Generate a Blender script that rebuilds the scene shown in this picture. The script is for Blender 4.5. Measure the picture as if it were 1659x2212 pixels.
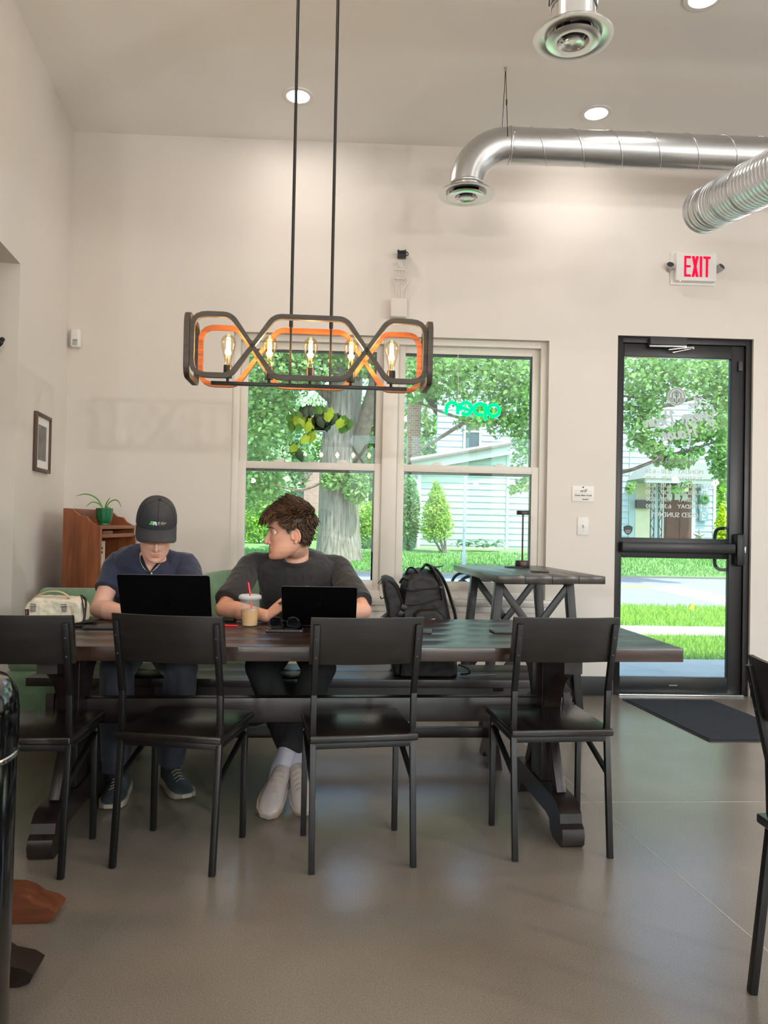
import bpy, bmesh, math, random
import numpy as np
from mathutils import Vector, Matrix, noise as mnoise
PI = math.pi
R = math.radians
sc = bpy.context.scene
col = sc.collection
for o in list(bpy.data.objects):
    bpy.data.objects.remove(o)

# ------------------------------------------------------------------ camera
CAM_H, FPX = 1.2, 1640.0
YAW, PITCH, ROLL = R(-2.2), R(0.87), R(1.15)
cam_d = bpy.data.cameras.new('camera')
cam = bpy.data.objects.new('camera', cam_d)
col.objects.link(cam)
sc.camera = cam
cam_d.sensor_fit = 'VERTICAL'
cam_d.sensor_height = 36.0
cam_d.lens = FPX / 2212.0 * 36.0
cam_d.clip_start = 0.05
cam_d.clip_end = 400
CAM_M = Matrix.Rotation(YAW, 4, 'Z') @ Matrix.Rotation(PI/2 + PITCH, 4, 'X') @ Matrix.Rotation(ROLL, 4, 'Z')
cam.matrix_world = Matrix.Translation((0, 0, CAM_H)) @ CAM_M
CAM3 = CAM_M.to_3x3()
CAM_C = Vector((0, 0, CAM_H))
def aty(x, y, Y):
    "place measured in the photograph, on the upright plane at distance Y"
    d = CAM3 @ Vector(((x - 829.5)/FPX, -(y - 1106)/FPX, -1))
    return CAM_C + d*(Y/d.y)
def atz(x, y, z=0.0):
    d = CAM3 @ Vector(((x - 829.5)/FPX, -(y - 1106)/FPX, -1))
    return CAM_C + d*((z - CAM_H)/d.z)

# ------------------------------------------------------------------ world, sun, exposure
sc.view_settings.view_transform = 'Standard'
sc.view_settings.look = 'None'
sc.view_settings.gamma = 1.0
sc.view_settings.exposure = 0.66
sc.view_settings.use_curve_mapping = False
world = bpy.data.worlds.new('world')
sc.world = world
world.use_nodes = True
wn = world.node_tree
bg = wn.nodes['Background']
sky = wn.nodes.new('ShaderNodeTexSky')
sky.sky_type = 'NISHITA'
sky.sun_disc = False
sky.sun_elevation = R(58)
sky.sun_rotation = R(160)
sky.air_density = 1.0
sky.dust_density = 2.0
sky.ozone_density = 1.0
wn.links.new(sky.outputs[0], bg.inputs[0])
bg.inputs[1].default_value = 0.46
sun_d = bpy.data.lights.new('sun', 'SUN')
sun_d.energy = 4.4
sun_d.angle = R(0.8)
sun_d.color = (1.0, 0.95, 0.86)
sun = bpy.data.objects.new('sun', sun_d)
col.objects.link(sun)
sun.location = (4, -6, 20)
sun.rotation_euler = Vector((-0.30, 0.42, -1.0)).to_track_quat('-Z', 'Y').to_euler()
LED_W, BULB_W, GLOBE_W = 3.2, 2.8, 150.0
try:
    sc.cycles.max_bounces = 10
    sc.cycles.diffuse_bounces = 5
    sc.cycles.glossy_bounces = 4
    sc.cycles.transmission_bounces = 8
    sc.cycles.transparent_max_bounces = 24
    sc.cycles.sample_clamp_indirect = 4.0
    sc.cycles.caustics_reflective = False
    sc.cycles.caustics_refractive = False
except Exception:
    pass

# ------------------------------------------------------------------ materials
M = {}
def srgb(r, g, b):
    f = lambda c: (c/255/12.92) if c/255 <= 0.04045 else ((c/255 + 0.055)/1.055)**2.4
    return (f(r), f(g), f(b), 1.0)
def new_mat(name):
    m = bpy.data.materials.new(name)
    m.use_nodes = True
    M[name] = m
    nt = m.node_tree
    return m, nt, nt.nodes['Principled BSDF']
def mat(name, c, rough=0.5, metal=0.0, var=0.0, scale=8.0, stretch=(1, 1, 1), bump=0.0, spec=0.5, coat=0.0, c2=None,
        detail=4.0, sheen=0.0, trans=0.0, emit=None, estr=0.0, coords='Object', sss=0.0, bscale=None, distort=0.0):
    m, nt, b = new_mat(name)
    b.inputs['Base Color'].default_value = c
    b.inputs['Roughness'].default_value = rough
    b.inputs['Metallic'].default_value = metal
    b.inputs['Specular IOR Level'].default_value = spec
    b.inputs['Coat Weight'].default_value = coat
    b.inputs['Coat Roughness'].default_value = 0.15
    if sheen:
        b.inputs['Sheen Weight'].default_value = sheen
    if trans:
        b.inputs['Transmission Weight'].default_value = trans
    if sss:
        b.inputs['Subsurface Weight'].default_value = sss
        b.inputs['Subsurface Radius'].default_value = (0.012, 0.004, 0.002)
        b.inputs['Subsurface Scale'].default_value = 0.6
    if emit:
        b.inputs['Emission Color'].default_value = emit
        b.inputs['Emission Strength'].default_value = estr
    if var or bump:
        tc = nt.nodes.new('ShaderNodeTexCoord')
        mp = nt.nodes.new('ShaderNodeMapping')
        mp.inputs['Scale'].default_value = stretch
        nt.links.new(tc.outputs[coords], mp.inputs[0])
        nz = nt.nodes.new('ShaderNodeTexNoise')
        nz.inputs['Scale'].default_value = scale
        nz.inputs['Detail'].default_value = detail
        nz.inputs['Roughness'].default_value = 0.6
        nz.inputs['Distortion'].default_value = distort
        nt.links.new(mp.outputs[0], nz.inputs[0])
        if var:
            rp = nt.nodes.new('ShaderNodeValToRGB')
            lo = c2 if c2 else tuple(max(0, x*(1 - var)) for x in c[:3]) + (1,)
            hi = c if c2 else tuple(min(1, x*(1 + var)) for x in c[:3]) + (1,)
            rp.color_ramp.elements[0].position = 0.3
            rp.color_ramp.elements[1].position = 0.7
            rp.color_ramp.elements[0].color = lo
            rp.color_ramp.elements[1].color = hi
            nt.links.new(nz.outputs[0], rp.inputs[0])
            nt.links.new(rp.outputs[0], b.inputs['Base Color'])
        if bump:
            bp = nt.nodes.new('ShaderNodeBump')
            bp.inputs['Strength'].default_value = bump
            bp.inputs['Distance'].default_value = 0.01
            src = nz
            if bscale:
                src = nt.nodes.new('ShaderNodeTexNoise')
                src.inputs['Scale'].default_value = bscale
                src.inputs['Detail'].default_value = 3
                nt.links.new(mp.outputs[0], src.inputs[0])
            nt.links.new(src.outputs[0], bp.inputs['Height'])
            nt.links.new(bp.outputs[0], b.inputs['Normal'])
    return m
def glass(name, tint=(0.93, 0.97, 0.95, 1), refl=1.0, rough=0.0):
    m = bpy.data.materials.new(name); m.use_nodes = True; M[name] = m
    nt = m.node_tree; nt.nodes.clear()
    out = nt.nodes.new('ShaderNodeOutputMaterial')
    tr = nt.nodes.new('ShaderNodeBsdfTransparent'); tr.inputs[0].default_value = tint
    gl = nt.nodes.new('ShaderNodeBsdfGlossy'); gl.inputs['Roughness'].default_value = rough
    fr = nt.nodes.new('ShaderNodeFresnel'); fr.inputs[0].default_value = 1.5
    mu = nt.nodes.new('ShaderNodeMath'); mu.operation = 'MULTIPLY'; mu.inputs[1].default_value = refl
    mx = nt.nodes.new('ShaderNodeMixShader')
    nt.links.new(fr.outputs[0], mu.inputs[0]); nt.links.new(mu.outputs[0], mx.inputs[0])
    nt.links.new(tr.outputs[0], mx.inputs[1]); nt.links.new(gl.outputs[0], mx.inputs[2])
    nt.links.new(mx.outputs[0], out.inputs[0])
    return m
def emis(name, c, s):
    m = bpy.data.materials.new(name); m.use_nodes = True; M[name] = m
    nt = m.node_tree; nt.nodes.clear()
    out = nt.nodes.new('ShaderNodeOutputMaterial'); e = nt.nodes.new('ShaderNodeEmission')
    e.inputs[0].default_value = c; e.inputs[1].default_value = s
    nt.links.new(e.outputs[0], out.inputs[0])
    return m
def wood(name, lo, hi, rough=0.45, axis='X', scale=3.0, bump=0.08, coat=0.0, spec=0.5):
    st = {'X': (0.7, 9, 9), 'Y': (9, 0.7, 9), 'Z': (9, 9, 0.7)}[axis]
    return mat(name, hi, rough, var=0.5, c2=lo, scale=scale, stretch=st, bump=bump, coat=coat, detail=6, distort=0.6, spec=spec)

mat('wall_paint', srgb(221, 214, 207), 0.7, var=0.015, scale=2.0, bump=0.02, bscale=180)
mat('ceiling_paint', srgb(240, 238, 234), 0.8, var=0.015, scale=1.5)
mat('black_base', srgb(22, 22, 24), 0.5)
mat('vinyl', srgb(222, 216, 208), 0.4, var=0.01, scale=3)
mat('white_plastic', srgb(228, 226, 222), 0.4)
mat('grey_plastic', srgb(176, 174, 172), 0.5)
mat('marble_sill', srgb(205, 200, 194), 0.3, var=0.08, scale=5)
mat('black_frame', srgb(15, 15, 17), 0.38)
mat('black_metal', srgb(11, 11, 12), 0.42, var=0.1, scale=20)
mat('black_gloss', srgb(6, 6, 7), 0.08, coat=0.6)
mat('black_plastic', srgb(14, 14, 15), 0.45)
mat('dark_grey', srgb(52, 52, 55), 0.5)
mat('silver', (0.62, 0.62, 0.63, 1), 0.28, metal=1.0)
mat('chrome', (0.75, 0.75, 0.76, 1), 0.12, metal=1.0)
mat('duct_metal', (0.60, 0.61, 0.62, 1), 0.30, metal=1.0, var=0.06, scale=4, bump=0.04, bscale=9)
mat('diffuser_metal', (0.78, 0.78, 0.77, 1), 0.22, metal=0.85)
wood('chair_wood', srgb(16, 14, 12), srgb(36, 31, 28), 0.42, 'X', 3.0, 0.06)
wood('seat_wood', srgb(14, 11, 10), srgb(33, 28, 25), 0.27, 'Y', 3.0, 0.10, coat=0.15)
wood('table_wood', srgb(24, 15, 12), srgb(62, 42, 34), 0.30, 'X', 2.2, 0.12, coat=0.1)
wood('trestle_wood', srgb(18, 13, 11), srgb(44, 33, 28), 0.36, 'Y', 2.2, 0.08)
wood('bench_wood', srgb(17, 13, 11), srgb(40, 31, 27), 0.34, 'X', 2.2, 0.08)
wood('high_table_wood', srgb(30, 24, 21), srgb(62, 52, 46), 0.28, 'Y', 2.2, 0.10)
wood('mahogany', srgb(104, 54, 30), srgb(158, 92, 56), 0.35, 'Z', 2.6, 0.03, coat=0.1)
wood('mahogany_h', srgb(104, 54, 30), srgb(152, 88, 54), 0.35, 'Y', 2.6, 0.03, coat=0.1)
wood('walnut', srgb(72, 38, 24), srgb(122, 70, 46), 0.4, 'X', 2.6, 0.03)
wood('lamp_wood', srgb(92, 48, 20), srgb(170, 100, 48), 0.55, 'X', 5.0, 0.12)
wood('lamp_wood_dark', srgb(48, 40, 32), srgb(78, 66, 54), 0.55, 'X', 5.0, 0.12)
mat('green_velvet', srgb(112, 146, 116), 0.8, var=0.18, scale=7, sheen=0.5, bump=0.05)
mat('green_glaze', srgb(22, 104, 62), 0.12, coat=0.6, var=0.1, scale=6)
mat('leaf_green', srgb(72, 132, 40), 0.45, var=0.3, scale=9, coords='Object')
mat('leaf_lime', srgb(158, 196, 48), 0.42, var=0.25, scale=9)
mat('leaf_dark', srgb(40, 74, 44), 0.40, var=0.25, scale=9)
mat('stem_brown', srgb(110, 88, 66), 0.7)
mat('soil', srgb(40, 30, 24), 0.9, var=0.3, scale=40)
glass('window_glass', (0.86, 0.94, 0.92, 1), 1.0)
glass('clear_glass', (0.96, 0.97, 0.96, 1), 1.0)
glass('smoke_glass', (0.62, 0.60, 0.57, 1), 1.3)
glass('amber_glass', (1.0, 0.94, 0.80, 1), 0.45)
emis('led', (1.0, 0.93, 0.84, 1), 14.0)
emis('filament', (1.0, 0.60, 0.20, 1), 45.0)
emis('neon_green', (0.0, 1.0, 0.085, 1), 3.2)
emis('exit_red', (1.0, 0.01, 0.06, 1), 0.8)
emis('red_dot', (1.0, 0.25, 0.25, 1), 6.0)
mat('mat_fibre', srgb(38, 42, 50), 0.95, var=0.5, scale=160, bump=0.6, bscale=260)
mat('mat_rubber', srgb(24, 27, 30), 0.6)
mat('canvas', srgb(214, 206, 186), 0.8, var=0.06, scale=30, bump=0.08, bscale=220)
mat('canvas_tan', srgb(196, 178, 148), 0.8, var=0.08, scale=30, bump=0.08, bscale=220)
mat('webbing_grey', srgb(140, 132, 122), 0.8)
mat('black_nylon', srgb(17, 16, 16), 0.62, var=0.15, scale=60, bump=0.10, bscale=320)
mat('black_mesh', srgb(10, 10, 11), 0.8, bump=0.2, bscale=300, var=0.1)
mat('laptop_black', srgb(15, 15, 17), 0.34, metal=0.6)
mat('laptop_edge', srgb(105, 102, 104), 0.35, metal=0.8)
mat('logo_black', srgb(5, 5, 6), 0.12)
mat('red_straw', srgb(226, 38, 44), 0.3)
mat('coffee', srgb(216, 168, 100), 0.35, var=0.06, scale=18)
mat('plastic_cup', (0.9, 0.9, 0.9, 1), 0.12)
mat('paper', srgb(236, 234, 230), 0.6)
mat('ink', srgb(34, 32, 32), 0.6)
mat('print_grey', srgb(120, 116, 112), 0.6, var=0.35, scale=14)
mat('picture_frame', srgb(82, 58, 48), 0.45)
def sheer(name, c, t=.55):
    m = bpy.data.materials.new(name); m.use_nodes = True; M[name] = m; nt = m.node_tree; nt.nodes.clear()
    out = nt.nodes.new('ShaderNodeOutputMaterial'); df = nt.nodes.new('ShaderNodeBsdfDiffuse'); tl = nt.nodes.new('ShaderNodeBsdfTranslucent'); mx = nt.nodes.new('ShaderNodeMixShader')
    df.inputs[0].default_value = c; tl.inputs[0].default_value = c; mx.inputs[0].default_value = t
    nt.links.new(df.outputs[0], mx.inputs[1]); nt.links.new(tl.outputs[0], mx.inputs[2]); nt.links.new(mx.outputs[0], out.inputs[0])
sheer('vinyl_lettering', (.92, .93, .92, 1)); sheer('vinyl_lettering_grey', srgb(196, 206, 202))
mat('sticker_green', srgb(18, 70, 56), 0.5)
mat('sticker_dark', srgb(52, 42, 46), 0.5)
mat('cable_white', srgb(226, 220, 214), 0.5)
mat('box_beige', srgb(206, 192, 168), 0.6, var=0.05, scale=10)
mat('cap_orange', srgb(196, 128, 84), 0.5)

def floor_material():
    m, nt, b = new_mat('polished_concrete')
    tc = nt.nodes.new('ShaderNodeTexCoord')
    def nz(s, d):
        n = nt.nodes.new('ShaderNodeTexNoise'); n.inputs['Scale'].default_value = s; n.inputs['Detail'].default_value = d
        nt.links.new(tc.outputs['Object'], n.inputs[0]); return n
    big, fine = nz(0.9, 4), nz(240, 3)
    r1 = nt.nodes.new('ShaderNodeValToRGB')
    r1.color_ramp.elements[0].position = 0.3; r1.color_ramp.elements[1].position = 0.72
    r1.color_ramp.elements[0].color = srgb(112, 104, 94); r1.color_ramp.elements[1].color = srgb(140, 131, 119)
    nt.links.new(big.outputs[0], r1.inputs[0])
    r2 = nt.nodes.new('ShaderNodeValToRGB')
    r2.color_ramp.elements[0].position = 0.35; r2.color_ramp.elements[1].position = 0.7
    r2.color_ramp.elements[0].color = (0.78, 0.78, 0.78, 1); r2.color_ramp.elements[1].color = (1.18, 1.18, 1.18, 1)
    nt.links.new(fine.outputs[0], r2.inputs[0])
    mx = nt.nodes.new('ShaderNodeMix'); mx.data_type = 'RGBA'; mx.blend_type = 'MULTIPLY'
    mx.inputs[0].default_value = 1.0
    nt.links.new(r1.outputs[0], mx.inputs[6]); nt.links.new(r2.outputs[0], mx.inputs[7])
    nt.links.new(mx.outputs[2], b.inputs['Base Color'])
    rr = nt.nodes.new('ShaderNodeMapRange')
    rr.inputs['To Min'].default_value = 0.19; rr.inputs['To Max'].default_value = 0.30
    nt.links.new(big.outputs[0], rr.inputs[0]); nt.links.new(rr.outputs[0], b.inputs['Roughness'])
    bp = nt.nodes.new('ShaderNodeBump'); bp.inputs['Strength'].default_value = 0.03; bp.inputs['Distance'].default_value = 0.002
    nt.links.new(fine.outputs[0], bp.inputs['Height']); nt.links.new(bp.outputs[0], b.inputs['Normal'])
    b.inputs['Specular IOR Level'].default_value = 1.0
floor_material()

# ------------------------------------------------------------------ mesh helpers
def T(x, y, z): return Matrix.Translation((x, y, z))
def RZ(a): return Matrix.Rotation(a, 4, 'Z')
def RX(a): return Matrix.Rotation(a, 4, 'X')
def RY(a): return Matrix.Rotation(a, 4, 'Y')
def smoothstep(t): t = max(0.0, min(1.0, t)); return t*t*(3 - 2*t)
_bevel_cache = {}
def bevel_box(sx, sy, sz, bev, seg=2):
    k = (round(sx, 5), round(sy, 5), round(sz, 5), bev, seg)
    if k not in _bevel_cache:
        bm = bmesh.new()
        bmesh.ops.create_cube(bm, size=1.0)
        for v in bm.verts: v.co = Vector((v.co.x*sx, v.co.y*sy, v.co.z*sz))
        bmesh.ops.bevel(bm, geom=list(bm.edges), offset=min(bev, min(sx, sy, sz)*0.49), segments=seg, affect='EDGES', profile=0.5)
        bm.verts.index_update()
        _bevel_cache[k] = ([tuple(v.co) for v in bm.verts], [[v.index for v in f.verts] for f in bm.faces])
        bm.free()
    return _bevel_cache[k]
def frame_of(d):
    d = d.normalized()
    up = Vector((0, 0, 1)) if abs(d.z) < 0.95 else Vector((0, 1, 0))
    u = up.cross(d).normalized()
    return u, d.cross(u).normalized()
class MB:
    def __init__(s): s.v = []; s.f = []; s.m = []; s.cur = 0
    def add(s, vs, fs, mx=None):
        b = len(s.v)
        if mx is not None: vs = [mx @ Vector(v) for v in vs]
        s.v.extend(tuple(v) for v in vs)
        s.f.extend([i + b for i in f] for f in fs)
        s.m.extend([s.cur]*len(fs))
        return s
    def box(s, c, d, rot=None, bev=0.0, seg=2):
        mx = T(*c) @ rot if rot is not None else T(*c)
        if bev: vs, fs = bevel_box(d[0], d[1], d[2], bev, seg)
        else:
            x, y, z = d[0]/2, d[1]/2, d[2]/2
            vs = [(-x, -y, -z), (x, -y, -z), (x, y, -z), (-x, y, -z), (-x, -y, z), (x, -y, z), (x, y, z), (-x, y, z)]
            fs = [(3, 2, 1, 0), (4, 5, 6, 7), (0, 1, 5, 4), (1, 2, 6, 5), (2, 3, 7, 6), (3, 0, 4, 7)]
        return s.add(vs, fs, mx)
    def span(s, a, b, bev=0.0):
        return s.box([(p + q)/2 for p, q in zip(a, b)], [abs(q - p) for p, q in zip(a, b)], None, bev)
    def beam(s, a, b, w, h, bev=0.0, up=None):
        "bar of section w x h from a to b"
        a, b = Vector(a), Vector(b); d = b - a
        z = d.normalized()
        x = (Vector(up) if up else (Vector((0, 0, 1)) if abs(z.z) < 0.95 else Vector((0, 1, 0)))).cross(z).normalized()
        y = z.cross(x)
        mx = Matrix((x, y, z)).transposed().to_4x4(); mx.translation = (a + b)/2
        if bev: vs, fs = bevel_box(w, h, d.length, bev); return s.add(vs, fs, mx)
        X, Y, Z = w/2, h/2, d.length/2
        return s.add([(-X, -Y, -Z), (X, -Y, -Z), (X, Y, -Z), (-X, Y, -Z), (-X, -Y, Z), (X, -Y, Z), (X, Y, Z), (-X, Y, Z)],
                     [(3, 2, 1, 0), (4, 5, 6, 7), (0, 1, 5, 4), (1, 2, 6, 5), (2, 3, 7, 6), (3, 0, 4, 7)], mx)
    def rings(s, rs, caps=True, loop=False):
        n = len(rs[0]); b = len(s.v); f0 = len(s.f)
        for r in rs: s.v.extend(tuple(p) for p in r)
        k = len(rs)
        for i in range(k if loop else k - 1):
            j = (i + 1) % k
            for q in range(n):
                q2 = (q + 1) % n
                s.f.append([b + i*n + q, b + i*n + q2, b + j*n + q2, b + j*n + q])
        if caps and not loop:
            s.f.append([b + q for q in reversed(range(n))]); s.f.append([b + (k - 1)*n + q for q in range(n)])
        s.m.extend([s.cur]*(len(s.f) - f0))
        return s
    def tube(s, pts, r, n=8, closed=False, caps=True, flat=1.0, upv=None):
        pts = [Vector(p) for p in pts]; k = len(pts)
        rr = list(r) if hasattr(r, '__len__') else [r]*k
        rs = []; u = None
        for i, p in enumerate(pts):
            if closed: d = pts[(i + 1) % k] - pts[i - 1]
            else: d = pts[min(i + 1, k - 1)] - pts[max(i - 1, 0)]
            d.normalize()
            if upv is not None: u = Vector(upv); u = (u - d*u.dot(d)).normalized()
            elif u is None: u, _ = frame_of(d)
            else: u = (u - d*u.dot(d)).normalized()
            w = d.cross(u)
            rs.append([p + (u*math.cos(2*PI*q/n) + w*math.sin(2*PI*q/n)*flat)*rr[i] for q in range(n)])
        return s.rings(rs, caps, closed)
    def lathe(s, prof, n=24, mx=None, caps=True):
        rs = [[Vector((r*math.cos(2*PI*q/n), r*math.sin(2*PI*q/n), z)) for q in range(n)] for r, z in prof]
        if mx is not None: rs = [[mx @ p for p in r] for r in rs]
        return s.rings(rs, caps)
    def prism(s, poly, d, mx=None):
        "polygon in XY, extruded d along Z"
        n = len(poly)
        vs = [(x, y, 0) for x, y in poly] + [(x, y, d) for x, y in poly]
        fs = [list(reversed(range(n))), list(range(n, 2*n))] + [[i, (i + 1) % n, n + (i + 1) % n, n + i] for i in range(n)]
        return s.add(vs, fs, mx)
    def ball(s, c, r, n=12, k=8, mx=None):
        r = r if hasattr(r, '__len__') else (r, r, r)
        rs = []
        for i in range(k + 1):
            a = PI*(0.02 + 0.96*i/k)
            rs.append([Vector((r[0]*math.sin(a)*math.cos(2*PI*q/n), r[1]*math.sin(a)*math.sin(2*PI*q/n), -r[2]*math.cos(a))) for q in range(n)])
        mm = T(*c) @ mx if mx is not None else T(*c)
        return s.rings([[mm @ p for p in q] for q in rs])
    def mesh(s, name, smooth=40):
        me = bpy.data.meshes.new(name)
        me.from_pydata(s.v, [], s.f)
        if any(s.m): me.polygons.foreach_set('material_index', s.m)
        if smooth:
            me.polygons.foreach_set('use_smooth', [True]*len(me.polygons))
            me.set_sharp_from_angle(angle=R(smooth))
        me.update()
        return me
    def build(s, name, m, parent=None, smooth=40, mats=None, fix=True):
        me = s.mesh(name, smooth)
        if fix:
            bm = bmesh.new(); bm.from_mesh(me)
            bmesh.ops.recalc_face_normals(bm, faces=bm.faces); bm.to_mesh(me); bm.free()
        return link(name, me, m, parent, mats)
def link(name, me, m=None, parent=None, mats=None):
    o = bpy.data.objects.new(name, me)
    col.objects.link(o)
    for x in (mats or ([m] if m else [])):
        me.materials.append(M[x] if isinstance(x, str) else x)
    if parent is not None: o.parent = parent
    return o
def tag(o, label, cat, group=None):
    o['label'] = label; o['category'] = cat
    if group: o['group'] = group
    return o
def struct(o, label=None):
    o['kind'] = 'structure'
    if label: o['label'] = label
    return o
def thing(name, label, cat, loc=(0, 0, 0), rz=0.0, group=None):
    o = bpy.data.objects.new(name, None)
    o.empty_display_size = 0.1
    col.objects.link(o)
    o.location = loc; o.rotation_euler = (0, 0, rz)
    return tag(o, label, cat, group)
def copy_tree(o, parent=None):
    c = o.copy(); col.objects.link(c); c.parent = parent
    for ch in [x for x in bpy.data.objects if x.parent == o]:
        copy_tree(ch, c)
    return c
def catmull(pts, k=8, closed=False):
    pts = [Vector(p) for p in pts]; n = len(pts); out = []
    for i in range(n if closed else n - 1):
        if closed: a, b, c, d = pts[i - 1], pts[i], pts[(i + 1) % n], pts[(i + 2) % n]
        else: a, b, c, d = pts[max(i - 1, 0)], pts[i], pts[i + 1], pts[min(i + 2, n - 1)]
        for j in range(k):
            t = j/k
            out.append(0.5*((2*b) + (c - a)*t + (2*a - 5*b + 4*c - d)*t*t + (3*b - a - 3*c + d)*t**3))
    if not closed: out.append(pts[-1])
    return out
def text_mesh(txt, size, depth=0.0005, align='CENTER', shear=0.0, bold=0.0, space=1.0):
    cu = bpy.data.curves.new('lettering', 'FONT')
    cu.body = txt; cu.size = size; cu.extrude = depth; cu.align_x = align; cu.align_y = 'CENTER'
    cu.shear = shear; cu.offset = bold; cu.space_character = space; cu.resolution_u = 3
    o = bpy.data.objects.new('lettering', cu); col.objects.link(o)
    dg = bpy.context.evaluated_depsgraph_get()
    me = bpy.data.meshes.new_from_object(o.evaluated_get(dg))
    bpy.data.objects.remove(o); bpy.data.curves.remove(cu)
    return me
def remesh(mb, voxel, smooth_iter=3, fac=0.5):
    "one continuous surface out of overlapping closed shells"
    me = mb.mesh('shell', 0)
    bm = bmesh.new(); bm.from_mesh(me); bmesh.ops.recalc_face_normals(bm, faces=bm.faces); bm.to_mesh(me); bm.free()
    o = bpy.data.objects.new('shell', me); col.objects.link(o)
    r = o.modifiers.new('r', 'REMESH'); r.mode = 'VOXEL'; r.voxel_size = voxel; r.use_smooth_shade = True
    if smooth_iter:
        q = o.modifiers.new('s', 'SMOOTH'); q.factor = fac; q.iterations = smooth_iter
    dg = bpy.context.evaluated_depsgraph_get()
    out = bpy.data.meshes.new_from_object(o.evaluated_get(dg))
    bpy.data.objects.remove(o); bpy.data.meshes.remove(me)
    out.polygons.foreach_set('use_smooth', [True]*len(out.polygons))
    return out
# ------------------------------------------------------------------ the room
WY, WT, CEIL = 5.40, 0.16, 3.92          # window wall, its thickness, ceiling height
RX0, RY0 = 6.2, -6.5                     # far right wall, wall behind the photographer
LS = 0.136                               # the left wall is not square to the window wall
def lwx(y): return -2.036 + LS*(WY - y)
WIN = (-0.884, 1.375, 0.655, 2.54)       # x0, x1, z0, z1 of the twin window opening
DOOR = (1.875, 2.875, 0.0, 2.595)

fb = MB(); fb.span((-5, RY0 - .3, -0.08), (RX0 + .3, WY + WT + 0.02, 0.0))
floor = struct(fb.build('floor', 'polished_concrete'))
mat('joint_line', srgb(168, 164, 156), 0.5)
a, b = atz(1331, 1775), atz(1634, 2034)
d = (b - a).normalized()
for p, q in ((a - d*2.6, a + d*4.5), (atz(1240, 1733), atz(1659, 1725) + Vector((1.5, 0, 0)))):
    j = MB(); j.beam((p.x, p.y, 0.0003), (q.x, q.y, 0.0003), 0.004, 0.0008, up=(0, 0, 1)); j.build('joint', 'joint_line', floor)
cb = MB(); cb.span((-5, RY0 - .3, CEIL), (RX0 + .3, WY + WT, CEIL + 0.12))
struct(cb.build('ceiling', 'ceiling_paint'))

def wall_with_holes(name, x0, x1, z0, z1, holes, mx, thick, m='wall_paint'):
    "wall in local XZ, thickness along +Y, rectangular holes"
    xs = sorted({x0, x1, *[h[0] for h in holes], *[h[1] for h in holes]})
    zs = sorted({z0, z1, *[h[2] for h in holes], *[h[3] for h in holes]})
    inside = lambda x, z: any(h[0] < x < h[1] and h[2] < z < h[3] for h in holes)
    solid = {}
    for i in range(len(xs) - 1):
        for k in range(len(zs) - 1):
            solid[i, k] = not inside((xs[i] + xs[i+1])/2, (zs[k] + zs[k+1])/2)
    mb = MB(); nx, nz = len(xs), len(zs)
    vid = lambda i, k, s: (i*nz + k)*2 + s
    vs = [(xs[i], s*thick, zs[k]) for i in range(nx) for k in range(nz) for s in (0, 1)]
    fs = []
    for (i, k), ok in solid.items():
        if not ok: continue
        fs.append([vid(i, k, 0), vid(i+1, k, 0), vid(i+1, k+1, 0), vid(i, k+1, 0)])
        fs.append([vid(i, k, 1), vid(i, k+1, 1), vid(i+1, k+1, 1), vid(i+1, k, 1)])
        for (di, dk, e) in ((-1, 0, ((i, k), (i, k+1))), (1, 0, ((i+1, k+1), (i+1, k))), (0, -1, ((i+1, k), (i, k))), (0, 1, ((i, k+1), (i+1, k+1)))):
            if not solid.get((i+di, k+dk), False):
                (p, q), (r, s_) = e
                fs.append([vid(p, q, 0), vid(r, s_, 0), vid(r, s_, 1), vid(p, q, 1)])
    mb.add(vs, fs, mx)
    return struct(mb.build(name, m, smooth=0))
wall_with_holes('wall_back', -2.4, RX0 + .2, 0, CEIL, [WIN, DOOR], T(0, WY, 0), WT)
# left wall with the wide opening whose far jamb carries the coat hook
LA = math.atan(LS)
LL = 4.75
JAMB = (WY - 4.27)/math.cos(LA)
lm = T(-2.036, WY, 0) @ RZ(-PI/2 + LA)          # local +X runs towards the camera, +Y away to the right
wall_with_holes('wall_left', 0.0, LL, 0, CEIL, [(JAMB, JAMB + 3.3, 0.0, 2.60)], lm @ T(0, -0.16, 0), 0.16)
jb = MB(); jb.span((JAMB - .12, -1.9, 0), (JAMB, -0.16, 2.75)); jb.v = [tuple(lm @ Vector(v)) for v in jb.v]
struct(jb.build('wall_hallway', 'wall_paint'))
jb = MB(); jb.span((JAMB + 3.3, -3.6, 0), (JAMB + 3.42, -0.16, CEIL)); jb.span((JAMB - .12, -2.02, 0), (JAMB + 3.42, -1.9, 2.75))
jb.v = [tuple(lm @ Vector(v)) for v in jb.v]
struct(jb.build('wall_hallway_side', 'wall_paint'))
jb = MB(); jb.span((JAMB - .12, -2.02, 2.60), (JAMB + 3.42, -0.16, 2.75)); jb.v = [tuple(lm @ Vector(v)) for v in jb.v]
struct(jb.build('ceiling_hallway', 'ceiling_paint'))
# right and rear walls out of frame; large windows added to bring in daylight
wall_with_holes('wall_right', RY0, WY, 0, CEIL, [(-0.9, 1.5, 0.5, 3.0), (1.9, 4.4, 0.5, 3.0), (-4.4, -1.6, 0.5, 3.0)], T(RX0, 0, 0) @ RZ(PI/2) @ T(0, -0.16, 0), 0.16)
wall_with_holes('wall_rear_left', RY0, 1.4, 0, CEIL, [], T(-4.66, 0, 0) @ RZ(PI/2) @ T(0, -0.16, 0), 0.16)
wall_with_holes('wall_behind', -5, RX0, 0, CEIL, [(-0.2, 2.7, 0.3, 3.3), (3.1, 5.9, 0.3, 3.3)], T(0, RY0 - .16, 0), 0.16)
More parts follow.
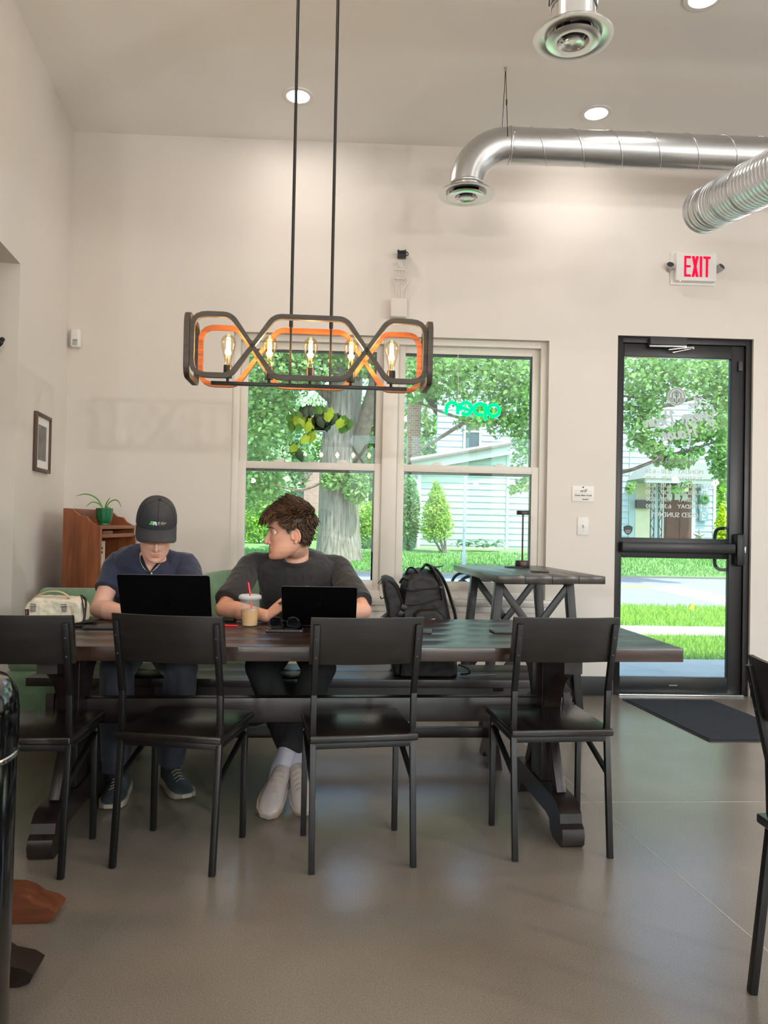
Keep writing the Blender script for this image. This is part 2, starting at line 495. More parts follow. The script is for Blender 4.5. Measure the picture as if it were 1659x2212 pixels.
# baseboards
def baseboard(name, x0, x1):
    m = MB(); m.span((x0, WY - 0.014, 0), (x1, WY, 0.135), 0.003); struct(m.build(name, 'black_base'))
baseboard('baseboard_back', -2.0, DOOR[0] - 0.005)
baseboard('baseboard_right', DOOR[1] + 0.005, RX0)
m_ = MB(); m_.span((0.02, 0, 0), (JAMB, 0.014, 0.135), 0.003); m_.v = [tuple(lm @ Vector(v)) for v in m_.v]
struct(m_.build('baseboard_left', 'black_base'))

# ---- twin double-hung window
def frame_rect(x0, x1, z0, z1, w, y0, y1, wb=None, wt=None, ws=None):
    mb = MB(); wb = wb or w; wt = wt or w; ws = ws or w
    mb.span((x0, y0, z0), (x0 + ws, y1, z1), 0.002); mb.span((x1 - ws, y0, z0), (x1, y1, z1), 0.002)
    mb.span((x0 + ws, y0, z0), (x1 - ws, y1, z0 + wb), 0.002); mb.span((x0 + ws, y0, z1 - wt), (x1 - ws, y1, z1), 0.002)
    return mb
wx0, wx1, wz0, wz1 = WIN
win = thing('window_1', 'twin white vinyl double-hung window beside the glass door', 'window')
win['kind'] = 'structure'; del win['category']
frame_rect(wx0, wx1, wz0 + .02, wz1, 0.045, WY + .055, WY + .15).build('window_frame', 'vinyl', win)
mb = MB(); mb.span((0.187, WY + .05, wz0 + .02), (0.297, WY + .152, wz1), 0.003); mb.build('mullion', 'vinyl', win)
for x in (0.187, 0.297):
    mb = MB(); mb.span((x - .0015, WY + .0485, wz0 + .06), (x + .0015, WY + .052, wz1 - .05)); mb.build('mullion_seam', 'grey_plastic', win)
for (x0, x1) in ((wx0 + .045, 0.187), (0.297, wx1 - .045)):
    up = frame_rect(x0, x1, 1.585, wz1 - .045, 0.052, WY + .105, WY + .14, wb=0.04, wt=0.05, ws=0.05).build('upper_sash', 'vinyl', win)
    lo = frame_rect(x0, x1, wz0 + .065, 1.63, 0.056, WY + .068, WY + .103, wb=0.07, wt=0.052, ws=0.052).build('lower_sash', 'vinyl', win)
    for sash, y, a, b in ((up, WY + .122, 1.625, wz1 - .095), (lo, WY + .086, wz0 + .135, 1.578)):
        g = MB(); g.span((x0 + .05, y - .002, a), (x1 - .05, y + .002, b)); g.build('pane', 'window_glass', sash, smooth=0)
        # dark gasket shown beside the glass
        k = MB(); k.span((x1 - .064, y + .004, a), (x1 - .05, y + .014, b)); k.span((x0 + .05, y + .004, b - .018), (x1 - .064, y + .014, b))
        k.build('gasket', 'black_frame', sash, smooth=0)
    for fx in (0.28, 0.72):
        lk = MB(); c = x0 + (x1 - x0)*fx
        lk.box((c, WY + .086, 1.637), (0.07, 0.026, 0.014), None, 0.004); lk.box((c + .01, WY + .082, 1.648), (0.045, 0.012, 0.010), RZ(0.15), 0.003)
        lk.build('sash_lock', 'white_plastic', lo)
sl = MB(); sl.span((wx0 - .05, WY - .045, wz0 - .03), (wx1 + .045, WY + .055, wz0 + .02), 0.006); sl.build('window_sill', 'marble_sill', win)
ap = MB(); ap.span((wx0 - .02, WY - .016, wz0 - .075), (wx1 + .02, WY, wz0 - .03), 0.003); ap.build('apron', 'vinyl', win)

# frames and panes of the windows added in the unseen walls for daylight
n = 2
for (x0, x1, z0, z1, mx) in ((-0.9, 1.5, .5, 3.0, T(RX0, 0, 0) @ RZ(PI/2)), (1.9, 4.4, .5, 3.0, T(RX0, 0, 0) @ RZ(PI/2)), (-4.4, -1.6, .5, 3.0, T(RX0, 0, 0) @ RZ(PI/2)),
                     (-0.2, 2.7, .3, 3.3, T(0, RY0, 0)), (3.1, 5.9, .3, 3.3, T(0, RY0, 0))):
    fr = frame_rect(x0, x1, z0, z1, 0.06, -0.12, -0.04); fr.span(((x0 + x1)/2 - .04, -.12, z0 + .06), ((x0 + x1)/2 + .04, -.04, z1 - .06))
    fr.v = [tuple(mx @ Vector(v)) for v in fr.v]
    w = struct(fr.build('window_%d' % n, 'vinyl'))
    g = MB(); g.span((x0 + .06, -.08, z0 + .06), (x1 - .06, -.076, z1 - .06)); g.v = [tuple(mx @ Vector(v)) for v in g.v]
    g.build('pane', 'window_glass', w, smooth=0)
    n += 1

# ---- glass entrance door
dx0, dx1, _, dz1 = DOOR
dr = thing('door_1', 'black framed glass entrance door with push bar', 'door'); dr['kind'] = 'structure'; del dr['category']
fm = MB(); fw = 0.045
fm.span((dx0, WY + .02, 0), (dx0 + fw, WY + .14, dz1), .002); fm.span((dx1 - fw, WY + .02, 0), (dx1, WY + .14, dz1), .002)
fm.span((dx0 + fw, WY + .02, dz1 - fw), (dx1 - fw, WY + .14, dz1), .002); fm.build('door_frame', 'black_frame', dr)
th = MB(); th.span((dx0 + fw, WY - .01, 0), (dx1 - fw, WY + .14, 0.012), .002); th.build('threshold', 'silver', dr)
lx0, lx1, lz1, ly = dx0 + fw + .003, dx1 - fw - .003, dz1 - fw - .003, WY + .055
gx0, gx1 = 1.936, 2.728
leaf = MB(); L0, L1 = ly - .022, ly + .022
leaf.span((lx0, L0, .015), (gx0, L1, lz1), .003); leaf.span((gx1, L0, .015), (lx1, L1, lz1), .003)
leaf.span((gx0, L0, lz1 - .095), (gx1, L1, lz1), .003); leaf.span((gx0, L0, .015), (gx1, L1, .128), .003)
leaf.span((gx0, L0, .99), (gx1, L1, 1.135), .003)
leaf = leaf.build('door_leaf', 'black_frame', dr)
for a, b in ((.128, .99), (1.135, lz1 - .095)):
    g = MB(); g.span((gx0, ly - .003, a), (gx1, ly + .003, b)); g.build('pane', 'window_glass', dr, smooth=0)
pb = MB(); pb.span((lx0 - .005, WY - .035, 1.03), (gx1 + .02, WY + .03, 1.105), .012)
pbar = pb.build('push_bar', 'black_frame', dr)
hd = MB(); hd.box((gx1 + .055, WY - .005, 1.06), (0.065, 0.075, 0.235), None, 0.02); hd.build('latch_housing', 'black_plastic', pbar)
hd = MB(); hd.box((gx1 + .10, WY + .012, 1.06), (0.02, 0.03, 0.05), None, 0.004); hd.build('latch_bolt', 'silver', pbar)
ph = MB(); ph.tube(catmull([(gx1 + .02, ly + .02, 1.215), (gx1 - .03, ly + .055, 1.212), (gx1 - .055, ly + .075, 1.18), (gx1 - .058, ly + .078, 1.06),
                            (gx1 - .055, ly + .075, .945), (gx1 - .03, ly + .055, .912), (gx1 + .02, ly + .02, .91)], 6), 0.013, 10)
ph.build('pull_handle', 'black_metal', dr)
cl = MB(); cl.box((2.235, WY - .005, 2.555), (0.27, 0.06, 0.055), None, .006); clo = cl.build('door_closer', 'dark_grey', dr)
cl = MB(); cl.tube([(2.10, WY - .01, 2.522), (2.37, WY - .01, 2.525)], 0.012, 10); cl.build('closer_spindle', 'chrome', clo)
cl = MB(); cl.beam((2.24, WY - .012, 2.497), (2.41, WY - .02, 2.518), .018, .009, .002); cl.beam((2.41, WY - .02, 2.508), (2.27, WY - .01, 2.478), .014, .008, .002)
cl.ball((2.415, WY - .02, 2.512), .014); cl.build('closer_arm', 'chrome', clo)
hg = MB(); hg.box((2.79, ly - .03, 2.40), (0.03, 0.02, 0.07), None, .003); hg.build('hinge', 'dark_grey', dr)
mk = MB(); mk.span((2.30, L0 - .001, .067), (2.36, L0, .073)); mk.build('maker_mark', 'grey_plastic', dr)

# ---- lettering on the glass, made to be read from the street: reversed from inside
GLY = ly - .005
def on_glass(name, me, x, z, m='vinyl_lettering', flip=True, parent=dr, heavy=False):
    if heavy:                       # heavier strokes: the same outline a second time, a hair beside the first
        bm = bmesh.new(); bm.from_mesh(me); g = bmesh.ops.duplicate(bm, geom=list(bm.verts) + list(bm.edges) + list(bm.faces))['geom']
        for v in g:
            if isinstance(v, bmesh.types.BMVert): v.co += Vector((.0022, .0004, .0006))
        bm.to_mesh(me); bm.free()
    o = link(name, me, m, parent)
    o.matrix_local = T(x, GLY, z) @ (Matrix.Scale(-1, 4, (1, 0, 0)) if flip else Matrix.Identity(4)) @ RX(PI/2)
    return o
on_glass('lettering', text_mesh('HOURS', 0.076, bold=0.0, space=1.1), aty(1462, 998, ly).x, aty(1462, 998, ly).z, 'vinyl_lettering_grey', heavy=True)
days = ['MONDAY', 'TUESDAY', 'WEDNESDAY', 'THURSDAY', 'FRIDAY', 'SATURDAY']
for i, dname in enumerate(days):
    p = aty(1463, 1019.5 + 15.0*i, ly); q = aty(1450, 1019.5 + 15.0*i, ly)
    on_glass('lettering', text_mesh(dname, 0.044, align='LEFT' if False else 'RIGHT', bold=0.0), p.x, p.z, heavy=True)
    on_glass('lettering', text_mesh('6:30 - 6:30', 0.044, align='LEFT', bold=0.0), q.x, q.z, heavy=True)
p = aty(1468, 1113, ly); on_glass('lettering', text_mesh('CLOSED SUNDAY', 0.050, bold=0.0), p.x, p.z, heavy=True)
# script name, drawn as brush strokes; x runs the way the street reads it
SCRIPT = {
 'T': (0.62, [[(0, .78), (.12, .9), (.35, .84), (.62, .92)], [(.36, .85), (.30, .4), (.2, .05), (.05, .08)]]),
 'h': (0.5, [[(0, .1), (.15, .6), (.2, .98), (.12, .9), (.08, 0)], [(.08, .2), (.22, .46), (.34, .38), (.32, .06), (.5, .12)]]),
 'e': (0.42, [[(0, .15), (.2, .25), (.3, .42), (.18, .5), (.08, .3), (.12, .05), (.3, .03), (.42, .15)]]),
 'G': (0.75, [[(.66, .82), (.5, .98), (.2, .85), (.08, .5), (.22, .2), (.5, .3), (.62, .58)], [(.62, .58), (.56, .1), (.4, -.35), (.2, -.3), (.35, -.02), (.75, .15)]]),
 'r': (0.4, [[(0, .1), (.14, .5), (.2, .42), (.3, .44), (.26, .2), (.3, .03), (.4, .1)]]),
 'n': (0.52, [[(0, .2), (.08, .48), (.1, .02)], [(.1, .2), (.24, .47), (.34, .36), (.34, .06), (.52, .14)]]),
 'B': (0.72, [[(.22, .9), (.16, .4), (.1, -.05)], [(0, .7), (.2, .98), (.5, .95), (.52, .7), (.3, .52), (.58, .42), (.6, .1), (.3, -.08), (.1, .05)]]),
 'a': (0.5, [[(.36, .44), (.16, .46), (.06, .2), (.16, .02), (.32, .16), (.38, .46), (.36, .08), (.5, .12)]]),
 'H': (0.85, [[(0, .7), (.12, .92), (.26, .84), (.2, .3), (.06, -.05)], [(.72, .98), (.6, .5), (.56, .05), (.66, -.35), (.9, -.3)], [(.12, .42), (.4, .5), (.66, .46)]]),
 'o': (0.45, [[(.24, .48), (.08, .34), (.1, .06), (.26, .02), (.36, .24), (.24, .48), (.45, .4)]]),
 'u': (0.52, [[(0, .4), (.06, .46), (.06, .1), (.2, .02), (.34, .2), (.36, .46), (.36, .08), (.52, .14)]]),
 's': (0.4, [[(0, .12), (.2, .48), (.26, .2), (.14, .0), (.02, .08)], [(.2, .06), (.4, .14)]]),
}
def script_mesh(word, size, r):
    mb = MB(); x = 0; lift_ = 0.0
    for ch in word:
        w, strokes = SCRIPT[ch]
        for s in strokes:
            lift_ += .0002
            q = catmull([((x + px)*size, py*size, lift_) for px, py in s], 6); n_ = len(q); vs = []
            for i, p in enumerate(q):
                d_ = (q[min(i + 1, n_ - 1)] - q[max(i - 1, 0)]).normalized(); nn = Vector((-d_.y, d_.x, 0))*r*(1.15 if abs(d_.y) > .5 else .75)
                p.z += i*2e-5; vs += [p + nn, p - nn]
            mb.add(vs, [[2*i, 2*i + 1, 2*i + 3, 2*i + 2] for i in range(n_ - 1)])
        x += w*0.93
    c = x*size/2
    mb.v = [(vx - c, vy, vz) for vx, vy, vz in mb.v]
    return mb.mesh('lettering', 0)
def script_on_glass(word, px, py, size, r, tilt):
    p = aty(px, py, ly)
    o = link('lettering', script_mesh(word, size, r), 'vinyl_lettering', dr)
    o.matrix_local = T(p.x, GLY - .001, p.z) @ RY(tilt) @ Matrix.Scale(-1, 4, (1, 0, 0)) @ RX(PI/2)
script_on_glass('The', 1503, 882, 0.080, .0052, R(-8))
script_on_glass('Green', 1508, 910, 0.112, .0074, R(-8))
script_on_glass('Bean', 1425, 921, 0.112, .0074, R(-8))
script_on_glass('House', 1468, 948, 0.112, .0074, R(-8))
# round emblem: sprouting bean under a small roof
p = aty(1461, 857, ly)
em = MB(); n = 40
em.prism([(0.069*math.cos(2*PI*i/n), 0.069*math.sin(2*PI*i/n)) for i in range(n)], 0.0008)
on_glass('emblem', em.mesh('emblem', 0), p.x, p.z)
em = MB(); z = 0.0016
ln = lambda pts, r=.0022: em.tube([(a, b, z) for a, b in pts], r, 6)
em.tube([(.058*math.cos(2*PI*i/n), .058*math.sin(2*PI*i/n), z) for i in range(n)], .0014, 6, closed=True)
ln([(-.032, -.006), (-.032, .022), (0, .046), (.032, .022), (.032, -.006)])
em.tube([(.0115*math.cos(2*PI*i/20), .016 + .018*math.sin(2*PI*i/20), z) for i in range(20)], .0018, 6, closed=True)
ln([(.004, .031), (-.003, .018), (.003, .010), (-.002, .0)])
ln([(0, -.052), (0, -.004)])
for s in (-1, 1):
    ln([(0, -.046), (s*.012, -.040), (s*.016, -.012)], .0016)
    em.tube([(s*(.030 + .017*math.cos(t) * .9), -.024 + .012*math.sin(t) + .008*math.cos(t), z) for t in [2*PI*i/16 for i in range(16)]], .0016, 6, closed=True)
    ln([(s*.018, -.032), (s*.042, -.016)], .0012)
on_glass('emblem_lines', em.mesh('emblem_lines', 60), p.x, p.z, 'sticker_green')
# shield sticker
p = aty(1356, 1145, ly)
st = MB(); st.prism([(-.034, .024), (-.012, .034), (.012, .034), (.034, .024), (.032, -.004), (.018, -.026), (0, -.036), (-.018, -.026), (-.032, -.004)], .0008)
sh = on_glass('shield_sticker', st.mesh('shield_sticker', 0), p.x, p.z, 'sticker_dark')
st = MB(); st.prism([(-.032, .023), (-.011, .032), (.011, .032), (.032, .023), (.031, .008), (-.031, .008)], .0012)
on_glass('sticker_band', st.mesh('sticker_band', 0), p.x, p.z, 'sticker_green')
for i in range(3):
    st = MB(); st.span((-.022 + .004*i, -.004 - .009*i, .001), (.022 - .004*i, .0 - .009*i, .0014)); on_glass('sticker_line', st.mesh('sticker_line', 0), p.x, p.z, 'vinyl_lettering')

# ---- door mat
mp = [atz(1345, 1512), atz(1533, 1603), atz(1659, 1604) + Vector((.30, .02, 0))]
e = mp[2] - mp[1]
q = [mp[1], mp[2], mp[2] + (mp[0] - mp[1])*0.985, mp[0]]
root = thing('door_mat', 'charcoal fibre door mat in front of the glass entrance door', 'mat', (q[0].x, q[0].y, 0))
loc = [(v.x - q[0].x, v.y - q[0].y) for v in q]
cx_, cy_ = sum(a for a, b in loc)/4, sum(b for a, b in loc)/4
mb = MB(); mb.prism(loc, 0.006); mb.build('rubber_border', 'mat_rubber', root, 0)
mb = MB(); mb.prism([(cx_ + (a - cx_)*.955, cy_ + (b - cy_)*.965) for a, b in loc], 0.011); mb.build('carpet_pile', 'mat_fibre', root, 0)

# ---- ceiling downlights
def downlight(x, y, label):
    t = thing('recessed_light', label, 'ceiling light', (x, y, CEIL), group='recessed ceiling lights')
    r = MB(); r.lathe([(.070, 0), (.100, 0), (.098, -.006), (.074, -.007), (.070, 0)], 32, caps=False); r.build('trim_ring', 'white_plastic', t)
    l = MB(); l.lathe([(.0005, -.003), (.074, -.003), (.074, .0), (.0005, 0)], 32, caps=True); l.build('lens', 'led', t)
    ld = bpy.data.lights.new('downlight', 'AREA'); ld.shape = 'DISK'; ld.size = 0.15; ld.energy = LED_W; ld.color = (1.0, 0.93, 0.87)
    lo = bpy.data.objects.new('light_source', ld); col.objects.link(lo); lo.parent = t; lo.location = (0, 0, -0.012)
p = atz(644, 207, CEIL); downlight(p.x, p.y, 'round recessed light in the ceiling behind the pendant rods')
p = atz(1288, 244, CEIL); downlight(p.x, p.y, 'round recessed light in the ceiling above the long duct')
p = atz(1520, -6, CEIL); downlight(p.x, p.y, 'round recessed light cut off at the top edge of the picture')
for i, (x, y) in enumerate([(x, y) for y in (2.4, -0.2) for x in (-0.4, 1.7, 3.8)] + [(3.8, 4.8)]):  # unseen downlights added as fill for the room
    downlight(x, y, ['added recessed fill light nearest the pendant rods', 'added recessed fill light in the middle of the near row', 'added recessed fill light at the right of the near row', 'added recessed fill light behind the camera on the left', 'added recessed fill light behind the camera in the middle', 'added recessed fill light behind the camera on the right', 'added recessed fill light in the right corner by the window wall'][i])

# caged globe pendants behind the photographer, mirrored in glass; placed for fill light
def globe_pendant(x, y, z, label):
    t = thing('globe_pendant', label, 'pendant lamp', (x, y, 0), group='globe pendants behind the camera')
    m_ = MB(); m_.tube([(0, 0, z + .12), (0, 0, CEIL)], .005, 8); m_.build('cord', 'black_metal', t)
    m_ = MB(); m_.lathe([(.001, z + .12), (.03, z + .12), (.032, z + .07), (.001, z + .07)], 16); m_.build('cap', 'black_metal', t)
    m_ = MB(); m_.ball((0, 0, z), (.020, .020, .032), 16, 10); m_.build('bulb', 'amber_lit', t, 80)
    m_ = MB()
    for k in range(6):
        a = PI*k/3; m_.tube([(.075*math.sin(PI*i/8)*math.cos(a), .075*math.sin(PI*i/8)*math.sin(a), z + .09*math.cos(PI*i/8)) for i in range(9)], .002, 5)
    m_.build('cage', 'black_metal', t)
    ld = bpy.data.lights.new('globe_light', 'POINT'); ld.energy = GLOBE_W; ld.shadow_soft_size = .042; ld.color = (1.0, .97, .945)
    lo = bpy.data.objects.new('light_source', ld); col.objects.link(lo); lo.parent = t; lo.location = (0, 0, z)
emis('amber_lit', (1.0, .62, .22, 1), 7.0)
for x, y, w in ((-1.9, -3.2, 'first'), (-1.2, -2.4, 'second'), (2.2, -2.8, 'third'), (5.7, -0.9, 'sixth'), (4.8, -0.3, 'fifth'), (3.8, -3.4, 'fourth')):
    globe_pendant(x, y, 1.95, w + ' caged globe pendant from the left behind the camera')
# ------------------------------------------------------------------ chairs
def make_chair(label):
    t = thing('dining_chair', label, 'chair', group='black dining chairs')
    hw = 0.178
    prof = [(0.0, 0.0), (0.048, 0.445), (0.042, 0.60), (-0.016, 0.845)]
    for s in (-1, 1):
        lg = MB()
        for (y0, z0), (y1, z1) in zip(prof, prof[1:]):
            lg.beam((s*hw, y0, z0), (s*hw, y1, z1 + .006), .021, .021, .0025, up=(1, 0, 0))
        o = lg.build('back_leg', 'black_metal', t)
        for yy, zz in ((-.003, .80), (.012, .735)):
            sc_ = MB(); sc_.tube([(s*hw, yy - .013, zz), (s*hw, yy - .008, zz)], .0035, 8); sc_.build('screw', 'dark_grey', o)
        fl = MB(); fl.beam((s*hw, .325, 0), (s*hw, .325, .432), .021, .021, .0025, up=(1, 0, 0)); fl.build('leg', 'black_metal', t)
        br = MB(); br.beam((s*hw, .325, .40), (s*hw, .030, .295), .012, .020, .002, up=(1, 0, 0)); br.build('brace', 'black_metal', t)
        rl = MB(); rl.beam((s*hw, .045, .425), (s*hw, .325, .425), .020, .020, .002); rl.build('side_rail', 'black_metal', t)
    for y in (.045, .325):
        rl = MB(); rl.beam((-hw, y, .422), (hw, y, .422), .020, .022, .002); rl.build('seat_rail', 'black_metal', t)
    st = MB(); st.box((0, .205, .449), (.385, .385, .026), None, .006, 3)
    # the seat is cut out round the back posts
    st.build('seat', 'seat_wood', t)
    bk = MB(); n = 14; rs = []
    for i in range(n + 1):
        u = -1 + 2*i/n; x = u*.198; bow = -.026*(1 - u*u)
        y0 = .012 + bow; ring = []
        for (z, lean, th) in ((.708, .017, 0), (.713, .016, -.002), (.868, -.021, -.002), (.874, -.023, 0), (.874, -.023, .013), (.868, -.021, .016), (.713, .016, .016), (.708, .017, .013)):
            zz = z
            ring.append((x, y0 + lean + th, zz))
        rs.append(ring)
    bk.rings(rs); bk.build('backrest', 'chair_wood', t, 50)
    return t
def place_chair(t, p, rz, label):
    t.location = (p[0], p[1], 0); t.rotation_euler = (0, 0, rz); t['label'] = label
ch = make_chair('x')
mid = lambda a, b: ((a.x + b.x)/2, (a.y + b.y)/2)
ang = lambda a, b: math.atan2(b.y - a.y, b.x - a.x)
a, b = atz(673, 1888), atz(892, 1873); place_chair(ch, mid(a, b), ang(a, b), 'dark wood and black metal chair in front of the man in the black shirt')
a, b = atz(244, 1875), atz(456, 1893); c = copy_tree(ch); place_chair(c, mid(a, b), ang(a, b), 'dark wood and black metal chair in front of the man wearing the cap')
a, b = atz(1112, 1860), atz(1318, 1853); c = copy_tree(ch); place_chair(c, mid(a, b), ang(a, b), 'dark wood and black metal chair at the table end nearest the door')
b = atz(130, 1900); c = copy_tree(ch); place_chair(c, (b.x - .178, b.y), R(1), 'dark wood and black metal chair cut off by the left edge of the picture')
b = atz(1633, 2150); c = copy_tree(ch); place_chair(c, (b.x, b.y - .17), R(-88), 'dark chair seen from its side at the right edge of the picture')

# ------------------------------------------------------------------ long table
TZ = 0.745
tr_ = atz(1477, 1401, TZ)
tl = thing('trestle_table', 'long dark wooden trestle table with distressed plank top', 'table', (tr_.x, tr_.y, 0), R(3.5))
TLEN, TDEP, TTH = 2.78, 0.84, 0.052
# planks run along the table, butted with small gaps, breadboard look
rng = random.Random(3)
pw = TDEP/5
for i in range(5):
    pk = MB(); pk.box((-TLEN/2, pw*(i + .5), TZ - TTH/2 - rng.random()*.0012), (TLEN, pw - .0012, TTH), None, .0025)
    pk.build('plank', 'table_wood', tl)
FY = 0.34          # the trestles stand a little in front of the middle
for fx in (-0.43, -2.345):
    rt = MB()
    # foot with scrolled ends
    def foot_poly(L):
        h = L/2
        half = [(0, .155), (h - .10, .155), (h - .055, .145), (h - .025, .118), (h - .016, .085), (h + .006, .072), (h + .014, .05), (h + .008, .015), (h - .01, 0), (h - .10, 0), (h - .135, .02), (h - .15, .055), (h - .19, .065), (0, .065)]
        return [(x, z) for x, z in half] + [(-x, z) for x, z in reversed(half[1:-1])]
    ft = MB(); ft.prism(foot_poly(.70), .085, T(fx - .0425, FY, 0) @ Matrix(((0, 0, 1, 0), (1, 0, 0, 0), (0, 1, 0, 0), (0, 0, 0, 1))))
    foot = ft.build('foot', 'trestle_wood', tl, 30)
    cl = MB(); cl.box((fx, FY, .155 + .245), (.075, .14, .49), None, .006); cl.build('post', 'trestle_wood', tl)
    br = MB(); br.prism([(-.33, TZ - TTH), (.33, TZ - TTH), (.33, .645), (.24, .63), (.15, .58), (.10, .50), (.075, .43), (-.075, .43), (-.10, .50), (-.15, .58), (-.24, .63), (-.33, .645)][::-1], .07,
                        T(fx - .035, FY, 0) @ Matrix(((0, 0, 1, 0), (1, 0, 0, 0), (0, 1, 0, 0), (0, 0, 0, 1))))
    br.build('top_bracket', 'trestle_wood', tl, 30)
    for s in (-1, 1):
        k = MB(); k.beam((fx, FY + s*.20, .15), (fx, FY + s*.085, .36), .05, .038, .003, up=(1, 0, 0)); k.build('brace', 'trestle_wood', tl)
sb = MB(); sb.box(((-0.43 - 2.345)/2, FY + .02, .435), (2.06, .055, .10), None, .004); sb.build('stretcher', 'bench_wood', tl)
for fx in (-0.335, -2.44):
    w = MB(); w.prism([(-.02, .38), (.02, .38), (.014, .50), (-.014, .50)], .03, T(fx - .015, FY + .02, 0) @ Matrix(((0, 0, 1, 0), (1, 0, 0, 0), (0, 1, 0, 0), (0, 0, 0, 1)))); w.build('wedge', 'trestle_wood', tl)

# ------------------------------------------------------------------ bench behind the table
bn = thing('bench', 'dark wooden bench with curved end brackets behind the long table', 'bench', (-1.513, 3.60, 0), R(2.0))
BL, BD, BZ = 2.52, 0.40, 0.45
for i in range(2):
    pk = MB(); pk.box((BL/2, .10 + .20*i, BZ - .02), (BL, .198, .04), None, .003); pk.build('plank', 'bench_wood', bn)
ap = MB(); ap.prism([(.10, .41), (BL - .10, .41), (BL - .14, .37), (BL - .20, .335), (BL - .30, .325), (.30, .325), (.20, .335), (.14, .37)][::-1], .03, T(0, .08, 0) @ RX(PI/2)); ap.build('apron', 'bench_wood', bn)
for x in (.28, BL - .28):
    lg = MB(); lg.prism([(.04, .41), (.36, .41), (.33, .33), (.28, .20), (.28, .10), (.34, .03), (.36, 0), (.27, 0), (.24, .035), (.16, .035), (.13, 0), (.04, 0), (.06, .03), (.12, .10), (.12, .20), (.07, .33)][::-1], .05,
                        T(x - .025, 0, 0) @ Matrix(((0, 0, 1, 0), (1, 0, 0, 0), (0, 1, 0, 0), (0, 0, 0, 1)))); lg.build('leg', 'bench_wood', bn, 30)
sb = MB(); sb.box((BL/2, .20, .145), (BL - .56, .04, .05), None, .003); sb.build('stretcher', 'bench_wood', bn)

# ------------------------------------------------------------------ tall table by the window
HZ = 0.925
fl_, fr_ = atz(1076, 1243, HZ), atz(1299, 1242, HZ)
ht = thing('tall_table', 'narrow counter-height dark table with crossed legs standing at the window', 'table', (fl_.x, fl_.y, 0), R(6.0))
HW, HD = (fr_ - fl_).xy.length*.93, 1.06
for i in range(4):
    pk = MB(); pk.box((HW*(i + .5)/4, HD/2, HZ - .022), (HW/4 - .001, HD, .044), None, .0025); pk.build('plank', 'high_table_wood', ht)
for y in (.30, .86):
    x0, x1 = .10, HW - .10
    for (xa, xb) in ((x0, x0 - .085), (x1, x1 + .085)):
        lg = MB(); lg.beam((xa, y, HZ - .045), (xb, y, 0), .05, .05, .004, up=(0, 1, 0)); lg.build('leg', 'black_metal', ht)
    for (xa, xb) in ((x0, x1 + .06), (x1, x0 - .06)):
        lg = MB(); lg.beam((xa, y + (.012 if xa == x0 else -.012), HZ - .07), (xb, y + (.012 if xa == x0 else -.012), .22), .042, .018, .003, up=(0, 1, 0)); lg.build('cross_brace', 'black_metal', ht)
    st = MB(); st.beam((x0, y, HZ - .055), (x1, y, HZ - .055), .05, .03, .003); st.build('top_rail', 'black_metal', ht)
    st = MB(); st.beam((x0 - .07, y, .13), (x1 + .07, y, .13), .03, .04, .003); st.build('stretcher', 'black_metal', ht)
# small things on it
def on_high(px, py): return atz(px, py, HZ)
p = on_high(1130, 1226)
tp = thing('table_lamp', 'slim cordless rod lamp with flat disc shade on the tall table', 'lamp', (p.x, p.y + .03, HZ))
mat('bronze', srgb(74, 60, 58), 0.35, metal=0.6)
m_ = MB(); m_.lathe([(.002, 0), (.046, 0), (.048, .004), (.048, .042), (.045, .046), (.002, .046)], 28); m_.build('base', 'bronze', tp)
m_ = MB(); m_.lathe([(.006, .046), (.006, .355)], 12); m_.build('pole', 'bronze', tp)
m_ = MB(); m_.lathe([(.002, .352), (.043, .352), (.044, .356), (.044, .376), (.041, .380), (.002, .380)], 28); m_.build('shade', 'bronze', tp)
for (px, py, rz, lab) in ((1110, 1226, .1, 'thin black coaster behind the rod lamp on the tall table'), (1166, 1236, -.1, 'thin black coaster in front of the rod lamp on the tall table')):
    p = on_high(px, py); m_ = MB(); m_.box((0, 0, .004), (.10, .10, .008), None, .002)
    o = m_.build('coaster', 'black_plastic'); o.location = (p.x, p.y, HZ); o.rotation_euler = (0, 0, rz); tag(o, lab, 'coaster', 'coasters on the tall table')

# ------------------------------------------------------------------ green velvet seating
sf = thing('loveseat', 'low green velvet loveseat against the left wall behind the bench', 'sofa', (-1.47, 4.33, 0), R(4))
m_ = MB(); m_.box((0, 0, .24), (.72, .66, .32), None, .05, 4); m_.build('seat_base', 'green_velvet', sf)
m_ = MB(); m_.box((0, -.03, .44), (.68, .56, .12), None, .05, 4); m_.build('seat_cushion', 'green_velvet', sf)
m_ = MB(); m_.box((0, .27, .58), (.74, .15, .40), RX(R(-6)), .05, 4); m_.build('backrest', 'green_velvet', sf)
m_ = MB(); m_.box((0, 0, .055), (.66, .58, .05), None, .01); m_.build('plinth', 'black_base', sf)
for sx in (-.30, .30):
    for sy in (-.26, .26):
        m_ = MB(); m_.lathe([(.018, 0), (.024, .04)], 10, T(sx, sy, 0)); m_.build('leg', 'black_base', sf)
ac = thing('tub_chair', 'green velvet tub chair with rounded back between the two men', 'armchair', (-.70, 4.62, 0))
m_ = MB(); rs = []
for i in range(25):
    a = PI*(-0.12 + 1.24*i/24); top = .80 + .09*math.sin(max(0, min(PI, a)))
    ca, sa = math.cos(a), math.sin(a)
    rs.append([(ca*.31, sa*.31 - .02, .16), (ca*.33, sa*.33 - .02, .5), (ca*.345, sa*.345 - .02, top - .03), (ca*.325, sa*.325 - .02, top), (ca*.29, sa*.29 - .02, top), (ca*.262, sa*.262 - .02, top - .03), (ca*.25, sa*.25 - .02, .5), (ca*.24, sa*.24 - .02, .16)])
m_.rings(rs); m_.build('backrest', 'green_velvet', ac, 60)
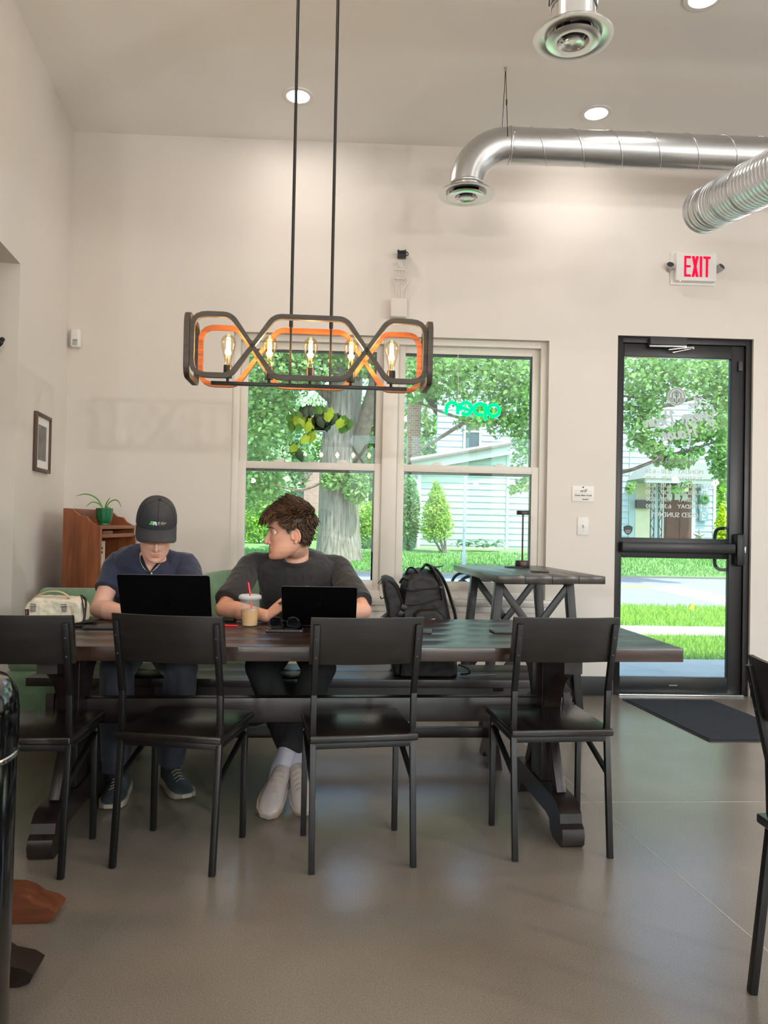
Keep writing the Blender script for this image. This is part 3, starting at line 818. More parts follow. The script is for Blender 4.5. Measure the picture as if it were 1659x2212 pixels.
m_ = MB(); m_.lathe([(.002, .14), (.25, .14), (.27, .17), (.27, .42), (.25, .46), (.002, .47)], 32); m_.build('seat', 'green_velvet', ac)
m_ = MB(); m_.lathe([(.002, 0), (.20, 0), (.21, .02), (.05, .04), (.04, .14), (.002, .15)], 28); m_.build('base', 'black_base', ac)

# ------------------------------------------------------------------ bookcase in the corner
BRZ = R(-4)
bc = thing('bookcase', 'mahogany bookcase with scalloped sides in the corner', 'bookcase', (aty(137, 1098, 4.74).x, 4.74, 0), BRZ)
BW, BDp, BH = 0.62, 0.235, 1.255       # length away from the camera, depth to the right, height
side = [(0, 0), (BDp, 0), (BDp, 1.145), (BDp - .03, 1.155), (BDp - .065, 1.175), (BDp - .09, 1.205), (BDp - .135, 1.213), (BDp - .16, 1.235), (BDp - .18, 1.252), (BDp - .205, BH), (0, BH)]
for y in (0, BW - .022):
    m_ = MB(); m_.prism(side, .022, T(0, y + .022, 0) @ RX(PI/2)); m_.build('side_panel', 'mahogany', bc, 30)
m_ = MB(); m_.span((0, .022, 0), (.012, BW - .022, BH)); m_.build('back_panel', 'mahogany_h', bc)
for z in (.06, .42, .78, 1.13):
    m_ = MB(); m_.span((.012, .022, z), (BDp - .004, BW - .022, z + .022), .002); m_.build('shelf', 'mahogany_h', bc)
m_ = MB(); m_.span((BDp - .02, .022, 1.075), (BDp - .004, BW - .022, 1.10), .002); m_.build('face_rail', 'mahogany_h', bc)
bcm = T(*bc.location) @ RZ(BRZ)
gb = MB(); gb.box((0, 0, .009), (.05, .16, .018), None, .001)
o = gb.build('cribbage_board', 'walnut'); o.matrix_world = bcm @ T(BDp - .035, .14, 1.1); o.location.z = 1.1005
tag(o, 'small striped wooden peg board under the top shelf of the bookcase', 'game board')
for i in range(4):
    k = MB(); k.box((0, -.06 + .022*i, .0185), (.044, .009, .002)); k.build('stripe', 'black_base', o)
gx = thing('game_case', 'beige game box with orange dial standing on the bookcase shelf', 'box', bcm @ Vector((BDp - .09, .135, .803)), BRZ)
m_ = MB(); m_.box((0, 0, .125), (.06, .19, .25), None, .004); m_.build('body', 'box_beige', gx)
m_ = MB(); m_.lathe([(.002, 0), (.024, 0), (.024, .016), (.020, .020), (.002, .020)], 20, T(.03, -.035, .205) @ RY(PI/2)); m_.build('dial', 'cap_orange', gx)
m_ = MB(); m_.box((.036, -.03, .135), (.014, .075, .055), None, .003); m_.build('label_plate', 'paper', gx)
for i, z in enumerate((.205, .178)):
    m_ = MB(); m_.lathe([(.001, 0), (.008, 0), (.008, .008), (.001, .008)], 12, T(.03, .03, z) @ RY(PI/2)); m_.build('knob', 'walnut', gx)
for y in (-.05, -.01):
    m_ = MB(); m_.box((.033, y, .095), (.008, .010, .018), None, .001); m_.build('clasp', 'walnut', gx)
# potted spider plant
pp = aty(235, 1127, 5.05)
pl = thing('potted_plant', 'spider plant in a ribbed green glazed pot on top of the bookcase', 'plant', bcm @ Vector((.135, .30, 1.153)))
m_ = MB(); rs = []; nq = 48
for (r, z, k) in ((.001, 0, 0), (.034, 0, 0), (.036, .006, 0), (.033, .012, 0), (.043, .022, .5), (.050, .045, 1), (.0525, .08, 1), (.054, .106, 1), (.0545, .110, .6), (.050, .110, .4), (.047, .10, 0), (.046, .094, 0), (.001, .094, 0)):
    rs.append([((r + .0016*k*math.cos(12*2*PI*q/nq))*math.cos(2*PI*q/nq), (r + .0016*k*math.cos(12*2*PI*q/nq))*math.sin(2*PI*q/nq), z) for q in range(nq)])
m_.rings(rs); m_.build('pot', 'green_glaze', pl, 60)
m_ = MB(); m_.lathe([(.001, .0945), (.045, .0945), (.001, .098)], 16); m_.build('soil', 'soil', pl)
def strap_leaf(name, pts, w, m, parent):
    pts = catmull(pts, 5); mb = MB(); rs = []
    for i, p in enumerate(pts):
        t = i/(len(pts) - 1); ww = w*(math.sin(PI*min(1, .12 + .88*t))**.6 if t < 1 else .05)
        d = (pts[min(i+1, len(pts)-1)] - pts[max(i-1, 0)]).normalized(); s_ = d.cross(Vector((.2, -1, .3))).normalized()
        nrm = d.cross(s_)
        rs.append([p - s_*ww, p - nrm*ww*.25, p + s_*ww, p + nrm*ww*.12])
    mb.rings(rs); return mb.build(name, m, parent, 60)
for pts in ([(0, 0, .09), (-.05, 0, .17), (-.12, .0, .20), (-.19, 0, .185)], [(0, 0, .09), (-.03, -.01, .135), (-.075, -.02, .148), (-.115, -.02, .115)],
            [(0, 0, .09), (.01, 0, .14), (.035, 0, .185)], [(0, 0, .09), (.03, -.01, .145), (.065, -.01, .165), (.095, -.02, .155), (.115, -.02, .115)],
            [(0, 0, .09), (.02, -.02, .115), (.05, -.03, .112)], [(0, 0, .09), (-.02, -.02, .108), (-.045, -.03, .104)]):
    strap_leaf('leaf', pts, .0042, 'leaf_green', pl)

# ------------------------------------------------------------------ on the walls
def on_wall(px, py): return aty(px, py, WY)
# exit sign with emergency heads
p = on_wall(1497, 582)
ex = thing('exit_sign', 'illuminated red exit sign with two emergency lamp heads above the door', 'exit sign', (p.x, WY, p.z))
m_ = MB(); m_.box((0, -.03, 0), (.295, .06, .205), None, .006); m_.build('housing', 'white_plastic', ex)
m_ = MB(); m_.box((-.006, -.006, -.0), (.33, .012, .24), None, .004); m_.build('back_plate', 'white_plastic', ex)
EX = {'E': [(-.03, -.075, -.015, .075), (-.015, .058, .018, .075), (-.015, -.008, .016, .008), (-.015, -.075, .018, -.058)],
      'I': [(-.0085, -.075, .0085, .075)], 'T': [(-.0085, -.075, .0085, .058), (-.026, .058, .026, .075)]}
for chx, x in (('E', -.062), ('X', -.012), ('I', .030), ('T', .074)):
    m_ = MB()
    if chx == 'X':
        for s in (-1, 1): m_.prism([(-s*.025, .075), (-s*.006, .075), (s*.025, -.075), (s*.006, -.075)][::s], .002, T(x, -.061, 0) @ RX(PI/2))
    else:
        for (x0, z0, x1, z1) in EX[chx]: m_.span((x + x0, -.063, z0), (x + x1, -.061, z1))
    m_.build('letter', 'exit_red', ex, 0)
for s, tilt in ((-1, -.2), (1, .5)):
    hm = T(s*.185, -.035, .006) @ RZ(tilt*.8) @ RX(R(62))
    m_ = MB(); m_.lathe([(.002, -.045), (.016, -.045), (.024, -.02), (.028, .014), (.024, .016)], 20, hm, caps=False); m_.build('lamp_head', 'grey_plastic', ex)
    m_ = MB(); m_.lathe([(.002, .010), (.025, .014), (.025, .016), (.002, .012)], 20, hm); m_.build('lens', 'dark_grey', ex)
    m_ = MB(); m_.tube([(s*.145, -.02, .0), (s*.175, -.03, .0)], .010, 10); m_.build('swivel', 'white_plastic', ex)
m_ = MB(); m_.ball((-.115, -.05, -.103), .004); m_.build('test_light', 'red_dot', ex)
# motion sensor in the corner
p = on_wall(167, 733)
ms = thing('motion_sensor', 'small white motion sensor high on the wall near the corner', 'sensor', (p.x, WY, p.z))
m_ = MB(); m_.box((0, -.026, 0), (.066, .052, .130), None, .014, 4); m_.build('housing', 'white_plastic', ms)
m_ = MB(); m_.box((.004, -.053, -.035), (.036, .006, .034), None, .003); m_.build('lens', 'grey_plastic', ms)
m_ = MB(); m_.box((.004, -.0535, -.016), (.032, .004, .003)); m_.build('slot', 'black_plastic', ms)
# switch plate
p = on_wall(1259, 1137)
sw = thing('light_switch', 'white toggle light switch on the wall left of the door', 'light switch', (p.x, WY, p.z))
m_ = MB(); m_.box((0, -.004, 0), (.082, .008, .130), None, .004, 2); m_.build('plate', 'white_plastic', sw)
m_ = MB(); m_.box((0, -.0085, 0), (.012, .003, .026)); m_.build('slot', 'grey_plastic', sw)
m_ = MB(); m_.box((0, -.014, .006), (.009, .016, .011), RX(R(-25)), .002); m_.build('toggle', 'white_plastic', sw)
for z in (-.033, .033):
    m_ = MB(); m_.lathe([(.0005, 0), (.003, 0), (.003, .001), (.0005, .001)], 10, T(0, -.008, z) @ RX(PI/2)); m_.build('screw', 'grey_plastic', sw)
# wifi card
p = on_wall(1259, 1067)
wf = thing('wifi_sign', 'small white card with handwritten wifi name beside the door', 'sign', (p.x, WY, p.z))
m_ = MB(); m_.box((0, -.003, 0), (.158, .006, .112), None, .002); m_.build('card', 'paper', wf)
def wall_text(txt, size, x, z, parent, m='ink', y=-.0066, shear=0.0, bold=0.0, name='lettering'):
    o = link(name, text_mesh(txt, size, .0002, shear=shear, bold=bold), m, parent); o.rotation_euler = (PI/2, 0, 0); o.location = (x, y, z); return o
wall_text('wifi', .036, 0, .022, wf, shear=.35)
wall_text('Green Bean Guest', .0165, 0, -.010, wf, shear=.25, bold=.0004)
wall_text('   teneard', .0150, .01, -.038, wf, shear=.25, bold=.0004)
hb = MB(); hb.prism([(-.008, .004), (-.005, .007), (0, .005), (.005, .007), (.008, .004), (0, -.006)], .0004, T(0, -.0062, .046) @ RX(PI/2)); hb.build('heart', 'ink', wf, 0)
for x0, x1, z in ((-.065, -.030, .021), (.034, .068, .020), (-.065, .065, .003), (-.065, .065, -.024)):
    m_ = MB(); m_.span((x0, -.0064, z), (x1, -.006, z + .0008)); m_.build('rule', 'ink', wf, 0)
# tangle of white cable with black clamp above the window
p = on_wall(864, 560)
wc = thing('cable_bundle', 'bundle of loose white cable hanging from a black bracket above the window', 'cable', (p.x, WY, p.z))
m_ = MB(); m_.box((.01, -.045, .01), (.062, .07, .026), None, .004); bk_ = m_.build('bracket', 'black_plastic', wc)
m_ = MB(); m_.prism([(-.028, .022), (-.032, .042), (-.015, .034), (.010, .036), (.030, .042), (.026, .022)], .05, T(.01, -.02, .004) @ RX(PI/2)); m_.build('clamp', 'black_plastic', wc)
m_ = MB(); m_.tube([(.042, -.05, .008), (.056, -.05, .016), (.050, -.05, .034), (.038, -.05, .036)], .004, 8); m_.build('lever', 'black_plastic', wc)
m_ = MB(); m_.tube([(-.02, -.04, .02), (-.055, -.045, .022)], .003, 8); m_.build('pin', 'silver', wc)
rng = random.Random(5)
for i in range(7):
    x = -.03 + .011*i; a = .012*rng.uniform(-1, 1)
    pts = [(x*.4, -.03, -.04), (x + a, -.035, -.10), (x*1.3 - a, -.03, -.17), (x*.8 + a, -.035, -.24), (x*.8, -.02, -.305)]
    m_ = MB(); m_.tube(catmull(pts, 5), .0035, 6); m_.build('cable', 'cable_white', wc)
m_ = MB(); m_.tube(catmull([(.0, -.04, -.02), (.012, -.05, -.05), (.004, -.055, -.075), (-.006, -.05, -.05), (0, -.04, -.03)], 5), .004, 6); m_.build('cable_loop', 'cable_white', wc)
for z in (-.09, -.155):
    m_ = MB(); m_.box((0, -.034, z), (.075, .016, .005), None, .001); m_.build('cable_tie', 'cable_white', wc)
p2 = on_wall(860, 672)
bx_ = MB(); bx_.box((0, -.045, 0), (.118, .09, .135), None, .012, 3)
o = bx_.build('speaker_box', 'wall_paint'); o.location = (p2.x, WY, p2.z); tag(o, 'small off-white wall box below the hanging cable bundle', 'wall box')
# framed picture on the left wall, coat hook on the jamb
def on_left(px, py):
    d = CAM3 @ Vector(((px - 829.5)/FPX, -(py - 1106)/FPX, -1))      # ray meets the skewed left wall
    t = (-2.036 + LS*WY)/(d.x + LS*d.y)
    return CAM_C + d*t
pa, pb_ = on_left(73, 887), on_left(105, 899); pc_ = on_left(73, 1017)
pw_ = (pb_ - pa).xy.length; phh = pa.z - pc_.z
pf = thing('framed_picture', 'small framed print with white mount on the left wall', 'picture', ((pa.x + pb_.x)/2, (pa.y + pb_.y)/2, (pa.z + pc_.z)/2), PI/2 + LA)
# local: wall surface is y=0, room side is -y
frame_rect(-pw_/2, pw_/2, -phh/2, phh/2, .022, -.022, 0).build('frame', 'picture_frame', pf)
m_ = MB(); m_.span((-pw_/2 + .02, -.010, -phh/2 + .02), (pw_/2 - .02, -.002, phh/2 - .02)); m_.build('mount', 'paper', pf, 0)
m_ = MB(); m_.span((-pw_*.28, -.012, -phh*.30), (pw_*.24, -.010, phh*.30)); m_.build('print', 'print_grey', pf, 0)
jp = atz(0, 0, CEIL)
hk = thing('coat_hook', 'black coat hook on the white jamb at the left edge of the picture', 'hook', aty(-4, 745, 4.05))
hk.location = aty(2, 752, 4.255)
m_ = MB(); m_.tube(catmull([(-.04, .02, -.005), (-.035, -.03, -.02), (.0, -.05, -.008), (.025, -.055, .012), (.032, -.055, .034)], 6), [.008]*12 + [.0085]*6 + [.009]*6 + [.010]*1, 10); m_.ball((.032, -.055, .036), .013); m_.build('hook_arm', 'black_metal', hk)
m_ = MB(); m_.box((-.04, .022, 0), (.03, .006, .07), None, .002); m_.build('back_plate', 'black_metal', hk)

# ------------------------------------------------------------------ ductwork
def sweep_circle(mb, pts, r, n=28, caps=True): mb.tube(pts, r, n, caps=caps)
def diffuser(parent, c, r):
    prof_out = [(r*.44, .055), (r*.45, .03), (r*.62, .018), (r*.97, .004), (r, -.002), (r*.98, -.006), (r*.72, -.004), (r*.60, .006), (r*.44, .035)]
    m_ = MB(); m_.lathe(prof_out, 40, T(*c), caps=False); m_.build('outer_cone', 'diffuser_metal', parent, 50)
    m_ = MB(); m_.lathe([(r*.66, -.012), (r*.68, -.016), (r*.60, -.022), (r*.40, -.020), (r*.32, .006), (r*.30, .01), (r*.42, -.008), (r*.66, -.012)], 40, T(*c), caps=False); m_.build('middle_cone', 'diffuser_metal', parent, 50)
    m_ = MB(); m_.lathe([(.001, -.024), (r*.20, -.024), (r*.26, -.030), (r*.28, -.028), (r*.24, -.016), (.001, -.012)], 32, T(*c)); m_.build('centre_cone', 'diffuser_metal', parent, 50)
    for k in range(3):
        a = 2*PI*k/3; m_ = MB(); m_.beam((c[0] + r*.3*math.cos(a), c[1] + r*.3*math.sin(a), c[2] + .0), (c[0] + r*.6*math.cos(a), c[1] + r*.6*math.sin(a), c[2] + .004), .02, .003); m_.build('vane', 'black_metal', parent)
DY, DR = 4.44, 0.102
c0 = aty(1100, 312, DY); c1 = aty(1659, 325, DY); dn = aty(1007, 416, DY)
duct = thing('spiral_duct', 'long galvanised spiral duct with elbow and round diffuser under the ceiling', 'duct', (c0.x, DY, 0))
zc = (c0.z + c1.z)/2 - .02
el = [(0, 0, zc)]
ER = c0.x - dn.x
pts = [(-ER*math.sin(t*PI/2/10), 0, zc - ER*(1 - math.cos(t*PI/2/10))) for t in range(11)]
m_ = MB(); sweep_circle(m_, pts, DR, 32, caps=False); elb = m_.build('elbow', 'duct_metal', duct, 60)
zz = zc - ER
m_ = MB(); m_.lathe([(DR*.97, zz + .02), (DR*.97, dn.z + .02)], 32, T(-ER, 0, 0), caps=False); m_.build('collar', 'diffuser_metal', duct)
for (cx, cz, ax) in ((0.0, zc, 'x'), (-ER, zz + .005, 'z')):
    m_ = MB(); m_.lathe([(DR + .001, -.008), (DR + .006, -.004), (DR + .006, .004), (DR + .001, .008)], 32, T(cx, 0, cz) @ (RY(PI/2) if ax == 'x' else Matrix.Identity(4)), caps=False); m_.build('joint_bead', 'duct_metal', duct, 60)
diffuser(duct, (-ER, 0, dn.z - .01), .168)
LX = 4.4
m_ = MB(); m_.tube([(0, 0, zc), (LX, 0, zc)], DR, 32); m_.build('straight_run', 'duct_metal', duct, 60)
m_ = MB(); pitch_ = .23; turns = int(LX/pitch_ - 1); k = 24
m_.tube([(.05 + pitch_*i/k, (DR + .001)*math.cos(2*PI*i/k), zc + (DR + .001)*math.sin(2*PI*i/k)) for i in range(turns*k)], .0035, 6); m_.build('spiral_seam', 'duct_metal', duct, 60)
for x, (px, py) in ((-.03, (1086, 143)), (2.28, None or (1597, 200))):
    m_ = MB(); top = CEIL - zc
    for s in (-1, 1):
        m_.tube([(x, 0, CEIL), (x, s*(DR + .003), zc)], .0022, 6)
    w_ = m_.build('hanger_wire', 'black_metal', duct)
    m_ = MB(); m_.box((x + .0, -.05, zc + .23), (.008, .008, .03)); m_.build('wire_clip', 'dark_grey', w_)
    m_ = MB(); m_.lathe([(.001, 0), (.008, 0), (.008, .02), (.001, .02)], 10, T(x, 0, CEIL - .02)); m_.build('anchor', 'silver', w_)
for x, z in ((.012, zc + .03), (.012, zc - .06)):
    m_ = MB(); m_.ball((x, -DR*.98, z), .005, 8, 5); m_.build('screw', 'chrome', duct)
# second drop nearer the camera
tY = 2.85
t0 = aty(1238, 80, tY)
d2 = thing('drop_duct', 'galvanised duct drop with large round diffuser at the top of the picture', 'duct', (t0.x, tY, 0))
diffuser(d2, (0, 0, t0.z), .151)
m_ = MB(); m_.lathe([(.083, t0.z + .03), (.083, t0.z + .115)], 32, caps=False); m_.build('collar', 'diffuser_metal', d2)
ER2 = .20; zt = t0.z + .115
pts = [(ER2*(1 - math.cos(t*PI/2/10)), 0, zt + ER2*math.sin(t*PI/2/10)) for t in range(11)]
m_ = MB(); m_.tube(pts, .089, 32, caps=False); m_.build('elbow', 'duct_metal', d2, 60)
m_ = MB(); m_.tube([(ER2, 0, zt + ER2), (4.6, 0, zt + ER2)], .089, 32); m_.build('straight_run', 'duct_metal', d2, 60)
m_ = MB(); m_.lathe([(.0845, -.006), (.090, 0), (.0845, .006)], 32, T(0, 0, zt), caps=False); m_.build('joint_bead', 'duct_metal', d2, 60)
m_ = MB(); m_.tube([(-.095, 0, zt + .0), (-.075, 0, CEIL)], .0025, 6); m_.build('hanger_wire', 'black_metal', d2)
m_ = MB(); m_.ball((.02, -.083, zt - .02), .005, 8, 5); m_.build('screw', 'chrome', d2)
# larger capped duct running towards the camera at the right
e0 = aty(1521, 455, 4.15); e1 = aty(1700, 365, 3.35)
dd = (e1 - e0).normalized(); FR_ = .118
d3 = thing('capped_duct', 'ribbed galvanised duct with closed end above the exit sign', 'duct', (e0.x, e0.y, 0))
o0 = Vector((0, 0, e0.z)); 
u_, w_ = frame_of(dd)
m_ = MB(); m_.tube([o0, o0 + dd*3.0], FR_, 36); m_.build('straight_run', 'duct_metal', d3, 60)
m_ = MB(); pt = []; k = 28; pit = .034
for i in range(int(2.6/pit)*k):
    a = 2*PI*i/k; pt.append(o0 + dd*(.03 + pit*i/k) + (u_*math.cos(a) + w_*math.sin(a))*(FR_ + .0005))
m_.tube(pt, .0032, 5); m_.build('ribs', 'duct_metal', d3, 60)
for x in (.004, .16, .32, .50):
    m_ = MB(); m_.tube([o0 + dd*x + (u_*math.cos(2*PI*q/36) + w_*math.sin(2*PI*q/36))*(FR_ + .003) for q in range(36)], .0045, 6, closed=True); m_.build('joint_band', 'duct_metal', d3, 60)
m_ = MB(); m_.tube([o0 + dd*.9 + Vector((0, 0, FR_)), Vector((0 + (dd*.9).x, (dd*.9).y, CEIL))], .0025, 6); m_.build('hanger_wire', 'black_metal', d3)

# ------------------------------------------------------------------ pendant lamp over the table
PY = 3.12
pc = aty(671, 755, PY)
pn = thing('pendant_lamp', 'linear wooden pendant lamp with five glowing bulbs above the long table', 'pendant lamp', (pc.x, PY, 0), R(2.0))
PZ0, PZ1 = aty(671, 818, PY - .1).z, aty(671, 688, PY - .1).z
PH = PZ1 - PZ0; PHW = .462; PDp = .105
def rounded(poly, r, k=5, sharp=()):
    out = []; n = len(poly)
    for i in range(n):
        if i in sharp: out.append(Vector(poly[i])); continue
        a, b, c = Vector(poly[i-1]), Vector(poly[i]), Vector(poly[(i+1) % n])
        u, v = (a - b).normalized(), (c - b).normalized()
        half = math.acos(max(-1, min(1, u.dot(v))))/2; t = min(r/math.tan(half), (a-b).length*.48, (c-b).length*.48)
        p, q = b + u*t, b + v*t
        for j in range(k + 1):
            s = j/k; out.append(((1-s)**2*p + 2*s*(1-s)*b + s*s*q))
    return out
def loop_bar(mb, pts2, y, w, d):
    "closed bar following pts2 in the XZ plane; w across, d deep; inner faces get material 1"
    n = len(pts2); rs = []
    for i in range(n):
        p = pts2[i]; t = (pts2[(i+1) % n] - pts2[i-1]).normalized(); nn = Vector((t.y, -t.x))
        rs.append([(p.x + nn.x*w/2, y - d/2, p.y + nn.y*w/2), (p.x + nn.x*w/2, y + d/2, p.y + nn.y*w/2), (p.x - nn.x*w/2, y + d/2, p.y - nn.y*w/2), (p.x - nn.x*w/2, y - d/2, p.y - nn.y*w/2)])
    mb.rings(rs, loop=True)
cxs = .155; oct_ = .125
loops = {'side': lambda s: [Vector(p) for p in ((s*PHW, PZ1), (s*PHW, PZ0), (s*.30, PZ0), (s*.198, (PZ0 + PZ1)/2), (s*.30, PZ1))],
         'mid': lambda s: [Vector(p) for p in ((-.142, PZ1), (.142, PZ1), (.235, (PZ0+PZ1)/2), (.142, PZ0), (-.142, PZ0), (-.235, (PZ0+PZ1)/2))]}
def xloop(y, face_m):
    # two crossing ribbons: the crossing point stands midway between the octagon and the side loops
    zc_ = (PZ0 + PZ1)/2; X = .226
    for s in (-1, 1):
        m_ = MB(); pts = rounded([(s*X, zc_), (s*(X + .085), PZ1), (s*PHW, PZ1), (s*PHW, PZ0), (s*(X + .085), PZ0)], .06, sharp=(0,))
        loop_bar(m_, pts, y, .020, .020); o = m_.build('side_loop', face_m, pn, 40)
    m_ = MB(); pts = rounded([(-X, zc_), (-X + .085, PZ1), (X - .085, PZ1), (X, zc_), (X - .085, PZ0), (-X + .085, PZ0)], .06, sharp=(0, 3))
    loop_bar(m_, pts, y, .020, .020); m_.build('centre_loop', face_m, pn, 40)
def two_tone(name, lo, hi): pass
xloop(-PDp, 'lamp_wood_dark')
xloop(PDp, 'lamp_wood')
for s in (-1, 1):
    m_ = MB(); pts = rounded([(-PDp - .012, PZ1), (PDp + .012, PZ1), (PDp + .012, PZ0), (-PDp - .012, PZ0)], .045)
    loop_bar(m_, pts, 0, .022, .020)
    m_.v = [(s*(PHW + .018) + vy, vx, vz) for vx, vy, vz in m_.v]; m_.build('end_loop', 'lamp_wood_dark', pn, 40)
BZ_ = PZ0 - .012
m_ = MB(); m_.box((0, 0, BZ_), (.80, .026, .014), None, .003); m_.build('base_bar', 'black_metal', pn)
for x in (-.082, .082):
    m_ = MB(); m_.tube([(x, 0, BZ_), (x, 0, PZ1 + .0)], .0045, 8); m_.build('inner_rod', 'black_metal', pn)
    m_ = MB(); m_.tube([(x, 0, PZ1 - .012), (x, 0, PZ1 + .03)], .008, 10); m_.build('coupling', 'black_metal', pn)
    m_ = MB(); m_.tube([(x, 0, PZ1 + .03), (x, 0, CEIL - .02)], .0065, 10); m_.build('hanging_rod', 'black_metal', pn)
m_ = MB(); m_.box((0, 0, CEIL - .012), (.32, .12, .024), None, .006); m_.build('canopy', 'black_metal', pn)
for i in range(5):
    x = (-2 + i)*.167
    m_ = MB(); m_.lathe([(.001, BZ_ + .006), (.006, BZ_ + .008), (.006, BZ_ + .02), (.0175, BZ_ + .022), (.0175, BZ_ + .072), (.015, BZ_ + .075), (.001, BZ_ + .075)], 18, T(x, 0, 0)); so = m_.build('socket', 'black_metal', pn)
    zb = BZ_ + .074
    m_ = MB(); m_.lathe([(.013, zb), (.0135, zb + .015), (.022, zb + .05), (.0305, zb + .083), (.031, zb + .096), (.026, zb + .113), (.012, zb + .124), (.003, zb + .128), (.0005, zb + .129)], 24, T(x, 0, 0), caps=False); m_.build('bulb', 'amber_glass', so, 80)
    m_ = MB()
    for q in range(4):
        a = PI/4 + q*PI/2; m_.tube([(x + .0075*math.cos(a), .0075*math.sin(a), zb + .045), (x + .006*math.cos(a), .006*math.sin(a), zb + .100)], .0028, 6)
    m_.build('filament', 'filament', so)
    m_ = MB(); m_.lathe([(.006, zb), (.004, zb + .03), (.002, zb + .048)], 10, T(x, 0, 0)); m_.build('stem', 'clear_glass', so)
    ld = bpy.data.lights.new('bulb_light', 'POINT'); ld.energy = BULB_W; ld.shadow_soft_size = .018; ld.color = (1.0, .58, .24)
    lo = bpy.data.objects.new('light_source', ld); col.objects.link(lo); lo.parent = so; lo.location = (x, 0, zb + .073)

# ------------------------------------------------------------------ neon sign in the window
p = aty(1018, 882, WY + .03)
ns = thing('neon_sign', 'green neon open sign hanging in the right half of the window', 'neon sign', (p.x, WY + .03, p.z))
NR = .0120; LH = .072
def nt(pts, closed=False): 
    m_ = MB(); m_.tube([(a, 0, b) for a, b in pts], NR, 10, closed=closed); m_.build('tube_letter', 'neon_green', ns, 60)
circ = lambda cx, cz, r, a0=0, a1=360, k=24: [(cx + r*math.cos(R(a0 + (a1 - a0)*i/k)), cz + r*math.sin(R(a0 + (a1 - a0)*i/k))) for i in range(k + (0 if a1 - a0 == 360 else 1))]
nt(circ(.162, -.012, .041), True)                                            # o
nt(circ(.062, -.006, .041, 0, 300) )                                          # p bowl
nt([(.103, .034), (.103, -.082)])                                             # p stem
nt(circ(-.040, -.002, .043, 200, -130) + [(-.083, -.004)][:0])                # e ring
nt([(-.083, .008), (-.012, -.016)])                                           # e bar
nt([(-.180, -.045), (-.180, -.005)] + circ(-.139, -.003, .041, 180, 0, 14) + [(-.098, -.045)])   # n
for x, q in ((-.098, 1), (.09, 1)):
    m_ = MB(); m_.box((x, .0, .062), (.052, .004, .036), None, .0015); tb = m_.build('clear_tab', 'clear_glass', ns)
    m_ = MB(); m_.tube([(x + .004 + .010*math.cos(t), -.003, .052 + .010*math.sin(t)) for t in [2*PI*i/16 for i in range(16)]], .0014, 6, closed=True); m_.build('grommet', 'white_plastic', ns)
m_ = MB(); m_.tube(catmull([(-.098, 0, .075), (-.096, .0, .20), (-.104, 0, .32), (-.100, 0, .43)], 5), .002, 6); m_.build('hanging_cord', 'cable_white', ns)

# ------------------------------------------------------------------ hanging planter in the window
p = aty(690, 912, WY - .10)
hp = thing('hanging_planter', 'heart-leaf vine in a round smoked glass planter hanging at the window', 'plant', (p.x, WY - .10, p.z))
m_ = MB(); m_.lathe([(.001, -.062), (.062, -.062), (.080, -.048), (.094, -.012), (.096, .02), (.090, .045), (.086, .045), (.091, .02), (.089, -.012), (.075, -.044), (.060, -.056), (.001, -.056)], 32); m_.build('glass_bowl', 'smoke_glass', hp, 60)
m_ = MB(); m_.lathe([(.001, -.052), (.056, -.052), (.070, -.036), (.078, -.018), (.001, -.012)], 24); m_.build('soil', 'soil', hp)
for s, t in ((-1, .4), (1, .9), (.3, -1)):
    m_ = MB(); a = (.075*s, .05*t, .045); m_.tube([a, (.01, 0, .44)], .0014, 5); m_.build('cord', 'black_metal', hp)
def heart(mb, mx, L, W, bend=.25):
    n = 7; mid = []; lf = []; rt = []
    for i in range(n + 1):
        t = i/n; w = W*(math.sin(PI*min(1, t*.93 + .12))**.8)*(1 - .25*t) if t < 1 else 0
        z = -bend*L*t*t; y = L*t
        mid.append((0, y, z)); lf.append((-w/2, y - (.12*L if t == 0 else 0), z + .12*w)); rt.append((w/2, y - (.12*L if t == 0 else 0), z + .12*w))
    vs = mid + lf + rt; k = n + 1; fs = []
    for i in range(n):
        fs += [[i, k+i, k+i+1, i+1], [i, i+1, 2*k+i+1, 2*k+i]]
    mb.add(vs, fs, mx)
rng = random.Random(11)
leaf_spots = [(-.115, .08, 'd'), (-.045, .085, 'd'), (-.005, .085, 'g'), (.075, .080, 'l'), (.052, .042, 'l'), (.11, .035, 'd'), (.135, .04, 'd'), (-.155, .045, 'g'), (-.10, .055, 'l'), (-.085, .02, 'l'),
              (-.155, .01, 'l'), (-.14, -.01, 'l'), (-.125, -.035, 'g'), (-.185, -.025, 'g'), (-.195, .022, 'g'), (-.06, .0, 'l'), (-.065, -.03, 'l'), (-.055, -.065, 'g'), (-.045, -.085, 'l'), (-.085, -.115, 'g'), (-.075, -.12, 'l'),
              (-.02, .03, 'd'), (.02, .05, 'd'), (.0, -.005, 'd'), (.045, .0, 'd'), (.165, .03, 'g'), (.18, .015, 'l'), (.16, .0, 'l'), (.175, -.02, 'g'), (.20, -.02, 'g'), (.21, .005, 'g'), (-.165, -.165, 'g'), (-.155, -.18, 'l'), (-.14, -.215, 'g'), (-.135, -.235, 'd'), (.03, .09, 'g'), (-.075, .09, 'd')]
mats_ = {'d': 'leaf_dark', 'g': 'leaf_green', 'l': 'leaf_lime'}
for i, (x, z, kk) in enumerate(leaf_spots):
    mb = MB(); mx = T(x, -.05 + rng.uniform(-.05, .03), z + .012) @ RY(rng.uniform(-.5, .5)) @ RX(R(rng.uniform(-105, -65))) @ RZ(rng.uniform(-.3, .3))
    heart(mb, mx, rng.uniform(.070, .095), rng.uniform(.052, .070)); mb.build('leaf', mats_[kk], hp, 60)
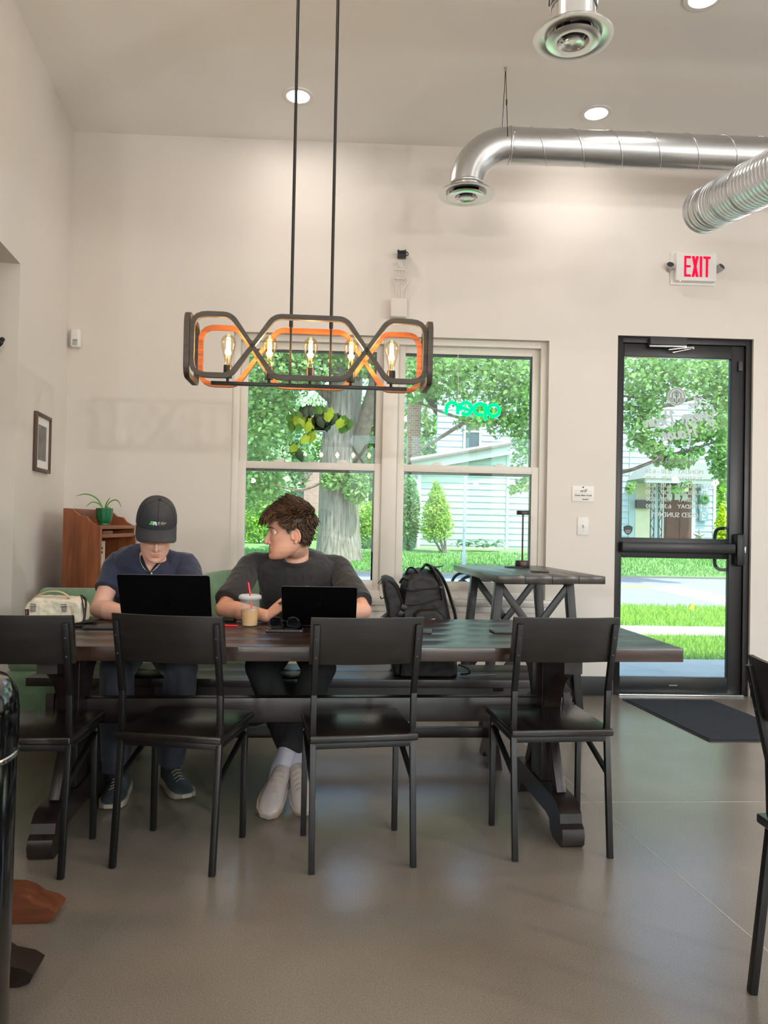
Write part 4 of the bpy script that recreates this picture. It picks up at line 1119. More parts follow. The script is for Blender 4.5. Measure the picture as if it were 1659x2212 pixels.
for pts in ([(-.02, -.02, .06), (-.09, -.05, .07), (-.14, -.06, .02), (-.10, -.06, -.05), (-.09, -.05, -.10), (-.105, -.05, -.15), (-.14, -.05, -.20), (-.20, -.05, -.225), (-.235, -.04, -.26), (-.25, -.03, -.20)],
            [(.02, 0, .06), (.10, -.02, .06), (.17, -.03, .03), (.20, -.03, .0)], [(-.02, 0, .05), (-.12, -.02, .05), (-.19, -.02, .06), (-.235, -.02, .095)]):
    mb = MB(); mb.tube(catmull(pts, 5), .0022, 6); mb.build('vine', 'stem_brown', hp, 60)

# ------------------------------------------------------------------ near things at the left edge
tc_ = thing('trash_can', 'glossy black round waste bin with domed lid at the left edge', 'waste bin', (-0.945, 1.72, 0))
m_ = MB(); m_.lathe([(.001, .0), (.17, .0), (.188, .02), (.19, .04), (.192, .66), (.188, .665)], 48); m_.build('body', 'black_gloss', tc_)
m_ = MB(); m_.lathe([(.190, .665), (.194, .668), (.195, .69), (.195, .76), (.190, .80), (.17, .83), (.12, .845), (.001, .85)], 48); m_.build('lid', 'black_gloss', tc_)
m_ = MB(); m_.lathe([(.1925, .655), (.197, .66), (.197, .668), (.1925, .672)], 48, caps=False); m_.build('seam_ring', 'chrome', tc_)
st = thing('side_table', 'small brown wooden table with scrolled feet behind the waste bin', 'table', (-1.40, 2.25, 0))
def sfoot(y, L, m, name, rz):
    m_ = MB(); m_.prism([(0, .10), (L*.55, .095), (L*.78, .088), (L*.84, .076), (L*.88, .058), (L*.96, .046), (L, .030), (L*.985, .010), (L*.94, 0), (L*.72, 0), (L*.69, .025), (L*.62, .036), (0, .036)][::-1], .09, T(0, y + .045, 0) @ RZ(rz) @ RX(PI/2))
    m_.build(name, m, st, 30)
sfoot(.07, .54, 'walnut', 'foot', R(2)); sfoot(-.26, .60, 'trestle_wood', 'foot', R(4))
m_ = MB(); m_.box((-.02, -.09, .40), (.10, .10, .62), None, .006); m_.build('post', 'walnut', st)
m_ = MB(); m_.box((-.02, -.09, .07), (.12, .46, .06), None, .006); m_.build('base_beam', 'walnut', st)
m_ = MB(); m_.box((-.05, -.09, .73), (.26, .56, .03), None, .004); m_.build('top', 'walnut', st)
# ------------------------------------------------------------------ people
from mathutils.bvhtree import BVHTree
def skin_material(name, c):
    m, nt, b = new_mat(name)
    at = nt.nodes.new('ShaderNodeAttribute'); at.attribute_name = 'tint'
    tc = nt.nodes.new('ShaderNodeTexCoord'); nz = nt.nodes.new('ShaderNodeTexNoise'); nz.inputs['Scale'].default_value = 40; nz.inputs['Detail'].default_value = 3
    nt.links.new(tc.outputs['Object'], nz.inputs[0])
    rp = nt.nodes.new('ShaderNodeValToRGB'); rp.color_ramp.elements[0].color = tuple(x*.92 for x in c[:3]) + (1,); rp.color_ramp.elements[1].color = tuple(min(1, x*1.06) for x in c[:3]) + (1,)
    nt.links.new(nz.outputs[0], rp.inputs[0])
    mx = nt.nodes.new('ShaderNodeMix'); mx.data_type = 'RGBA'; mx.blend_type = 'MULTIPLY'; mx.inputs[0].default_value = 1.0
    nt.links.new(rp.outputs[0], mx.inputs[6]); nt.links.new(at.outputs['Color'], mx.inputs[7])
    nt.links.new(mx.outputs[2], b.inputs['Base Color'])
    b.inputs['Roughness'].default_value = 0.48
    b.inputs['Subsurface Weight'].default_value = 0.15; b.inputs['Subsurface Radius'].default_value = (0.010, 0.004, 0.002); b.inputs['Subsurface Scale'].default_value = 0.5
skin_material('skin_fair', srgb(226, 178, 158)); skin_material('skin_tan', srgb(218, 166, 142))
mat('navy_cotton', srgb(32, 40, 66), 0.85, var=0.12, scale=30, bump=0.05, bscale=400, sheen=0.2)
mat('navy_dark', srgb(20, 24, 40), 0.85)
mat('black_cotton', srgb(36, 35, 37), 0.88, var=0.12, scale=30, bump=0.05, bscale=400, sheen=0.2)
mat('slate_trousers', srgb(44, 48, 57), 0.85, var=0.1, scale=30, sheen=0.1)
mat('black_trousers', srgb(17, 17, 20), 0.85, var=0.1, scale=30)
mat('cap_cloth', srgb(46, 49, 55), 0.8, var=0.06, scale=60, bump=0.06, bscale=400)
mat('cap_seam', srgb(26, 28, 32), 0.8)
mat('logo_green', srgb(96, 214, 130), 0.6); mat('logo_white', srgb(232, 232, 228), 0.6); mat('logo_tan', srgb(206, 176, 128), 0.6); mat('logo_grey', srgb(150, 142, 138), 0.6)
mat('hair_brown', srgb(70, 50, 34), 0.5, var=0.45, scale=60, stretch=(1, 1, 1), spec=0.4)
mat('hair_dark', srgb(54, 39, 28), 0.55, var=0.3, scale=60)
mat('eye_white', srgb(225, 222, 218), 0.2); mat('iris_blue', srgb(92, 112, 128), 0.2); mat('pupil', srgb(10, 10, 10), 0.1)
mat('shaded_white_leather', srgb(160, 150, 147), 0.5, var=0.05, scale=20); mat('white_sole', srgb(158, 142, 126), 0.6); mat('shaded_white_sock', srgb(156, 154, 164), 0.9, bump=0.2, bscale=120)  # white leather and socks greyed: shade is put into their base colour
mat('shoe_grey', srgb(58, 66, 68), 0.7, var=0.2, scale=40, bump=0.1, bscale=200); mat('shoe_sole', srgb(168, 158, 142), 0.6); mat('lace_grey', srgb(120, 112, 96), 0.8)
mat('gold_chain', (0.75, 0.62, 0.42, 1), 0.3, metal=1.0)

def V(*a): return Vector(a)
def lerp(a, b, t): return a + (b - a)*t
def limb(mb, pts, rad, n=16):
    "tapered limb with rounded ends"
    pts = [Vector(p) for p in pts]
    mb.tube(catmull(pts, 6), [r for r in np.interp(np.linspace(0, len(pts) - 1, (len(pts) - 1)*6 + 1), range(len(pts)), rad)], n)
    mb.ball(pts[0], rad[0], 14, 10); mb.ball(pts[-1], rad[-1], 14, 10)
HZS = [-.120, -.114, -.100, -.082, -.060, -.035, -.010, .015, .045, .075, .098, .112, .120]
HWS = [.012, .032, .047, .0585, .0645, .067, .071, .073, .076, .072, .057, .035, .006]
HFS = [.078, .089, .092, .091, .090, .091, .0905, .090, .093, .088, .068, .040, .008]
HBS = [.040, .022, -.006, -.040, -.068, -.085, -.095, -.102, -.105, -.097, -.076, -.046, -.010]
def skull_point(u, a, off=0.0, feat=True):
    z = float(np.interp(u, np.linspace(0, 1, len(HZS)), HZS))
    w = float(np.interp(u, np.linspace(0, 1, len(HZS)), HWS)) + off; f = float(np.interp(u, np.linspace(0, 1, len(HZS)), HFS)) + off; b = float(np.interp(u, np.linspace(0, 1, len(HZS)), HBS)) - off
    ca, sa = math.cos(a), math.sin(a); e = .86
    x = w*math.copysign(abs(ca)**e, ca); yc, ry = (f + b)/2, (f - b)/2
    y = yc + ry*math.copysign(abs(sa)**e, sa)
    if z > 0: z += off*min(1, z/.1)
    if feat and sa > 0:
        g = lambda x0, z0, sx, sz: math.exp(-((x - x0)/sx)**2 - ((z - z0)/sz)**2)
        y += -.0165*(g(.032, .006, .018, .012) + g(-.032, .006, .018, .012)) + .005*(g(.028, .028, .024, .008) + g(-.028, .028, .024, .008)) \
             + .003*(g(.046, -.026, .018, .016) + g(-.046, -.026, .018, .016)) + .003*g(0, -.070, .024, .018) + .006*g(0, -.106, .020, .014) - .003*g(0, -.089, .020, .006)
    return Vector((x, -y, z))
def head_shells(mb, mx):
    nu, na = 44, 56
    mb.rings([[mx @ skull_point(u, 2*PI*k/na) for k in range(na)] for u in np.linspace(0, 1, nu)])
    P = lambda *a: mx @ Vector(a)
    mb.tube([P(0, -.080, .020), P(0, -.091, .004), P(0, -.102, -.018), P(0, -.109, -.034), P(0, -.109, -.042), P(0, -.098, -.048)], [.0060, .0068, .0082, .0095, .0085, .006], 14)
    for s in (-1, 1):
        mb.ball(P(s*.0105, -.0945, -.0425), .0080, 10, 8); mb.ball(P(s*.005, -.094, -.040), .010, 10, 8)
        # eyelids
        ec = Vector((s*.031, -.0735, .0065)); er = .0128
        def lid(el, r):
            pts = []
            for i in range(11):
                f = -80 + 16*i; e_ = R(el*math.cos(R(f))**.7); pts.append(mx @ (ec + Vector((er*math.sin(R(f))*math.cos(e_), -er*math.cos(R(f))*math.cos(e_), er*math.sin(e_)))))
            mb.tube(pts, r, 8)
        for el, r in ((24, .0026), (40, .003), (58, .0036), (-24, .0022), (-42, .003)): lid(el, r)
        # ear: rim and lobe
        em = mx @ T(s*.0765, .012, -.012) @ RZ(-s*R(24)) @ RX(R(8))
        mb.ball((0, 0, 0), (.0055, .017, .030), 14, 10, em)
        mb.tube([em @ Vector((s*.004, .019*math.cos(t) + .001, .032*math.sin(t))) for t in [R(-60 + 270*i/14) for i in range(15)]], .0042, 8)
        mb.ball(em @ Vector((s*.001, -.006, -.030)), .0075, 10, 8)
    mb.ball((0, 0, 0), (.0240, .0062, .0036), 14, 10, mx @ T(0, -.0900, -.0655)); mb.ball((0, 0, 0), (.0200, .0068, .0044), 14, 10, mx @ T(0, -.0900, -.0760))
def hand_shells(mb, mx, s, curl=(.35, .5, .4), spread=.06, thumb=.5):
    "wrist at the origin, fingers along +Y, palm faces -Z, thumb on side s"
    P = lambda *a: mx @ Vector(a)
    rs = []
    for (y, w, h) in ((-.01, .024, .018), (.02, .032, .017), (.05, .040, .015), (.085, .042, .0125), (.096, .038, .010)):
        rs.append([P(w*math.copysign(abs(math.cos(t))**.8, math.cos(t)), y, h*math.sin(t)) for t in [2*PI*i/18 for i in range(18)]])
    mb.rings(rs)
    for i, (x, L, r) in enumerate(((-.030, .068, .0082), (-.010, .078, .0088), (.010, .074, .0088), (.029, .058, .0078))):
        x *= -s; y, z = .088, .0; a = 0.0; pts = [P(x, y - .012, z), P(x, y, z)]; sp = (x/.03)*spread
        for seg, (fr, c) in enumerate(zip((.45, .30, .25), curl)):
            a += c; y += L*fr*math.cos(a); z -= L*fr*math.sin(a); x2 = x + sp*(y - .088); pts.append(P(x2, y, z))
        limb(mb, pts, [r*1.08, r*1.05, r, r*.92, r*.8], 10)
    limb(mb, [P(s*.024, .018, -.006), P(s*.044, .042, -.014), P(s*(.050 - .01*thumb), .068, -.018 - .012*thumb), P(s*(.046 - .016*thumb), .090, -.022 - .020*thumb)], [.013, .0115, .0098, .0078], 10)
def torso_rings(mb, pel, chest, neck, ax, off, rows):
    path = catmull([pel, chest, neck], 10); n = len(path)
    rs = []
    for t, w, d, dy in rows:
        f = t*(n - 1); i = min(int(f), n - 2); p = lerp(path[i], path[i + 1], f - i)
        tan = (path[min(i + 2, n - 1)] - path[max(i - 1, 0)]).normalized()
        a_ = (ax - tan*ax.dot(tan)).normalized(); fr = tan.cross(a_).normalized()       # points backwards for ax = +x
        p = p + fr*dy
        rs.append([p + a_*(w + off)*math.copysign(abs(math.cos(q))**.85, math.cos(q)) + fr*(d + off)*math.sin(q) for q in [2*PI*k/36 for k in range(36)]])
    mb.rings(rs)
BODY_ROWS = [(0, .150, .105, 0), (.15, .150, .110, 0), (.35, .145, .108, 0), (.55, .158, .112, 0), (.72, .168, .112, 0), (.85, .160, .098, 0), (.94, .115, .078, 0), (1.0, .062, .058, 0)]
def tint_attr(me, spots):
    n = len(me.vertices); co = np.empty(n*3); me.vertices.foreach_get('co', co); co = co.reshape(-1, 3)
    colr = np.ones((n, 4))
    for c, rad, rgb in spots:
        d = ((co - np.array(c))/np.array(rad)); w = np.exp(-(d**2).sum(1)**1.5)[:, None]
        colr[:, :3] = colr[:, :3]*(1 - w) + colr[:, :3]*np.array(rgb)*w
    at = me.attributes.new('tint', 'FLOAT_COLOR', 'POINT'); at.data.foreach_set('color', colr.ravel())
def folds(me, amp, sc_, seed, stretch=(1, 1, 1), pin=None):
    n = len(me.vertices); off = Vector((seed*3.1, seed*1.7, seed))
    nor = [v.normal.copy() for v in me.vertices]
    for v, nn in zip(me.vertices, nor):
        q = Vector((v.co.x*stretch[0], v.co.y*stretch[1], v.co.z*stretch[2]))*sc_ + off
        k = mnoise.noise(q)*.7 + mnoise.noise(q*2.3)*.3
        k = 1 - 2*abs(k) - .5
        v.co += nn*amp*k
    me.update()
def shoe(parent, heel, toe, z, mats, L=.285, lift=0.0, roll=0.0):
    d = (Vector(toe) - Vector(heel)); rz = math.atan2(d.y, d.x) - PI/2
    mx = T(heel[0], heel[1], z) @ RZ(rz) @ RX(lift) @ RY(roll)
    sec = [(-.0, .030, .062, .012), (.03, .038, .085, 0), (.08, .040, .098, 0), (.12, .042, .085, 0), (.17, .049, .066, 0), (.22, .050, .052, 0), (.26, .040, .042, .004), (L, .016, .026, .014)]
    rs = []; so = []
    for y, w, h, b in sec:
        rs.append([mx @ Vector((w*math.copysign(abs(math.cos(q))**.75, math.cos(q)), y, .022 + b*.5 + (h - .022)*max(0, math.sin(q))**.8 if math.sin(q) > 0 else .020)) for q in [2*PI*k/20 for k in range(20)]])
        so.append([mx @ Vector((x_*(w + .005), y*1.03 - .004, z_)) for x_, z_ in ((-1, .004 + b), (-.8, b), (.8, b), (1, .004 + b), (1, .030), (-1, .030))])
    m_ = MB(); m_.rings(rs); sh = m_.build('shoe', mats[0], parent, 60)
    m_ = MB(); m_.rings(so); m_.build('sole', mats[1], sh, 40)
    m_ = MB()
    for i in range(5):
        y = .105 + .021*i; h = float(np.interp(y, [.08, .12, .17, .22], [.100, .088, .070, .056])); w = .022
        m_.tube([mx @ Vector((-w, y - .006, h - .006)), mx @ Vector((0, y, h + .003)), mx @ Vector((w, y + .008, h - .006))], .0026, 6)
    m_.build('laces', mats[2], sh)
    return sh

def person(name, label, J, H_mx, skin, shirt_m, pants_m, sleeve, shirt_rows, voxel=.0035, hands=None, seed=1, vneck=None):
    base = J['base']
    root = thing(name, label, 'person', base)
    O = Vector(base)
    Jl = {k: (Vector(v) - O) for k, v in J.items()}
    hm = T(*(-O)) @ H_mx
    ax = (Jl['SR'] - Jl['SL']).normalized()
    # --- skin: one continuous surface
    mb = MB()
    head_shells(mb, hm)
    limb(mb, [Jl['neck'] - V(0, 0, .03), Jl['neck'] + V(0, 0, .02), hm @ Vector((0, .022, -.055)), hm @ Vector((0, .02, -.01))], [.066, .060, .056, .058], 20)
    torso_rings(mb, Jl['pel'], Jl['chest'], Jl['neck'], ax, 0, BODY_ROWS)
    for s, S, E_, W in ((-1, 'SL', 'EL', 'WL'), (1, 'SR', 'ER', 'WR')):
        s0, e0, w0 = Jl[S], Jl[E_], Jl[W]
        limb(mb, [Jl['neck'] + V(0, .01, .012), lerp(Jl['neck'], s0, .5) + V(0, .01, -.006), s0], [.040, .042, .046], 16)
        limb(mb, [lerp(Jl['neck'], s0, .55) - V(0, 0, .035), s0, lerp(s0, e0, .45), e0], [.048, .050, .045, .039], 18)
        limb(mb, [e0, lerp(e0, w0, .28), lerp(e0, w0, .7), w0], [.041, .0445, .034, .0265], 18)
        limb(mb, [Jl['pel'] + ax*s*.09, lerp(Jl['pel'] + ax*s*.09, Jl['K' + S[1]], .5), Jl['K' + S[1]]], [.085, .074, .056], 16)
        limb(mb, [Jl['K' + S[1]], lerp(Jl['K' + S[1]], Jl['A' + S[1]], .35), Jl['A' + S[1]]], [.053, .050, .036], 16)
        if hands and S[1] in hands: hand_shells(mb, T(*(-O)) @ hands[S[1]][0], *hands[S[1]][1:])
    me = remesh(mb, voxel, 2, .5)
    P = lambda *a: hm @ Vector(a)
    lip = (.84, .62, .60); 
    tint_attr(me, [(P(0, -.097, -.066), (.023, .012, .0055), lip), (P(0, -.097, -.077), (.020, .012, .006), lip), (P(.045, -.07, -.03), (.025, .03, .022), (1.0, .90, .88)), (P(-.045, -.07, -.03), (.025, .03, .022), (1.0, .90, .88)),
                   (P(0, -.11, -.04), (.014, .014, .012), (1.0, .84, .82)), (P(0, -.085, -.095), (.05, .04, .03), (.92, .88, .86)),
                   (P(.078, .012, -.01), (.01, .02, .03), (1.0, .80, .76)), (P(-.078, .012, -.01), (.01, .02, .03), (1.0, .80, .76))])
    link('body', me, skin, root)
    # --- shirt
    mb = MB(); torso_rings(mb, Jl['pel'], Jl['chest'], Jl['neck'], ax, .010, shirt_rows)
    cuffs = []
    for s, S, E_ in ((-1, 'SL', 'EL'), (1, 'SR', 'ER')):
        s0, e0 = Jl[S], Jl[E_]; end = lerp(s0, e0, sleeve[0])
        pts = [lerp(Jl['neck'], s0, .5) - V(0, 0, .035), s0 + V(0, 0, .0), lerp(s0, e0, sleeve[0]*.55), end]
        mb.tube(catmull(pts, 6), np.interp(np.linspace(0, 3, 19), range(4), [.054, .057, sleeve[1], sleeve[2]]), 24)
        mb.ball(s0, .057, 16, 12)
        limb(mb, [Jl['neck'] + V(0, .012, .004), lerp(Jl['neck'], s0, .5) + V(0, .010, -.008), s0 - V(0, 0, .004)], [.046, .049, .053], 16)
        cuffs.append((end, (e0 - s0).normalized()))
    sm = remesh(mb, .0048, 4, .5)
    folds(sm, .0050, 9.0, seed, (1.0, 1.0, .45))
    folds(sm, .0030, 20.0, seed + 4, (1.0, 1.0, .6))
    if vneck:
        zt, half = vneck                        # bottom of the V in person space, half-width per height
        bm = bmesh.new(); bm.from_mesh(sm)
        cx = Jl['neck'].x + vneck[2] if len(vneck) > 2 else Jl['neck'].x
        V0 = Vector((cx, 0, zt))
        for sg in (-1, 1):
            nn = Vector((1, 0, -sg*half)).normalized()
            gm = [e for e in bm.edges if all(v.co.y < Jl['neck'].y + .02 and v.co.z > zt - .02 for v in e.verts)]
            fc = [f for f in bm.faces if all(v.co.y < Jl['neck'].y + .02 and v.co.z > zt - .02 for v in f.verts)]
            vs_ = list({v for f in fc for v in f.verts})
            bmesh.ops.bisect_plane(bm, geom=vs_ + gm + fc, plane_co=V0, plane_no=nn, dist=1e-5)
        dead = []
        for f in bm.faces:
            c_ = f.calc_center_median()
            if c_.z > zt and abs(c_.x - cx) < half*(c_.z - zt) and c_.y < Jl['neck'].y + .02 and abs(c_.x - cx) < .09: dead.append(f)
        bmesh.ops.delete(bm, geom=dead, context='FACES'); bm.to_mesh(sm); bm.free()
        for p in sm.polygons: p.use_smooth = True
    so = link('shirt', sm, shirt_m, root)
    # --- trousers
    mb = MB()
    torso_rings(mb, Jl['pel'] - V(0, 0, .01), lerp(Jl['pel'], Jl['chest'], .5), Jl['chest'], ax, .012, [(0, .150, .108, 0), (.3, .152, .112, 0), (.5, .148, .110, 0)])
    for s, k in ((-1, 'L'), (1, 'R')):
        hip = Jl['pel'] + ax*s*.085; kn, an = Jl['K' + k], Jl['A' + k]
        limb(mb, [hip, lerp(hip, kn, .5), kn], [.098, .090, .074], 18)
        cuff = lerp(kn, an, J.get('cuff', .92) if False else (CUFF.get(name + k, .9)))
        mb.tube(catmull([kn, lerp(kn, cuff, .4), cuff], 6), np.interp(np.linspace(0, 2, 13), range(3), [.072, .070, .058]), 18)
    pm = remesh(mb, .0065, 4, .5); folds(pm, .006, 9, seed + 7, (1, 1, .6))
    link('trousers', pm, pants_m, root)
    return root, hm, Jl, sm
CUFF = {}
def tube_on_surface(me, pts, r, name, m, parent, n=8, dirv=(0, 1, 0), lift=.001, closed=False):
    bvh = BVHTree.FromPolygons([v.co for v in me.vertices], [list(p.vertices) for p in me.polygons])
    out = []
    for p in pts:
        h = bvh.find_nearest(Vector(p))
        out.append(h[0] + h[1]*lift if h[0] is not None else Vector(p))
    mb = MB(); mb.tube(catmull(out, 3, closed), r, n, closed=closed); return mb.build(name, m, parent, 60)
def eyes(root, hm, look=(0, -1, -.1), iris='iris_blue'):
    for s in (-1, 1):
        c = hm @ Vector((s*.031, -.0735, .0065))
        m_ = MB(); m_.ball(c, .0118*hm.to_scale().x, 16, 12); e = m_.build('eye', 'eye_white', root, 80)
        d = (hm.to_3x3() @ Vector(look)).normalized(); q = d.to_track_quat('Z', 'Y').to_matrix().to_4x4()
        m_ = MB(); m_.ball((0, 0, 0), (.0058, .0058, .0022), 14, 8, T(*(c + d*.0106)) @ q); m_.build('iris', iris, e, 80)
        m_ = MB(); m_.ball((0, 0, 0), (.0026, .0026, .0015), 10, 6, T(*(c + d*.0122)) @ q); m_.build('pupil', 'pupil', e, 80)
        m_ = MB(); m_.tube([hm @ Vector((s*x, -y, z)) for x, y, z in ((.010, .0945, .0225), (.020, .0965, .0265), (.032, .0945, .0285), (.044, .0855, .0265), (.051, .0775, .0225))], [.0014, .0026, .0026, .0020, .0010], 8, flat=.9); m_.build('eyebrow', 'hair_dark', root, 60)

# ---- the man in the cap
def low(v, z): v = Vector(v); v.z = z; return v
a_ = aty
J1 = dict(base=(-1.0, 3.80, 0.45), pel=low(a_(318, 1400, 3.88), .565), chest=low(a_(322, 1260, 3.74), .86), neck=low(a_(334, 1196, 3.64), 1.035),
          SL=low(a_(256, 1205, 3.68), .985), SR=low(a_(402, 1205, 3.68), .985), EL=low(a_(214, 1318, 3.50), .788), ER=low(a_(432, 1318, 3.50), .788),
          WL=low(a_(290, 1330, 3.38), .776), WR=low(a_(390, 1330, 3.38), .776),
          KL=low(a_(252, 1455, 3.36), .545), KR=low(a_(392, 1455, 3.40), .54), AL=low(a_(250, 1690, 3.36), .10), AR=low(a_(368, 1670, 3.46), .10))
J1 = {k: Vector(v) for k, v in J1.items()}
H1 = T(*a_(337, 1146, 3.525)) @ RZ(R(17)) @ RX(R(29)) @ RY(R(1)) @ Matrix.Scale(1.04, 4)
CUFF.update({'personL': .99, 'personR': .99})
def hand_mx(w, d, rollv=0): 
    d = Vector(d).normalized(); x = d.cross(Vector((0, 0, 1))).normalized(); z = x.cross(d)
    mx = Matrix((x, d, z)).transposed().to_4x4(); mx.translation = w
    return mx @ RY(rollv)
hands1 = {'L': (hand_mx(J1['WL'], (.55, -.30, -.02)), -1, (.3, .4, .3), .06, .4), 'R': (hand_mx(J1['WR'], (-.55, -.30, -.02)), 1, (.3, .4, .3), .06, .4)}
ROWS1 = [(0, .150, .112, 0), (.15, .152, .115, 0), (.35, .150, .112, 0), (.55, .162, .114, 0), (.72, .170, .113, 0), (.85, .163, .099, 0), (.94, .120, .080, 0), (1.0, .068, .062, 0)]
root1, hm1, Jl1, sm1 = person('person', 'man in a dark cap and navy v-neck shirt looking down at a laptop', J1, H1, 'skin_fair', 'navy_cotton', 'slate_trousers', (.62, .058, .061), ROWS1, hands=hands1, seed=2, vneck=(a_(331, 1237, 3.56).z - .45, .62))
root1.name = 'person'
eyes(root1, hm1, (0, -1, -.5))
# neckband
zt = a_(331, 1237, 3.56).z - .45; nx = Jl1['neck'].x
bv = BVHTree.FromPolygons([v.co for v in sm1.vertices], [list(p.vertices) for p in sm1.polygons])
def front(x, z, tree=bv):
    for k in range(8):
        h = tree.ray_cast(Vector((x, -1.0, z)), Vector((0, 1, 0)))
        if h[0] is not None: return h[0]
        x += .002*(1 if x > nx else -1)
    return None
band = [front(nx + sg*(.62*h + .004), zt + h) for sg, hs in ((-1, (.075, .06, .045, .03, .015, .003)), (1, (.003, .015, .03, .045, .06, .075))) for h in hs]
band = [p for p in band if p is not None and p.y < Jl1['neck'].y]
m_ = MB(); m_.tube(catmull(band, 3), .0052, 8); m_.build('neckband', 'navy_dark', root1, 60)
ch_ = [front(nx + sg*x, zt + h) for sg, hs in ((-1, ((.060, .085), (.048, .055), (.030, .025), (.008, .004))), (1, ((.008, .004), (.030, .025), (.048, .055), (.060, .085)))) for x, h in hs]
ch_ = [p + Vector((0, -.006, 0)) for p in ch_ if p is not None and p.y < Jl1['neck'].y]
m_ = MB(); m_.tube(catmull(ch_, 3), .0013, 6); nl_ = m_.build('necklace', 'gold_chain', root1, 60)
m_ = MB(); m_.ball(ch_[len(ch_)//2] + Vector((0, -.003, -.008)), (.005, .002, .005), 12, 8); m_.build('pendant', 'gold_chain', nl_, 60)
# short hair at the sides and back
def hair_base(hm, off, mask, nu=40, na=60):
    mb = MB(); us = np.linspace(.02, 1, nu); idx = {}
    for i, u in enumerate(us):
        for k in range(na):
            p = skull_point(u, 2*PI*k/na, off, False)
            idx[i, k] = (p, mask(p))
    vid = {}
    for i in range(nu - 1):
        for k in range(na):
            q = [(i, k), (i, (k + 1) % na), (i + 1, (k + 1) % na), (i + 1, k)]
            if all(idx[t][1] for t in q):
                for t in q:
                    if t not in vid: vid[t] = len(mb.v); mb.v.append(tuple(hm @ idx[t][0]))
                mb.f.append([vid[t] for t in q]); mb.m.append(0)
    return mb
mask1 = lambda p: p.y > -.045 and p.z > (-.055 if p.y > .02 else .0) and p.z < .07
hair_base(hm1, .004, mask1).build('hair', 'hair_dark', root1, 80, fix=False)
# cap: crown, visor, button, seams, mark
cp = MB(); rs = []; na = 48
def cap_pt(t, a):
    "t 0 at the band, 1 at the button"
    w, fr, bk = .087, .106, .110
    z0 = .040 + .012*math.sin(a)
    r = math.cos(t*PI/2)**.62; z = z0 + (.156 - z0)*math.sin(t*PI/2)**.95
    ca, sa = math.cos(a), math.sin(a)
    return Vector((w*ca*r, -(fr if sa > 0 else bk)*sa*r + .004 - .012*t, z))
for i in range(15): rs.append([hm1 @ cap_pt(i/14*.985, 2*PI*k/na) for k in range(na)])
rs.insert(0, [hm1 @ (cap_pt(0, 2*PI*k/na)*.985 + Vector((0, 0, .004))) for k in range(na)])
cp.rings(rs); cap = cp.build('cap', 'cap_cloth', root1, 70)
vz = MB(); top = []; bot = []; nv = 25; nr = 6
for j in range(nr):
    f = j/(nr - 1); rt = []; rb = []
    for k in range(nv):
        a = R(12 + 156*k/(nv - 1)); b0 = cap_pt(.03, a); x = b0.x*(1 + .02*f)
        ext = .078*f*max(0.0, math.sin((a - R(12))/R(156)*PI))**.30
        drop = .010*f + .046*(x/.087)**2*(0.25 + .75*f)
        rt.append(Vector((x, b0.y - ext, b0.z + .003 - drop))); rb.append(Vector((x, b0.y - ext, b0.z - .001 - drop)))
    top.append(rt); bot.append(rb)
vs = [hm1 @ p for r in top for p in r] + [hm1 @ p for r in bot for p in r]; N = nr*nv; fs = []
for j in range(nr - 1):
    for k in range(nv - 1):
        q = [j*nv + k, j*nv + k + 1, (j + 1)*nv + k + 1, (j + 1)*nv + k]; fs += [q, [N + i for i in reversed(q)]]
for k in range(nv - 1):
    fs += [[(nr-1)*nv + k, (nr-1)*nv + k + 1, N + (nr-1)*nv + k + 1, N + (nr-1)*nv + k]]
vz.add(vs, fs); vz.build('visor', 'cap_cloth', cap, 60)
bt = MB(); bt.ball(hm1 @ cap_pt(.99, 0), .008, 12, 8); bt.build('button', 'cap_seam', cap, 60)
for a in (90, 30, 150):
    sm_ = MB(); sm_.tube([hm1 @ (cap_pt(t, R(a) if a == 90 else R(a + (90 - a)*.0))*1.003) for t in np.linspace(.02, .97, 14)], .0012, 6); sm_.build('seam', 'cap_seam', cap, 60)
sm_ = MB(); sm_.tube([hm1 @ (cap_pt(.035, R(a))*1.004) for a in range(24, 157, 6)], .0014, 6); sm_.build('band_seam', 'cap_seam', cap, 60)
def cap_mark(poly, m, name='mark'):
    "flat print laid on the front of the crown, x to the viewer's right, y up"
    vs = []
    for (x, y) in poly:
        t = .18 + y/.16; a = R(90) - x/.098; p = cap_pt(t, a); vs.append(hm1 @ (p*1.012))
    mb = MB(); mb.add(vs, [list(range(len(vs)))]); mb.build(name, m, cap, 0, fix=False)
def slab(x, w, y0, y1, sh=.004): return [(x, y0), (x + w, y0), (x + w + sh, y1), (x + sh, y1)]
X0 = -.040
cap_mark(slab(X0 + .002, .006, 0, .016), 'logo_green'); cap_mark(slab(X0 - .003, .010, 0, .005), 'logo_green'); cap_mark(slab(X0 + .002, .014, .012, .016), 'logo_green')
cap_mark(slab(X0 + .010, .005, 0, .012), 'logo_green'); cap_mark(slab(X0 + .013, .010, .010, .016), 'logo_white'); cap_mark(slab(X0 + .016, .006, 0, .010), 'logo_white')
cap_mark([(X0 + .024, .016), (X0 + .031, .016), (X0 + .036, 0), (X0 + .028, 0)], 'logo_white'); cap_mark(slab(X0 + .035, .012, .008, .016), 'logo_grey'); cap_mark(slab(X0 + .040, .005, 0, .008), 'logo_grey')
for y, w, m in ((.012, .018, 'logo_green'), (.006, .028, 'logo_tan'), (.001, .020, 'logo_grey')):
    for k in range(int(w/.004)):
        cap_mark(slab(X0 + .054 + .004*k, .0028, y, y + (.0042 if m == 'logo_tan' else .0026), .0005), m)
